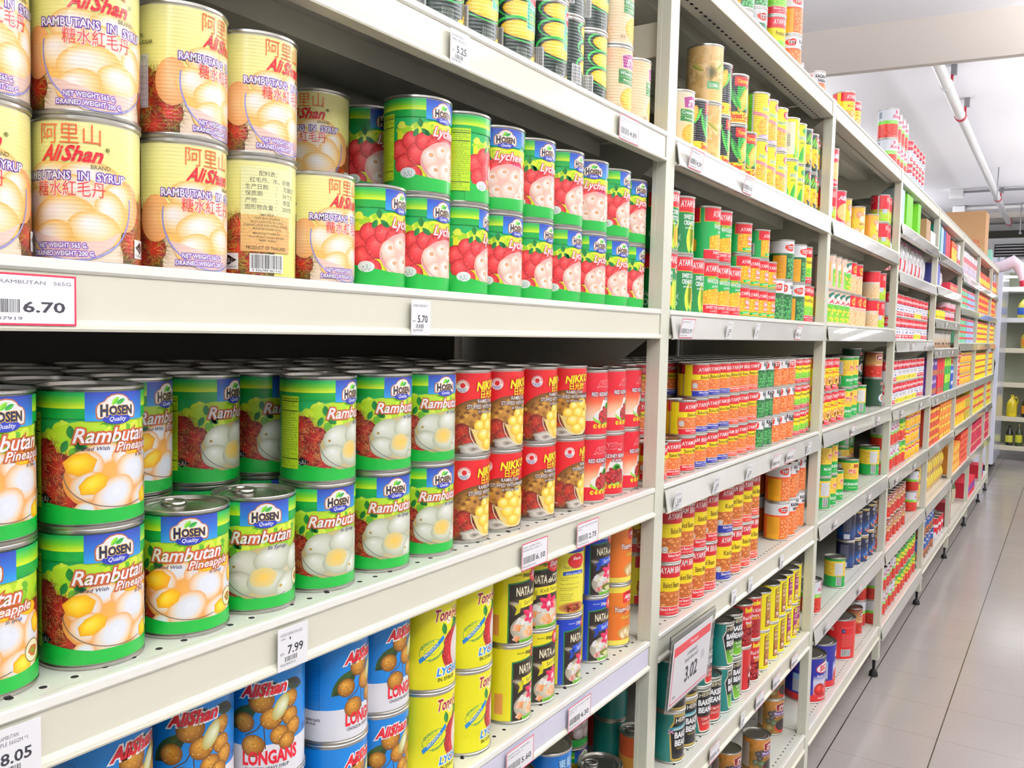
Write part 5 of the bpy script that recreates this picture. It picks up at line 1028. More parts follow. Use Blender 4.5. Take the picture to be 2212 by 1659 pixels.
# ------------------------------------------------------------------ kinds of goods
# code: (object name, category, artwork, radius, height, material, description)
KD = {
'ali': ('rambutan_can', 'can', art_ali, .041, .1135, 'fine', 'yellow rambutan can'),
'lyc': ('lychee_can', 'can', lambda: art_hosen('lyc'), .041, .1135, 'label', 'green red-fruit lychee can'),
'rpi': ('rambutan_can', 'can', lambda: art_hosen('rpi'), .041, .1135, 'label', 'green pineapple-rambutan can'),
'ram': ('rambutan_can', 'can', lambda: art_hosen('ram'), .041, .1135, 'label', 'green white-fruit rambutan can'),
'nik': ('stuffed_rambutan_can', 'can', art_nik, .041, .1135, 'label', 'red sunburst rambutan can'),
'kid': ('kidney_bean_can', 'can', art_kid, .0365, .109, 'label', 'pinkish-red kidney bean can'),
'lon': ('longan_can', 'can', art_lon, .041, .1135, 'label', 'blue and white longan can'),
'tong': ('lychee_can', 'can', art_tong, .041, .1135, 'label', 'yellow lychee can'),
'naty': ('coconut_gel_can', 'can', lambda: art_nata('#F0E420', '#EFE32A', '300gm'), .0375, .1135, 'label', 'black-and-yellow nata can'),
'natc': ('coconut_gel_can', 'can', lambda: art_nata('#F0E420', '#EFE32A', '300gm', True), .0375, .1135, 'label', 'black-and-yellow pineapple-cube can'),
'natb': ('coconut_gel_can', 'can', lambda: art_nata('#163CB4', '#1E4FC0', '230gm'), .036, .1135, 'label', 'blue nata can'),
'coc': ('coconut_can', 'can', art_coc, .0375, .1135, 'label', 'orange young-coconut can'),
'dm': ('corn_can', 'can', art_dm, .0365, .115, 'ribbed', 'dark green corn-cob can'),
'swk': ('corn_can', 'can', lambda: art_sw('#F6C89A', 'Whole Kernel', '#F4D8B0'), .0365, .112, 'ribbed', 'peach whole-kernel corn can'),
'tan': ('corn_can', 'can', art_tan, .03825, .118, 'label', 'tan sepia-print can'),
'swc': ('corn_can', 'can', lambda: art_sw('#E8DCC0', 'Cream Style', '#F0D8A0', kern=('#E8A82C', '#F4C04A', '#F8D480')), .0365, .11, 'label', 'cream-style corn can'),
'blk': ('corn_can', 'can', art_blk, .0365, .11, 'ribbed', 'black sweet corn can'),
'yee': ('corn_can', 'can', art_yee, .035, .11, 'ribbed', 'yellow corn can with bowl'),
'grc': ('corn_can', 'can', art_grc, .035, .11, 'ribbed', 'yellow corn can with leaves'),
'drk': ('corn_can', 'can', art_drk, .034, .11, 'label', 'dark green and yellow can'),
'acr': ('cream_corn_can', 'can', art_acr, .0365, .1135, 'label', 'dark green cream-corn can'),
'awk': ('kernel_corn_can', 'can', art_awk, .0365, .1135, 'label', 'bright green whole-kernel can'),
'ass': ('small_corn_can', 'can', art_ass, .0335, .073, 'label', 'small supersweet corn can'),
'tstg': ('pea_can', 'can', lambda: art_tst('#1F5A34', ('#1A5A2A', '#3E9A4A', '#8AD08A')), .035, .108, 'ribbed', 'white-and-green pea can'),
'pea': ('pea_can', 'can', art_pea, .034, .108, 'ribbed', 'yellow processed-pea can'),
'bkr': ('flat_bean_can', 'can', lambda: art_bean('#D21A26'), .0335, .0735, 'label', 'red-banded short bean can'),
'bkb': ('flat_bean_can', 'can', lambda: art_bean('#22309A'), .0335, .0735, 'label', 'blue-banded short bean can'),
'bko': ('flat_bean_can', 'can', lambda: art_bean('#E0482E'), .0335, .0735, 'label', 'orange-banded short bean can'),
'tgs': ('short_pea_can', 'can', lambda: art_tst('#1F5A34', ('#1A5A2A', '#3E9A4A', '#8AD08A'), h=64), .0335, .0735, 'label', 'short white-and-green pea can'),
'tos': ('short_peanut_can', 'can', lambda: art_tst('#E8702A', ('#C8501A', '#F0904A', '#FBC08A'), h=64, small='PANGGANG'), .0335, .0735, 'label', 'short orange bean can'),
'pes': ('short_pea_can', 'can', lambda: art_pea(64), .0335, .0735, 'label', 'short yellow pea can'),
'bt': ('baked_bean_can', 'can', lambda: art_bt('#D21A26'), .0345, .108, 'ribbed', 'tall red-banded bean can'),
'btb': ('baked_bean_can', 'can', lambda: art_bt('#22309A', 'Kacang'), .0345, .108, 'ribbed', 'tall blue-banded bean can'),
'bto': ('baked_bean_can', 'can', lambda: art_bt('#E0482E'), .0345, .108, 'ribbed', 'tall orange-banded bean can'),
'tsto': ('orange_bean_can', 'can', lambda: art_tst('#E8702A', ('#C8501A', '#F0904A', '#FBC08A'), small='PANGGANG'), .0345, .106, 'label', 'white-topped orange bean can'),
'hzr': ('teal_bean_can', 'can', lambda: art_hz('hzr'), .0345, .108, 'label', 'teal can with red keystone'),
'hze': ('teal_bean_can', 'can', lambda: art_hz('hze'), .0345, .108, 'label', 'teal can with black keystone'),
'hzg': ('teal_bean_can', 'can', lambda: art_hz('hzg'), .0345, .108, 'label', 'teal can with lime keystone'),
'hob': ('kidney_bean_can', 'can', art_hob, .034, .11, 'label', 'deep red kidney bean can'),
'kimg': ('broad_bean_can', 'can', lambda: art_kim('#A8742A'), .0325, .105, 'label', 'yellow can with brown panel'),
'kimp': ('chickpea_can', 'can', lambda: art_kim('#9A1E6E'), .0325, .105, 'label', 'yellow can with purple panel'),
'swb': ('black_bean_can', 'can', lambda: art_sw('#D8903A', 'Black Beans', '#8A6428', '#5E3A86', '#8E1E22', True), .0385, .108, 'label', 'brown-gold black bean can'),
'sic': ('catering_tomato_can', 'can', art_sic, .066, .152, 'label', 'large blue tomato can'),
'redb': ('catering_tomato_can', 'can', art_redb, .066, .152, 'label', 'large red tomato can'),
'grm': ('mushroom_can', 'can', art_grm, .0365, .108, 'label', 'green-based mushroom can'),
'bigm': ('mushroom_can', 'can', lambda: art_grm(110), .0405, .12, 'label', 'wide green-based mushroom can'),
'amu': ('mushroom_can', 'can', art_amu, .0365, .108, 'label', 'red-topped mushroom can'),
'nar': ('mushroom_can', 'can', art_nar, .042, .12, 'label', 'dark green straw-mushroom can'),
'cir': ('pulse_can', 'can', art_cir, .0345, .108, 'label', 'navy can of pulses'),
'rex': ('longan_can', 'can', art_rex, .0365, .11, 'label', 'red-and-gold longan can'),
'ais': ('drink_can', 'can', art_ais, .0345, .11, 'label', 'pale striped drink can'),
'loy': ('mushroom_can', 'can', art_loy, .0365, .11, 'label', 'amber mushroom can'),
'comp': ('mushroom_can', 'can', art_comp, .0365, .11, 'label', 'red-and-lime mushroom can'),
'frb': ('baby_corn_can', 'can', art_frb, .037, .12, 'label', 'crimson young-corn can'),
'tom': ('tomato_can', 'can', art_tom, .0365, .108, 'label', 'white-and-red tomato can'),
'tomw': ('tomato_can', 'can', art_tom, .0405, .12, 'label', 'wide white-and-red tomato can'),
'tomy': ('tomato_can', 'can', art_tomy, .0365, .108, 'label', 'green-topped tomato can'),
'lgh': ('longan_can', 'can', art_lgh, .041, .1135, 'label', 'brown longan can with green base'),
'tob': ('fruit_can', 'can', art_tob, .041, .1135, 'label', 'bright blue fruit can'),
'orb': ('nut_can', 'can', art_orb, .034, .108, 'label', 'orange nut can'),
'red': ('kidney_bean_can', 'can', lambda: art_plain('#B8201C'), .034, .108, 'label', 'plain red can in shadow'),
'cam': ('soup_can', 'can', art_cam, .034, .1, 'label', 'red-and-white soup can'),
'camy': ('soup_can', 'can', lambda: art_cam(1), .034, .1, 'label', 'red-and-white soup can with yellow band'),
'swr': ('stewed_tomato_can', 'can', art_swr, .0365, .108, 'label', 'brown-red tomato can'),
'yel': ('yellow_can', 'can', lambda: art_plain([(0, '#F0A81C'), (60, '#F8D02C'), (98, '#F0C02A')], ('#E87A1C', '#F8E05A'), (.62, .8, '#D8301E'), 'SUP'), .04, .075, 'label', 'yellow can with red band'),
'rdc': ('luncheon_can', 'can', lambda: art_plain('#D83024', ('#F0E8E0', '#F08A5A'), (.5, .75, '#F2ECE8'), 'HAM', '#C8201C'), .036, .09, 'label', 'red-and-white luncheon can'),
'tubp': ('round_tub', 'tub', lambda: art_plain([(0, '#C8202A'), (40, '#C8202A'), (40.1, '#F0B0C0'), (98, '#F4D0D8')], ('#3A2A3A',)), .05, .055, 'label', 'pink and red round tub'),
'tuby': ('round_tub', 'tub', lambda: art_plain([(0, '#E8D81C'), (98, '#F2E83A')], ('#5A9A2C', '#D83A2A')), .046, .055, 'label', 'yellow round tub'),
'jar': ('black_lidded_jar', 'jar', lambda: art_plain([(0, '#8A5A2A'), (40, '#C8B49A'), (80, '#E0DCD4'), (98, '#141414')], ('#3A2414',)), .036, .1, 'label', 'black-lidded jar'),
'blt': ('blue_tin', 'tin', lambda: art_plain([(0, '#7A4A2A'), (40, '#B0603A'), (45, '#1E5AA8'), (98, '#1A4A98')], ('#3A1E14', '#D88A4A'), None, 'MILO', '#F0E8E0', tv=.7), .045, .12, 'label', 'blue-and-brown tin'),
'rdt': ('red_tin', 'tin', lambda: art_plain([(0, '#E8E4E4'), (30, '#E8E4E4'), (30.1, '#CC2030'), (98, '#C81E2C')], ('#C82030',), (.55, .7, '#F0E8E8')), .045, .13, 'label', 'red-and-white tin'),
'sph': ('blue_jar', 'jar', lambda: art_plain([(0, '#2A4A8A'), (40, '#D84030'), (50, '#2A7AC8'), (98, '#1A2A4A')]), .03, .13, 'label', 'blue-labelled slim jar'),
}
_mesh = {}
def ring_mesh(kind, r, h):
    k = (kind, r, h)
    if k not in _mesh:
        b = MB(); b.lathe(top_prof(r, h, .0012, .0043) if kind == 'lid' else bot_prof(r, .0012, .0043), M['tin'] if kind == 'lid' else M['tin_dull'], 48)
        _mesh[k] = b.mesh(kind if kind == 'lid' else 'base_rim', smooth=38)
    return _mesh[k]
_art = {}
def body_mesh(code, whole):
    k = (code, whole)
    if k not in _mesh:
        nm, cat, fn, r, h, mt, ds = KD[code]
        if code not in _art: _art[code] = fn()
        _mesh[k] = can_mesh(nm, _art[code], r, h, M[mt], whole=whole, seg=48 if not whole or code in ('ram', 'rpi', 'nik', 'lyc', 'kid', 'bkb') else 32)
    return _mesh[k]
def place(code, x, y, z, rot, label, group, whole=False):
    nm, cat, fn, r, h, mt, ds = KD[code]
    o = bpy.data.objects.new(nm, body_mesh(code, whole)); COL.objects.link(o)
    o.location = (x, y, z); o.rotation_euler = (0, 0, radians(rot)); tag(o, label, cat, group)
    if not whole:
        for kk, n2 in (('lid', 'lid'), ('base', 'base_rim')):
            c = bpy.data.objects.new(n2, ring_mesh(kk, r, h)); COL.objects.link(c); c.parent = o
    return o
TIER = {1: ['lone can'], 2: ['lower can', 'upper can'], 3: ['bottom can', 'middle can', 'top can'], 4: ['lowest can', 'second-lowest can', 'second-highest can', 'highest can']}
def pull_tab(o, code):
    nm, cat, fn, r, h, mt, ds = KD[code]
    lid = [c for c in o.children if c.name.startswith('lid')][0]
    b = MB(); zz = h-.0030+.0012
    ring = [(r-.0245+.0120*cos(2*pi*i/20), .0098*sin(2*pi*i/20), zz+.0009) for i in range(21)]
    b.tube(ring, .0015, M['tin'], 8, cap=False); b.box((r-.0125, -.004, zz-.001), (r-.0062, .004, zz+.0010), M['tin']); b.lathe([(.0001, .0016), (.0022, .0014), (.0026, 0)], M['tin'], 12, at=(r-.0085, 0, zz-.0005))
    t = b.build('pull_tab', lid, smooth=40); t.rotation_euler = (0, 0, radians(200))

LAYOUT = [
(1,'A',[(-0.069,-1.1589,'ali+ali',[-30,0]),(-0.055,-1.0774,'ali+ali',[-48,-18]),(-0.055,-0.9905,'ali+ali',[2,22]),(-0.055,-0.9078,'ali+ali',[-163,6]),(-0.055,-0.8251,'ali',[6]),(-0.055,-0.7423,'lyc',[14]),(-0.055,-0.6596,'lyc+lyc',[4,0]),(-0.055,-0.5769,'lyc+lyc',[26,60]),(-0.055,-0.4942,'lyc+lyc',[0,-32]),(-0.055,-0.4115,'lyc+lyc',[8,-6]),(-0.055,-0.3248,'lyc+lyc',[4,4]),(-0.055,-0.2421,'lyc+lyc',[-6,-34]),(-0.055,-0.1594,'lyc+lyc',[-8,8]),(-0.069,-0.0615,'lyc+lyc',[10,-8])]),
(1,'B',[(-0.069,-1.158,'rpi+rpi',[-22,6]),(-0.064,-1.0692,'rpi+rpi',[-2,0]),(-0.064,-0.9799,'rpi',[-26]),(-0.064,-0.8972,'ram',[-22]),(-0.064,-0.8098,'ram+ram',[-8,18]),(-0.064,-0.7154,'ram+ram',[-10,0]),(-0.064,-0.629,'ram+ram',[-6,-6]),(-0.066,-0.5463,'nik+nik',[4,-2]),(-0.066,-0.4636,'nik+nik',[-22,-4]),(-0.066,-0.3683,'nik+nik',[-4,4]),(-0.062,-0.2823,'nik+nik',[12,-30]),(-0.058,-0.2042,'kid+kid',[-4,0]),(-0.06,-0.1306,'kid+kid',[-34,10]),(-0.0645,-0.057,'kid+kid',[14,16])]),
(1,'C',[(-0.069,-1.1569,'lon',[-20]),(-0.062,-1.062,'lon+lon',[0,10]),(-0.062,-0.9745,'lon+lon',[0,-30]),(-0.054,-0.8911,'lon+lon',[0,-40]),(-0.054,-0.7957,'lon+lon',[10,8]),(-0.062,-0.7134,'lon+lon',[-14,4]),(-0.054,-0.6311,'tong+tong',[8,0]),(-0.054,-0.5474,'tong+tong',[14,6]),(-0.054,-0.4362,'naty+naty',[14,2]),(-0.058,-0.3606,'naty+natc',[2,-20]),(-0.054,-0.2798,'natb+natb',[12,105]),(-0.064,-0.1627,'natb+natb',[0,0]),(-0.066,-0.0733,'coc+coc',[0,14])]),
(1,'T',[(-0.0495,-0.638,'dm+dm',[0,0]),(-0.0495,-0.5643,'dm+dm',[10,0]),(-0.0495,-0.4747,'dm+dm',[0,0]),(-0.0495,-0.3844,'dm+dm',[12,0]),(-0.062,-0.3117,'dm+dm',[70,40]),(-0.06,-0.238,'dm+dm',[30,20]),(-0.0495,-0.1651,'swk+swk',[0,10]),(-0.0495,-0.0914,'swk',[30]),(-0.13,-0.0587,'tan+tan',[-40,0])]),
(2,'T',[(-0.05,0.1163,'swc',[0]),(-0.05,0.19,'blk',[30]),(-0.0512,0.2655,'tan+tan',[0,-60]),(-0.056,0.3408,'blk+blk',[20,50]),(-0.05,0.4336,'blk+blk',[-10,-20]),(-0.05,0.5074,'blk',[-20]),(-0.05,0.5974,'yee+yee',[0,10]),(-0.05,0.6682,'yee+yee',[10,0]),(-0.05,0.755,'yee+yee',[0,-10]),(-0.05,0.8687,'grc+grc',[0,30]),(-0.05,0.9394,'grc+grc',[0,0]),(-0.05,1.0091,'drk+drk',[0,10]),(-0.05,1.0779,'drk+drk',[0,0]),(-0.062,1.1455,'drk+drk',[0,0])]),
(2,'A',[(-0.054,0.0671,'acr+acr',[-40,-20]),(-0.054,0.1469,'acr+acr',[0,0]),(-0.058,0.2218,'acr',[6]),(-0.054,0.2954,'awk+awk',[0,20]),(-0.054,0.3691,'awk+awk',[0,0]),(-0.054,0.4429,'awk',[0]),(-0.054,0.5199,'ass+ass+ass',[0,10,0]),(-0.054,0.5909,'ass+ass',[0,0]),(-0.054,0.6621,'ass+ass+ass',[0,0,20]),(-0.054,0.7298,'ass+ass',[0,0]),(-0.054,0.8012,'tstg',[20]),(-0.054,0.8808,'tstg+tstg',[0,30]),(-0.054,1.0076,'tstg+tstg',[20,40]),(-0.054,1.0773,'pea+pea',[0,0]),(-0.062,1.1455,'pea',[-30])]),
(2,'B',[(-0.052,0.053,'bkr',[-20]),(-0.052,0.1207,'bkr',[0]),(-0.052,0.1982,'bkr+bkr',[0,8]),(-0.052,0.2659,'bkb+bkb+bkb',[-25,0,8]),(-0.052,0.3342,'bkb+bkb+bkb',[6,0,0]),(-0.052,0.4019,'bkb+bkb+bkb',[0,-8,-18]),(-0.052,0.4696,'bko+bko+bko',[-14,0,0]),(-0.052,0.5373,'bko+bko+bko',[0,4,-30]),(-0.052,0.6051,'bko+bko+bko',[0,0,0]),(-0.052,0.6728,'tgs+tgs+tgs',[0,0,0]),(-0.052,0.7405,'tgs+tgs+tgs',[-20,-20,0]),(-0.052,0.8082,'tos+tos+tos',[0,-10,20]),(-0.052,0.8759,'tos+tos+tos',[0,0,-10]),(-0.052,0.9436,'tos+tos+tos',[-30,0,30]),(-0.052,1.0113,'pes+pes+pes',[0,0,0]),(-0.052,1.079,'pes+pes+pes',[-10,0,0]),(-0.0615,1.146,'pes+pes+pes',[0,0,0])]),
(2,'C',[(-0.052,0.1376,'bt+bt',[-20,0]),(-0.052,0.2073,'bt+bt',[-16,-20]),(-0.052,0.2802,'bt+bt',[0,4]),(-0.052,0.3508,'bt+bt',[-30,8]),(-0.052,0.4523,'btb+btb',[4,4]),(-0.052,0.525,'bto+bto',[-30,-24]),(-0.052,0.5947,'bto+bto',[0,0]),(-0.06,0.6813,'bto+bto',[-20,-10]),(-0.052,0.9367,'tsto+tsto',[20,20]),(-0.052,1.0064,'tsto+tsto',[-20,-10]),(-0.0625,1.0753,'tsto+tsto',[-20,0]),(-0.0625,1.145,'tsto+tsto',[-20,0])]),
(2,'D',[(-0.052,0.1932,'hze+hze',[10,0]),(-0.056,0.2701,'hze+hze',[6,-14]),(-0.052,0.348,'hzr+hzr',[-4,14]),(-0.052,0.4177,'hzr',[-14]),(-0.05,0.4874,'hzg+hzg',[30,14]),(-0.052,0.5571,'hzg+hzg',[12,0]),(-0.052,0.6344,'hob+hob',[60,0]),(-0.052,0.7096,'hob+hob',[0,-20]),(-0.052,0.7992,'kimg+kimg',[0,0]),(-0.052,0.8847,'kimg+kimg',[0,0]),(-0.052,0.9504,'kimg+kimg',[0,0]),(-0.052,1.0161,'kimp+kimp',[0,0]),(-0.052,1.0819,'kimp+kimp',[0,0]),(-0.0605,1.147,'kimp+kimp',[-30,60])]),
(2,'E',[(-0.06,0.5079,'swb',[0]),(-0.1,0.7327,'swb',[0]),(-0.06,0.8621,'swb',[0]),(-0.1,1.1385,'swb+swb',[-10,0])]),
(3,'T',[(-0.056,1.3434,'comp+frb',[0,0]),(-0.056,1.4706,'frb',[0]),(-0.06,1.577,'loy',[30]),(-0.056,1.7805,'loy',[0]),(-0.05,2.0009,'loy',[20]),(-0.06,2.267,'comp+comp',[0,0]),(-0.0645,2.343,'comp+comp',[0,0])]),
(3,'A',[(-0.056,1.3791,'ais+ais',[0,40]),(-0.056,1.4566,'ais+ais',[0,40]),(-0.056,1.5379,'ais+ais',[0,40]),(-0.056,1.612,'ais+ais',[0,0]),(-0.056,1.6837,'rex+rex',[0,0]),(-0.056,1.7885,'rex+rex',[0,0]),(-0.056,1.8703,'rex',[0]),(-0.056,2.1197,'rex+rex',[10,30]),(-0.056,2.2471,'comp+comp',[0,0])]),
(3,'B',[(-0.056,1.3045,'amu+amu',[0,0]),(-0.056,1.392,'amu+amu',[0,0]),(-0.056,1.4845,'amu+amu',[0,0]),(-0.056,1.5894,'amu',[0]),(-0.056,1.7052,'grm+grm',[-20,0]),(-0.06,1.8125,'grm+grm',[0,0]),(-0.056,1.9477,'grm',[60]),(-0.145,2.2981,'nar+nar',[-10,0]),(-0.07,2.3375,'nar+swr',[0,-20])]),
(3,'C',[(-0.06,1.4576,'grm+grm',[60,0]),(-0.06,1.5436,'grm+grm',[0,0]),(-0.06,1.649,'grm',[0]),(-0.17,2.2572,'bigm+bigm',[0,60]),(-0.06,1.8795,'bigm',[-40]),(-0.0685,2.339,'bigm',[40]),(-0.17,2.339,'bigm+bigm',[0,60])]),
(3,'D',[(-0.056,1.3741,'tom',[0]),(-0.056,1.7236,'grm',[50]),(-0.08,2.0076,'cir+cir',[40,50]),(-0.07,2.0766,'cir+cir',[0,0]),(-0.056,2.1449,'cir+cir',[0,0]),(-0.056,2.264,'cir+cir',[0,0]),(-0.0625,2.345,'cir+cir',[0,0])]),
(3,'E',[(-0.08,1.4648,'sic',[5]),(-0.08,1.6112,'sic',[40]),(-0.08,1.9289,'redb',[-110]),(-0.08,2.226,'swr',[0]),(-0.09,2.343,'tom+tom',[60,60])]),

]
SHN = {'R': 0, 'T': 1, 'A': 2, 'B': 3, 'C': 4, 'D': 5, 'E': 6}
def shelf_name(bay, i): return '%s shelf down' % ORD[i] if i else 'top shelf'
front = {}
for bay, lev, row in LAYOUT:
    z = LEV[lev]-.0028
    for ci, (x, y, ks, rots) in enumerate(row):
        zz = z; ks = ks.split('+')
        for ti, (k, ro) in enumerate(zip(ks, rots)):
            lab = '%s, %s of %s stack, %s, %s' % (KD[k][6], TIER[len(ks)][ti], NTH[ci], shelf_name(bay, SHN[lev]), BAY[bay])
            o = place(k, x, y, zz, ro-(0 if bay == 1 or k.startswith('kim') else 14 if bay == 3 else 17 if lev == 'D' else 10), lab, '%s, %s, %s' % (KD[k][6]+'s', shelf_name(bay, SHN[lev]), BAY[bay]), whole=bay >= 3)
            front[(bay, lev, ci, ti)] = o; zz += KD[k][4]+.0002
for k in ((1, 'B', 2, 0), (1, 'B', 3, 0)): pull_tab(front[k], 'ram')

def stack(code, x, y, z, n, rots, bay, si, where, whole=True, tab=False, grp=None):
    for ti in range(n):
        o = place(code if isinstance(code, str) else code[ti], x, y, z, rots[ti] if rots else 0, '%s, %s %s, %s, %s' % (KD[code][6], TIER[n][ti], where, shelf_name(bay, si), BAY[bay]), grp or '%s, %s, %s' % (KD[code][6]+'s', shelf_name(bay, si), BAY[bay]), whole)
        z += KD[code][4]+.0002
    if tab: pull_tab(o, code)
# second row and deeper rows of the nearest bay
zA, zB, zC, zD, zT, zR = (LEV[k]-.0028 for k in 'ABCDTR')
stack('ali', -.145, -.925, zA, 2, [0, 0], 1, 2, 'behind the third column')
stack('ali', -.145, -.74, zA, 2, [0, -62], 1, 2, 'in shade behind gap', False)
stack('lyc', -.141, -.655, zA, 2, [0, -4], 1, 2, 'in shade behind gap', False)
ROW2 = [('rpi', -1.145), ('rpi', -1.062), ('rpi', -.979), ('ram', -.896), ('ram', -.813), ('ram', -.73), ('ram', -.647), ('nik', -.564), ('nik', -.481), ('nik', -.398), ('nik', -.315), ('kid', -.222), ('kid', -.148), ('kid', -.074)]
for rw in range(4):
    x = -.150-.0835*rw
    if x < -.44: break
    for i, (k, y) in enumerate(ROW2):
        yy = y+(.02 if rw % 2 else 0)-(.012 if k == 'kid' else 0)
        for ti in range(2):
            place(k, x, yy, zB+ti*(KD[k][4]+.0002), (24 if rw == 0 and i == 3 else 12 if rw == 0 and i == 4 else 14*((i*7+rw*3) % 5-2)), '%s, %s, %s row back, %s from left, fourth shelf, nearest bay' % (KD[k][6], TIER[2][ti], NTH[rw+1], NTH[i]), 'cans in the deep rows of the nearest bay', whole=not (rw == 0 and 0 < i < 6))
# lowest shelf in view of the nearest bay
stack('tob', -.056, -.3086, zD, 2, [0, -10], 1, 5, 'beside price tag', False)
stack('lon', -.056, -.42, zD, 2, [0, 0], 1, 5, 'left of fruit stack')
stack('lgh', -.148, .0-.075, zD, 2, [0, -6], 1, 5, 'behind pull-tab can', False)
stack('lyc', -.056, -.1154, zD, 1, [0], 1, 5, 'with ring pull', False, tab=True)
stack('red', -.205, .165, zD, 2, [0, 0], 2, 5, 'deep behind the post')
stack('orb', -.063, .055, zD, 1, [-10], 2, 5, 'right beside the post', False, tab=True)
stack('hze', -.135, .085, zD, 2, [90, 90], 2, 5, 'dark behind front row')
# second bay: rows behind
for rw in range(3):
    x = -.124-.0685*rw
    for i in range(16):
        k = 'bkr' if i < 3 else 'bkb' if i < 6 else 'bko' if i < 9 else 'tgs' if i < 11 else 'tos' if i < 14 else 'pes'
        for ti in range(3):
            place(k, x, .06+i*.0695, zB+ti*(KD[k][4]+.0002), (i*17+rw*31) % 40-20, '%s, %s, %s row back, %s from left, fourth shelf, second bay' % (KD[k][6], TIER[3][ti], NTH[rw+1], NTH[i]), 'short cans in the deep rows', whole=True)
for i in range(7): stack('bt' if i < 4 else 'bto', -.133, .17+i*.073, zC, 2, [20, -10], 2, 4, 'behind %s of front' % NTH[i])
for i in range(4): stack('tsto', -.138, .925+i*.071, zC, 2, [180, 170], 2, 4, 'turned away, %s from left' % NTH[i])
for i in range(10): stack('acr' if i < 3 else 'awk', -.138, .08+i*.0745, zA, 2, [10, -30], 2, 2, 'second row, %s from left' % NTH[i])
# goods on the roof of the rack
stack('tgs', -.085, .5707, zR, 2, [0, 0], 2, 0, 'first stack in view')
stack('tstg', -.085, .668, zR, 2, [20, 0], 2, 0, 'second stack in view')
stack('pea', -.06, .7437, zR, 2, [-20, -26], 2, 0, 'third stack in view')
stack('tsto', -.06, .895, zR, 3, [-14, 12, -30], 2, 0, 'tallest stack')
stack('pea', -.15, 1.22, zR, 1, [0], 2, 0, 'behind white-topped pair')
stack('tsto', -.115, 1.13, zR, 1, [-30], 2, 0, 'left of pair')
stack('tsto', -.08, 1.245, zR, 1, [-60], 2, 0, 'right of pair')
stack('amu', -.052, 1.5214, zR, 1, [-18], 3, 0, 'nearer of two')
stack('amu', -.06, 1.652, zR, 1, [-24], 3, 0, 'farther of two')
stack('tomw', -.06, 2.352, zR, 2, [-45, -38], 3, 0, 'at the end post')
for i in range(3): stack('tomw', -.064, 2.46+i*.084, zR, 2, [-40, -46], 4, 0, 'in %s stack' % NTH[i])
for i in range(5): stack('cam', -.06, 2.80+i*.09, zR, 2, [-22, -15], 4, 0, 'in %s roof stack' % NTH[i])

# ------------------------------------------------------------------ runs of goods in the far bays
def run(code, bay, si, y0, n, tiers, x=-.056, gap=.0015, rot=-14, step=None):
    nm, cat, fn, r, h, mt, ds = KD[code]; z = BAYL[bay][si]-.0028
    for i in range(n):
        y = by(bay)+y0+r+i*(step or (2*r+gap))
        for ti in range(tiers):
            place(code, x-(.004 if (i*5+ti) % 3 == 0 else 0), y, z+ti*(h+.0002), rot+((i*37+ti*11) % 17-8), '%s, %s, %s from left, %s, %s' % (ds, TIER[tiers][ti], NTH[i], shelf_name(bay, si), BAY[bay]), '%ss, %s, %s' % (ds, shelf_name(bay, si), BAY[bay]), whole=True)
run('cam', 4, 3, .02, 9, 2, gap=.005); run('camy', 4, 3, .685, 3, 2, gap=.005); run('cam', 4, 3, .905, 3, 2, gap=.005)
run('cam', 4, 4, .02, 3, 2, gap=.012); run('camy', 4, 4, .27, 8, 2, gap=.006); run('cam', 4, 4, .87, 3, 2, gap=.006)
run('tom', 4, 5, .02, 5, 2, gap=.006); run('tomy', 4, 5, .43, 2, 2); run('yel', 4, 5, .60, 5, 3, gap=.003); run('sph', 4, 5, 1.05, 1, 1)
run('swr', 4, 6, .03, 8, 2, gap=.01); run('swr', 4, 6, .72, 4, 1, x=-.13); run('tom', 4, 6, 1.02, 1, 2)
run('tom', 4, 7, .02, 6, 2, gap=.005); run('tomy', 4, 7, .5, 8, 2, gap=.003)
run('tubp', 5, 3, .62, 4, 2); run('tuby', 5, 3, .2, 4, 1, step=.095)
run('jar', 5, 4, .15, 5, 1, gap=.02); run('jar', 5, 4, .62, 4, 1, gap=.03)
run('blt', 5, 8, .06, 5, 2, gap=.01); run('rdt', 5, 8, .72, 3, 1, gap=.01)
run('rdc', 6, 4, .03, 5, 3, gap=.004); run('yel', 6, 4, .44, 8, 3, gap=.004)

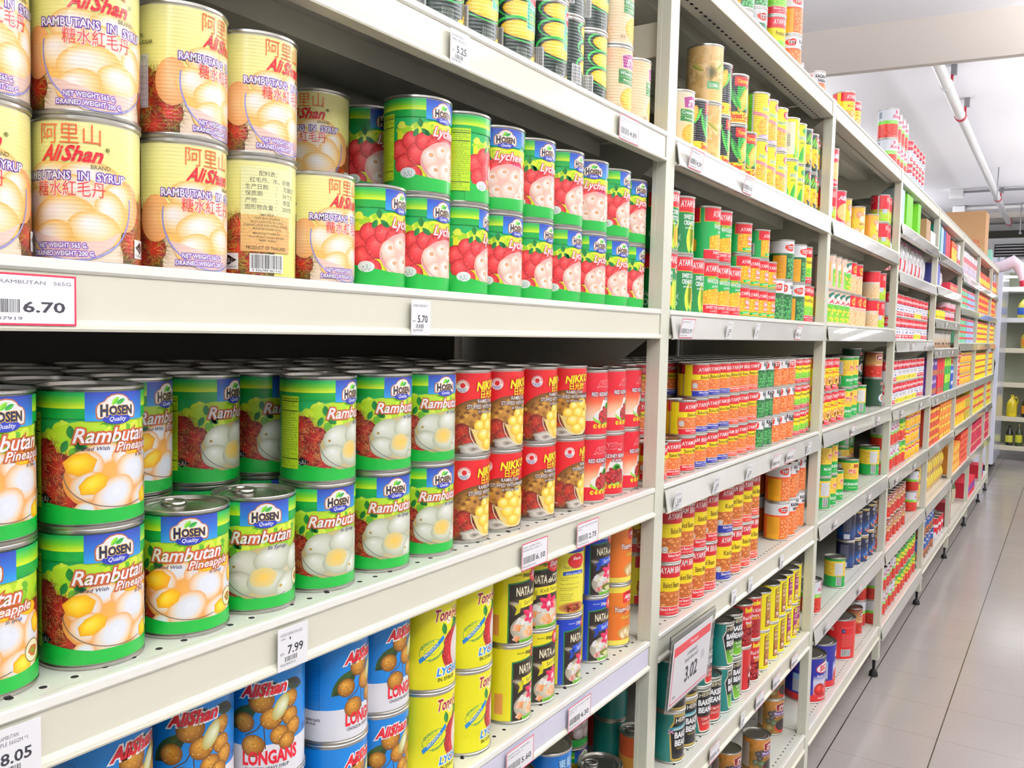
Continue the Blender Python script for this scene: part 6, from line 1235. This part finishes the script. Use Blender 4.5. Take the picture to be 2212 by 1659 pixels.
# cartons, sachets, bags
def carton_mesh(name, d, w, h, front, side='#D8D8D8', mat='matte', puff=0, topc=None):
    """d deep (x), w wide (y), h high; front artwork w x h in mm, drawn left to right"""
    k = ('c', name, d, w, h)
    if k in _mesh: return _mesh[k]
    mb = MB()
    if puff:
        nx, nz = 8, 8
        def P(i, j, s):
            u = i/nx; v = j/nz; t = puff*(sin(pi*u)*sin(pi*v))**.5*s; return (-d/2+s*d*.06+t*d*.44, u*w, v*h)
        for s in (1, -1):
            for i in range(nx):
                for j in range(nz):
                    c = front((i+.5)/nx, (j+.5)/nz)
                    q = [P(i, j, s), P(i+1, j, s), P(i+1, j+1, s), P(i, j+1, s)]
                    mb.poly(q if s > 0 else q[::-1], M[mat], H(c))
        for i in range(nx):
            for j in (0, nz): q = [P(i, j, 1), P(i+1, j, 1), P(i+1, j, -1), P(i, j, -1)]; mb.poly(q, M[mat], H(front((i+.5)/nx, j/nz*.99)))
        for j in range(nz):
            for i in (0, nx): q = [P(i, j, 1), P(i, j+1, 1), P(i, j+1, -1), P(i, j, -1)]; mb.poly(q, M[mat], H(front(i/nx*.99, (j+.5)/nz)))
        _mesh[k] = mb.mesh(name, smooth=60); return _mesh[k]
    mb.box((-d, 0, 0), (0, w, h), M[mat], H(side))
    for pts, cols, z in front.F:
        mb.poly([(.00015+z*.00003, max(0, min(w, w/2+p[0]/1000)), max(0, min(h, p[1]/1000))) for p in pts], M[mat], [tuple(c) for c in cols])
    _mesh[k] = mb.mesh(name); return _mesh[k]
def box_art(w, h, bg, band=None, txt=None, tc='#fff', blobs=(), bg2=None, seed=2, edge=None):
    a = Art(w, h, bg); a.rect(-w/2, 0, w/2, h, bg, bg2 or bg); a.up(); rr = random.Random(seed)
    if band: a.rect(-w/2, band[0]*h, w/2, band[1]*h, band[2]); a.up()
    for c in blobs:
        for i in range(3): a.ell(rr.uniform(-w*.3, w*.3), rr.uniform(.15, .55)*h, w*.12, h*.1, c, n=10, amp=.1); a.z += .2
    a.z = int(a.z)+1
    if txt: a.text(txt, 0, h*.68, h*.16, tc, w=w*.8, bold=.03)
    if edge: a.frame(-w/2, 0, w/2, h, h*.04, edge)
    return a
def goods(name, cat, ds, mesh, bay, si, y0, n, w, h, tiers=1, x=-.012, gap=.001, lean=0, extra=''):
    z = BAYL[bay][si]-.0028
    T = {1: [''], 2: ['lower ', 'upper '], 3: ['bottom ', 'middle ', 'top '], 4: ['lowest ', 'second-lowest ', 'second-highest ', 'highest '], 5: ['lowest ', 'second-lowest ', 'middle ', 'second-highest ', 'highest ']}[tiers]
    for i in range(n):
        for ti in range(tiers):
            o = bpy.data.objects.new(name, mesh); COL.objects.link(o); o.location = (x-((i*7+ti*3) % 4)*.0012, by(bay)+y0+i*(w+gap), z+ti*(h+.0002))
            if lean: o.rotation_euler = (radians(lean), 0, 0)
            tag(o, ('%s%s, %s from left, %s, %s' % (T[ti], ds, NTH[i], shelf_name(bay, si), BAY[bay])).strip(), cat, '%ss, %s, %s' % (ds, shelf_name(bay, si), BAY[bay]))
def cart(name, ds, bay, si, y0, n, d, w, h, art, side, tiers=1, **k):
    goods(name, 'carton', ds, carton_mesh(name+ds, d, w, h, art, side), bay, si, y0, n, w, h, tiers, **k)
# fourth bay
cart('pale_carton', 'pale blue-green carton', 4, 1, .03, 1, .1, .11, .145, box_art(110, 145, '#C8E0D8', bg2='#B8DCE8'), '#D8ECE8')
cart('green_carton', 'lime green carton', 4, 1, .2, 1, .1, .16, .145, box_art(160, 145, '#6CC81E'), '#7AD42A')
cart('green_carton', 'narrow lime green carton', 4, 1, .52, 1, .1, .08, .145, box_art(80, 145, '#6CC81E'), '#7AD42A')
pf = carton_mesh('foil_pouch', .04, .13, .145, lambda u, v: '#2FA04A' if v > .86 else '#DDE6DC' if (u < .3 or v > .5) else '#8AC49A', mat='film', puff=1)
goods('foil_pouch', 'pouch', 'silver-green foil pouch', pf, 4, 1, .375, 1, .135, .145, x=-.04); goods('foil_pouch', 'pouch', 'tall silver-green foil pouch', pf, 4, 1, .61, 1, .135, .145, x=-.04)
cart('brown_carton', 'leaning brown cardboard', 4, 1, .8, 1, .03, .14, .11, box_art(140, 110, '#A8845A'), '#B08A5C', lean=0); cart('white_carton', 'white carton', 4, 1, .96, 1, .1, .18, .07, box_art(180, 70, '#F2F0F0'), '#F4F2F2')
ws = carton_mesh('noodle_packet', .034, .10, .165, lambda u, v: '#C8283A' if v < .14 or (u < .13 and v < .5) else '#F8F6FA' if v < .88 else '#D87AA0', mat='film', puff=1)  # face colour whitened to carry the glare on the film
goods('noodle_packet', 'packet', 'glare-white and red plastic packet', ws, 4, 2, .03, 10, .11, .165, x=-.045, gap=.003)
# fifth bay
cart('teal_carton', 'teal upright carton', 5, 1, .05, 1, .1, .09, .15, box_art(90, 150, '#1E8A78'), '#2A9A88')
cart('pale_carton', 'pale blue upright carton', 5, 1, .16, 2, .1, .07, .145, box_art(70, 145, '#B8D4EC'), '#C8E0F4')
cart('blue_carton', 'blue upright carton', 5, 1, .31, 1, .1, .05, .14, box_art(50, 140, '#3A5AA8'), '#4A6AB8')
cart('red_carton', 'crimson upright carton', 5, 1, .38, 3, .1, .07, .14, box_art(70, 140, '#B82038'), '#C82A42')
cart('orange_carton', 'red-orange cube carton', 5, 1, .66, 2, .1, .15, .12, box_art(150, 120, '#F2C22A', (.7, 1, '#E85A2A'), 'TEPUNG', '#D8301E', ('#F08A2A',)), '#E8502A'); cart('white_carton', 'white and red slim carton', 5, 1, .98, 3, .09, .05, .13, box_art(50, 130, '#F4EEF0', (.1, .3, '#D83A3A')), '#F0ECEC')
ws5 = carton_mesh('short_noodle_packet', .034, .10, .12, lambda u, v: '#F4F2F8' if v > .2 else '#D86A90', mat='film', puff=1)
goods('noodle_packet', 'packet', 'white plastic packet', ws5, 5, 2, .22, 4, .105, .12, x=-.045, gap=.001); cart('blue_carton', 'violet-blue carton', 5, 2, .04, 1, .1, .15, .12, box_art(150, 120, '#4A50A8'), '#5A60B8')
cart('red_carton', 'low red carton', 5, 2, .68, 3, .1, .13, .055, box_art(130, 55, '#D8304A', (.3, .7, '#F08A5A')), '#D8304A')
cart('purple_carton', 'purple snack carton', 5, 5, .08, 2, .1, .11, .10, box_art(110, 100, '#5A2A8A', (.1, .4, '#B86A3A'), 'BISKUT'), '#6A3A9A', 2); cart('red_carton', 'bright red snack carton', 5, 5, .32, 3, .1, .10, .10, box_art(100, 100, '#D81E2A', (.1, .35, '#A8603A')), '#D8202A', 2)
cart('green_carton', 'green and lime snack carton', 5, 5, .64, 3, .1, .10, .10, box_art(100, 100, '#2A9A3A', (.5, 1, '#A8E02A')), '#2A9A3A', 2); cart('blue_carton', 'small royal blue carton', 5, 5, .97, 2, .08, .07, .07, box_art(70, 70, '#1E4AB8', (.4, .7, '#E8ECF8')), '#1E4AB8', 2)
cart('spice_carton', 'red spice carton', 5, 6, .06, 4, .1, .11, .05, box_art(110, 50, '#D84A1E', (.55, .9, '#F2C83A'), None, '#fff', ('#8A2A14',)), '#C8401E', 4); cart('spice_carton', 'amber spice carton', 5, 6, .53, 5, .1, .11, .052, box_art(110, 52, '#F0902A', (.1, .4, '#E8D83A'), None, '#fff', ('#C8401E', '#F8E06A')), '#E87A1E', 4)
sp = carton_mesh('stock_packet', .04, .075, .09, lambda u, v: '#F4D41C' if v > .55 else '#7A4A1E' if (u-.5)**2+(v-.3)**2 < .05 else '#F0B81C' if u < .8 else '#D83A1E', mat='film', puff=.8)
goods('stock_packet', 'packet', 'yellow stock packet', sp, 5, 7, .02, 15, .075, .09, 3, x=-.04)
# sixth bay
cart('white_carton', 'white and red upright carton', 6, 1, .03, 12, .1, .075, .165, box_art(75, 165, '#F4ECF2', (.55, .75, '#D84A5A'), None, '#fff', ('#E87A5A', '#6A6AC8')), '#F4EEF2', gap=.012)
for (si, tt) in ((2, 3), (3, 4)):
    cart('snack_carton', 'green snack carton', 6, si, .05, 4, .1, .12, .042, box_art(120, 42, '#7AC8A0', (.6, .95, '#D83A3A')), '#7AC8A0', tt); cart('snack_carton', 'pale blue snack carton', 6, si, .57, 4, .1, .12, .042, box_art(120, 42, '#A8C8F0', (.6, .95, '#D8404A')), '#A8C8F0', tt)
cart('curry_carton', 'yellow curry carton', 6, 5, .05, 6, .1, .115, .085, box_art(115, 85, '#F8D41C', (.8, 1, '#D83024'), 'MAGGI', '#C82A1E', ('#F09A1C',)), '#F08A1C', 2); cart('curry_carton', 'olive curry carton', 6, 5, .76, 3, .1, .115, .085, box_art(115, 85, '#C8B42A', (.8, 1, '#D83024'), None, '#fff', ('#6A8A2A',)), '#C8A02A', 2)
cart('orange_carton', 'orange stacked carton', 6, 6, .05, 5, .1, .1, .06, box_art(100, 60, '#F2982A', (.2, .8, '#F8C85A')), '#F09A3A', 3); cart('red_carton', 'red stacked carton', 6, 6, .57, 5, .1, .1, .045, box_art(100, 45, '#DA3A2A', (.3, .6, '#F08A4A')), '#D8402E', 5)
bg = carton_mesh('rice_bag', .07, .2, .17, lambda u, v: '#D8D0A8' if v < .8 else '#3A6A3A', mat='film', puff=.9); goods('rice_bag', 'bag', 'beige bag with green top', bg, 6, 7, .25, 4, .2, .17, x=-.06, gap=.01); cart('red_carton', 'tall dark red carton', 6, 7, .05, 2, .08, .07, .16, box_art(70, 160, '#A82A3A'), '#A82A3A')
# seventh and last bays
for bay in (7, 8):
    n = 9 if bay == 7 else 5
    cart('red_carton', 'red and yellow carton', bay, 1, .1, n, .1, .1, .11, box_art(100, 110, '#E8402A', (.2, .6, '#F8D83A')), '#E8502A', gap=.012)
    cart('red_carton', 'red and yellow stacked carton', bay, 2, .08, n, .1, .11, .05, box_art(110, 50, '#E83A2E', (.3, .7, '#F8C02A')), '#E0402E', 3)
    cart('yellow_carton', 'yellow carton with red edge', bay, 3, .06, n, .1, .115, .042, box_art(115, 42, '#F4E02A', (.6, 1, '#C8404A')), '#F0D82A', 4)
    cart('yellow_carton', 'yellow carton with thin red edge', bay, 4, .06, n, .1, .115, .052, box_art(115, 52, '#F6E41E', (.72, 1, '#C83A3A')), '#F0DC22', 4)
    cart('yellow_carton', 'yellow-red-green carton', bay, 5, .06, n, .1, .115, .066, box_art(115, 66, '#F2E02A', (.65, 1, '#D82A3A'), None, '#fff', ('#7AAA4A',)), '#E8D030', 3)
    cart('crimson_packet', 'crimson packet', bay, 6, .06, n, .1, .115, .11, box_art(115, 110, '#C81E4A', (.45, .6, '#E8B080')), '#C8204A', 2)
    cart('red_carton', 'red and purple carton', bay, 7, .1, max(2, n-4), .1, .115, .12, box_art(115, 120, '#D8202E', (.3, .7, '#7A3AA8')), '#D8203A', 1)

# ------------------------------------------------------------------ price tags and the promotion card
def card(name, label, w, h, y, z, art, x=.0035, tilt=0, cat='price tag', group='price tags on the shelf fronts', base='#F4F3F4', th=.0006):
    mb = MB(); mb.box((-th, -w/2, 0), (0, w/2, h), M['matte'], H(base))
    for pts, cols, zz in art.F: mb.poly([(.00008+zz*.00004, max(-w/2, min(w/2, p[0]/1000)), max(0, min(h, p[1]/1000))) for p in pts], M['matte'], [tuple(c) for c in cols])
    o = mb.build(name); o.location = (x, y, z); o.rotation_euler = (0, -radians(tilt), 0); tag(o, label, cat, group); return o
def tag_art(w, h, price, lines, red=False, seed=1):
    a = Art(w, h)
    if red: a.rect(-w/2, 0, w/2, h, '#C8284A'); a.up(); a.rect(-w/2+1.4, 1.4, w/2-1.4, h-1.4, '#F6F5F7'); a.up()
    th = h*.07
    for i, t in enumerate(lines): a.text(t, -w/2+3, h*(.80-i*.11), th, '#5A5866', al='l', w=min(w-7, (w-6)*len(t)/22), bold=0)
    if w > 45: a.barcode(-w/2+3, h*.22, w*.02, h*.52, seed=seed); a.text(price, w*.22, h*.26, h*.2, '#33323C', w=w*.36, bold=.02)
    elif red: a.barcode(-w/2+3, h*.2, w*.02, h*.48, seed=seed); a.text(price, w*.22, h*.24, h*.19, '#33323C', w=w*.34, bold=.02)
    else: a.text(price, w*.08, h*.36, h*.2, '#33323C', w=w*.52, bold=.02); a.text('RM', -w*.36, h*.36, h*.06, '#444', bold=0); a.barcode(-w*.3, h*.17, w*.18, h*.33, seed=seed)
    a.text('9556789%05d' % (seed*7919 % 99999), -w/2+3, h*.1, th*.9, '#555360', al='l', w=w*.5, bold=0)
    return a
def ptag(label, y0, y1, z0, z1, price, lines, red=False, seed=1, x=.0035, tilt=0):
    w, h = (y1-y0), (z1-z0); card('price_tag', label, w, h, (y0+y1)/2, z0, tag_art(w*1000, h*1000, price, lines, red, seed), x, tilt)
zf = {k: LEV[k]-.0515 for k in LEV}
ptag('wide red-bordered price tag reading 6.70 below the yellow rambutan cans', -1.205, -1.121, zf['A']+.003, zf['A']+.039, '6.70', ['ALISHAN RAMBUTAN   565G', ''], True, 1)
ptag('white price tag reading 5.70 below the green lychee cans', -.737, -.703, zf['A'], zf['A']+.039, '5.70', ['HOSEN LYCHEE 565G *1'], False, 2)
ptag('white price tag reading 5.25 below the dark green corn cans', -.675, -.638, zf['T'], zf['T']+.039, '5.25', ['DEL MONTE WHOLE', 'KERNEL CORN 420G *1'], False, 3)
ptag('red-bordered price tag reading 4.89 below the peach corn cans', -.235, -.165, zf['T']+.001, zf['T']+.04, '4.89', ['S&W WHOLE KERNEL CORN', '425G *1'], True, 4)
ptag('white price tag reading 8.05 at the near end of the rambutan shelf', -1.192, -1.150, zf['B'], zf['B']+.041, '8.05', ['HOSEN RAMBUTAN', 'PINEAPPLE 565GM *1'], False, 5)
ptag('white price tag reading 7.99 above the blue longan cans', -.926, -.888, zf['B'], zf['B']+.041, '7.99', ['HOSEN RAMBUTAN 565G', '       *1'], False, 6)
ptag('red-bordered price tag reading 6.10 below the red rambutan cans', -.494, -.425, zf['B'], zf['B']+.038, '6.10', ['NIKKO RAMBUTAN &', 'PINEAPPLE 565G *1'], True, 7)
ptag('red-bordered price tag reading 2.75 below the kidney bean cans', -.337, -.267, zf['B'], zf['B']+.038, '2.75', ['ALISHAN RED KIDNEY BEAN', '425G'], True, 8)
ptag('red-bordered price tag reading 4.30 below the blue nata can', -.349, -.276, zf['C'], zf['C']+.039, '4.30', ['SHAMU NDC IN HEAVY SYRUP', '425G *1'], True, 9)
ptag('red-bordered price tag reading 5.60 below the yellow nata cans', -.521, -.450, zf['C'], zf['C']+.039, '5.60', ['SHAMU NDC PINEAPPLE', 'CUBES 565G *1'], True, 10)
for (lab, y0, y1, lv, price, red, sd) in (
 ('red-bordered tag under the cream-style corn, second bay', .037, .103, 'T', '4.29', True, 11), ('red-bordered tag under the black sweet corn cans, second bay', .348, .409, 'T', '3.15', True, 12),
 ('red-bordered tag reading 2.97 beside the post, second bay', .021, .087, 'A', '2.97', True, 13), ('slim white tag under the whole-kernel corn, second bay', .274, .306, 'A', '3.05', False, 14), ('slim white tag under the small corn cans, second bay', .466, .494, 'A', '2.25', False, 15), ('pale bordered tag under the green peas, second bay', .809, .863, 'A', '2.10', True, 16),
 ('white tag reading 2.20 under the red-banded short cans, second bay', .02, .06, 'B', '2.20', False, 17), ('slim white tag reading 2.20 under the blue-banded cans, second bay', .229, .265, 'B', '2.20', False, 18), ('slim white tag under the orange-banded short cans, second bay', .446, .484, 'B', '2.20', False, 19), ('red-bordered tag under the short green peas, second bay', .645, .713, 'B', '1.98', True, 20), ('red-bordered tag under the short orange beans, second bay', .771, .842, 'B', '2.05', True, 21), ('slim white tag under the short yellow peas, second bay', .978, 1.014, 'B', '2.15', False, 22),
 ('slim white tag under the tall blue-banded bean can, second bay', .404, .437, 'C', '3.20', False, 23), ('slim white tag under the tall orange-banded cans, second bay', .526, .555, 'C', '3.20', False, 24), ('slim white tag under the white-topped orange cans, second bay', .789, .82, 'C', '2.80', False, 25),
 ('red-bordered tag under the red keystone cans, second bay', .297, .361, 'D', '4.10', True, 26), ('slim white tag under the lime keystone cans, second bay', .507, .536, 'D', '4.10', False, 27), ('red-bordered tag under the deep red bean cans, second bay', .624, .693, 'D', '2.60', True, 28), ('red-bordered tag under the first brown-panel cans, second bay', .77, .837, 'D', '3.30', True, 29), ('red-bordered tag under the purple-panel cans, second bay', .948, 1.014, 'D', '3.30', True, 30)):
    st = lv in 'TAB'; ptag(lab, y0, y1, zf[lv]+.001, zf[lv]+.037, price, ['AYAM BRAND 425G', '*1'], red, sd, x=.0108 if st else .0038, tilt=-10 if st else 0)
for bay in (3, 4, 5):
    for si, ys in ((3, (.35, .8)), (4, (.15, .7)), (5, (.1, .6))):
        for q, yy in enumerate(ys): ptag('pale price tag, %s, %s, %s' % (('left of the two', 'right of the two')[q], shelf_name(bay, si), BAY[bay]), by(bay)+yy, by(bay)+yy+.05, BAYL[bay][si]-.05, BAYL[bay][si]-.014, '2.%d5' % (bay+si-3), ['ITEM', ''], True, 31+bay*7+si*2+q, x=.0108, tilt=-10)
a = Art(204, 128); a.rect(-102, 0, 102, 128, '#E2E0E2'); a.up(); a.rect(-96, 98, 96, 116, '#D84A50'); a.rect(-96, 4, -93, 98, '#D84A6A'); a.rect(-96, 4, 96, 6.5, '#D84A6A'); a.up(); a.text('Promosi', 6, 103, 8, '#F4E8E8', w=40, bold=.01)
a.text('AYAM BRAND', 0, 82, 7, '#55545C', w=52); a.text('BAKED BEAN 425T', 0, 70, 7, '#55545C', w=70); a.text('3.02', 4, 30, 30, '#3A3940', w=66, bold=.03); a.ell(62, 60, 10, 10, '#C8C6CC'); a.text('$425', -78, 14, 5, '#333')
t = card('promotion_card', 'large promotion card reading 3.02 hanging in a clear holder, second bay', .204, .128, .108, .722, a, x=.020, tilt=-4, cat='sign', group='promotion cards', base='#E2E0E2')
m, N, L, B = newmat('clear_acrylic'); B.inputs['Transmission Weight'].default_value = .9; B.inputs['Roughness'].default_value = .08; B.inputs['Base Color'].default_value = (.9, .92, .92, 1); B.inputs['IOR'].default_value = 1.3; M['clear'] = m
b = MB(); b.box((-.0030, -.112, -.006), (-.0018, .125, .135), M['clear']); b.box((-.0060, -.112, .118), (-.0030, .125, .142), M['clear']); b.build('clear_holder', t)
# ------------------------------------------------------------------ end of the aisle
M['enamel'] = solid('white_enamel', '#D9DCEC', rough=.22, noise=.01, coat=.4); M['gasket'] = solid('grey_blue_gasket', '#8FA3B8', rough=.5); M['darkglass'] = solid('dark_green_glass', '#2C3A38', rough=.1)
t = empty('upright_cooler', (-.055, 8.9, 0)); tag(t, 'tall white upright cooler on castors past the end of the rack', 'fridge')
b = MB(); b.box((-.66, 0, .12), (-.03, 1.02, 2.3), M['enamel']); b.build('cabinet', t, bevel=.006)
b = MB(); b.box((-.03, .0, .14), (-.012, 1.02, 2.28), M['gasket']); b.build('gasket', t); b = MB(); b.box((-.012, .0, .13), (.03, 1.02, 2.3), M['enamel']); b.build('door', t, bevel=.006)
b = MB(); b.box((-.5, -.004, 1.86), (-.06, .0, 2.22), M['darkglass']); b.build('side_grille', t)
for (x, y) in ((-.6, .08), (-.05, .08), (-.05, .94)): b = MB(); b.lathe([(.0001, .118), (.02, .118), (.02, .07), (.036, .06), (.036, .005), (.0001, .0)], M['black'], 16, at=(x, y, 0)); b.build('castor', t, smooth=40)
b = MB(); b.tube([(-.05, -.03, 1.45), (-.03, -.05, 1.32), (-.0, -.06, 1.2), (-.01, -.05, 1.06), (-.06, -.03, .99), (-.14, -.012, .96)], .008, M['black'], 8); b.build('power_cord', t, smooth=60)
t = empty('end_display_rack', (0, 10.45, 0)); tag(t, 'pale rack of oil bottles facing the aisle at the far end', 'rack')
M['sage'] = solid('sage_back_panel', '#A3AA94', rough=.6); M['cream2'] = solid('ivory_shelf', '#EAE3C8', rough=.45)
b = MB(); b.box((-.35, .45, .1), (2.2, .47, 2.35), M['sage']); b.build('back_panel', t)
FAR = [2.077, 1.711, 1.349, .937, .529, .18]
for i, z in enumerate(FAR): b = MB(); b.box((-.33, .025, -.055), (2.18, .445, 0), M['cream2'] if z < 1.5 else M['white']); tag(b.build('display_shelf', bevel=.003, loc=(0, 10.45, z)), '%s ivory shelf of the far oil-bottle rack' % ('top', 'second', 'third', 'fourth', 'fifth', 'lowest')[i], 'shelf', 'shelves of the far rack')
for x in (-.35, .95, 2.2): b = MB(); b.box((x-.02, -.005, 0), (x+.02, .02, 2.4), M['white']); b.build('post', t)
b = MB(); b.box((-.35, -.04, 2.25), (2.2, .02, 2.40), M['white']); b.build('header_panel', t)
b = MB(); b.tube([(-.1, .08, 2.2), (1.9, .08, 2.2)], .014, M['tube'], 10); b.build('light_tube', t, smooth=60)
tube_and_fill_light('tube_and_fill_light', .9, 10.4, 2.15, 1.8, .06, 9)
for i, (x, fi, w, h, c, cap, lab, ds, nm) in enumerate((
 (.10, 1, .06, .24, '#C9BE4A', '#2A6A3A', '#2A5AB0', 'oil bottle with green cap and blue label', 'oil_bottle'), (.26, 1, .06, .24, '#C9BE4A', '#2A6A3A', '#2A5AB0', 'second oil bottle with green cap and blue label', 'oil_bottle'),
 (.16, 2, .065, .23, '#C8B83A', '#F0F0E8', '#E8952A', 'oil bottle with orange label', 'oil_bottle'), (.34, 2, .065, .23, '#C8B83A', '#F0F0E8', '#E8952A', 'second oil bottle with orange label', 'oil_bottle'),
 (.04, 4, .055, .26, '#F2DA1E', '#F2DA1E', '#E8D42A', 'bright yellow jug with a handle', 'yellow_jug'), (.20, 4, .06, .27, '#1A1A18', '#15150F', '#D8942A', 'black sauce jug with amber label', 'sauce_jug'), (.36, 4, .06, .27, '#1A1A18', '#15150F', '#D8942A', 'second black sauce jug with amber label', 'sauce_jug'),
 (.03, 5, .04, .24, '#20201A', '#15150F', '#D8D84A', 'dark olive oil bottle at the rack end', 'olive_oil_bottle'), (.13, 5, .036, .26, '#3A4A2A', '#C8A86A', '#D8D83A', 'slim olive oil bottle with yellow label', 'olive_oil_bottle'), (.23, 5, .036, .26, '#3A4A2A', '#C8A86A', '#D8D83A', 'second slim olive oil bottle with yellow label', 'olive_oil_bottle'), (.33, 5, .036, .26, '#3A4A2A', '#C8A86A', '#D8D83A', 'third slim olive oil bottle with yellow label', 'olive_oil_bottle'))):
    b = MB(); mc = solid('bottle_%d' % i, c, rough=.15, coat=.5); b.lathe([(.0001, 0), (w, .002), (w*1.02, h*.1), (w, h*.6), (w*.8, h*.72), (w*.35, h*.86), (w*.3, h*.93)], mc, 20)
    z = FAR[fi]; o = b.build(nm, smooth=50, loc=(x, 10.55, z+.0005)); tag(o, '%s, %s shelf of the far rack' % (ds, ('top', 'second', 'third', 'fourth', 'fifth', 'lowest')[fi]), 'bottle')
    b = MB(); b.lathe([(w*1.015, h*.16), (w*1.03, h*.17), (w*1.03, h*.5), (w*1.015, h*.51)], solid('bottle_label_%d' % i, lab, rough=.5), 20); b.build('label', o, smooth=40)
    b = MB(); b.lathe([(w*.34, h*.92), (w*.34, h), (.0001, h)], solid('bottle_cap_%d' % i, cap, rough=.4), 16); b.build('cap', o, smooth=40)
    if nm != 'olive_oil_bottle': b = MB(); b.tube([(w*.3, -w*.1, h*.88), (w*.9, -w*.1, h*.9), (w*1.15, -w*.1, h*.75), (w*.95, -w*.1, h*.58)], w*.14, mc, 8); b.build('handle', o, smooth=60)
# cardboard carton and pink bag on top of the rack
M['kraft'] = solid('brown_kraft_board', '#B48C62', rough=.8, noise=.05)
b = MB(); b.box((-.40, 0, 0), (0, .30, .36), M['kraft']); o = b.build('cardboard_carton', loc=(-.02, 6.5, 2.112), bevel=.003); tag(o, 'large brown cardboard carton with red print on top of the rack', 'carton')
a = Art(400, 360); a.text('SARDINES', 50, 100, 30, '#B8402E', w=220, bold=.01); a.text('IN TOMATO SAUCE', 90, 66, 17, '#B8402E', w=150); a.leaf(40, 160, 26, 14, 200, '#B8402E'); a.text('MADE IN', 140, 20, 12, '#6A4A3A', w=50)
mb = MB(); [mb.poly([(-.20+p[0]/1000, -.0004-zz*.00005, p[1]/1000) for p in pts], M['matte'], [tuple(c) for c in cols]) for pts, cols, zz in a.F]; mb.build('printed_lettering', o)
M['pink'] = solid('pink_plastic_film', '#F3DDEC', rough=.25, coat=.5, noise=.1, nscale=6, bump=.5); M['redfilm'] = solid('red_plastic_film', '#C02A4A', rough=.3, noise=.1)
t = empty('plastic_bag', (0, 8.02, 2.12)); tag(t, 'pale pink plastic bag hanging off the end of the rack roof', 'bag')
b = MB(); nn = 10
pts = [(-.16, 0, -.02), (-.06, -.01, .0), (.03, -.02, .02), (.11, -.03, .06), (.15, -.03, .02), (.17, -.03, -.06), (.19, -.03, -.12)]; b.tube(pts, [.03, .05, .055, .06, .05, .03, .028], M['pink'], 12); b.build('bag_body', t, smooth=70)
b = MB(); b.tube([(.19, -.03, -.12), (.205, -.03, -.17)], [.028, .034], M['redfilm'], 12); b.build('red_tip', t, smooth=70)
b = MB(); b.box((-.2, 0, 0), (0, .16, .15), M['matte'], H('#8AC4B0')); o = b.build('teal_carton', loc=(-.05, 7.6, 2.112), bevel=.002); tag(o, 'pale teal and yellow carton on the rack roof past the cardboard', 'carton')
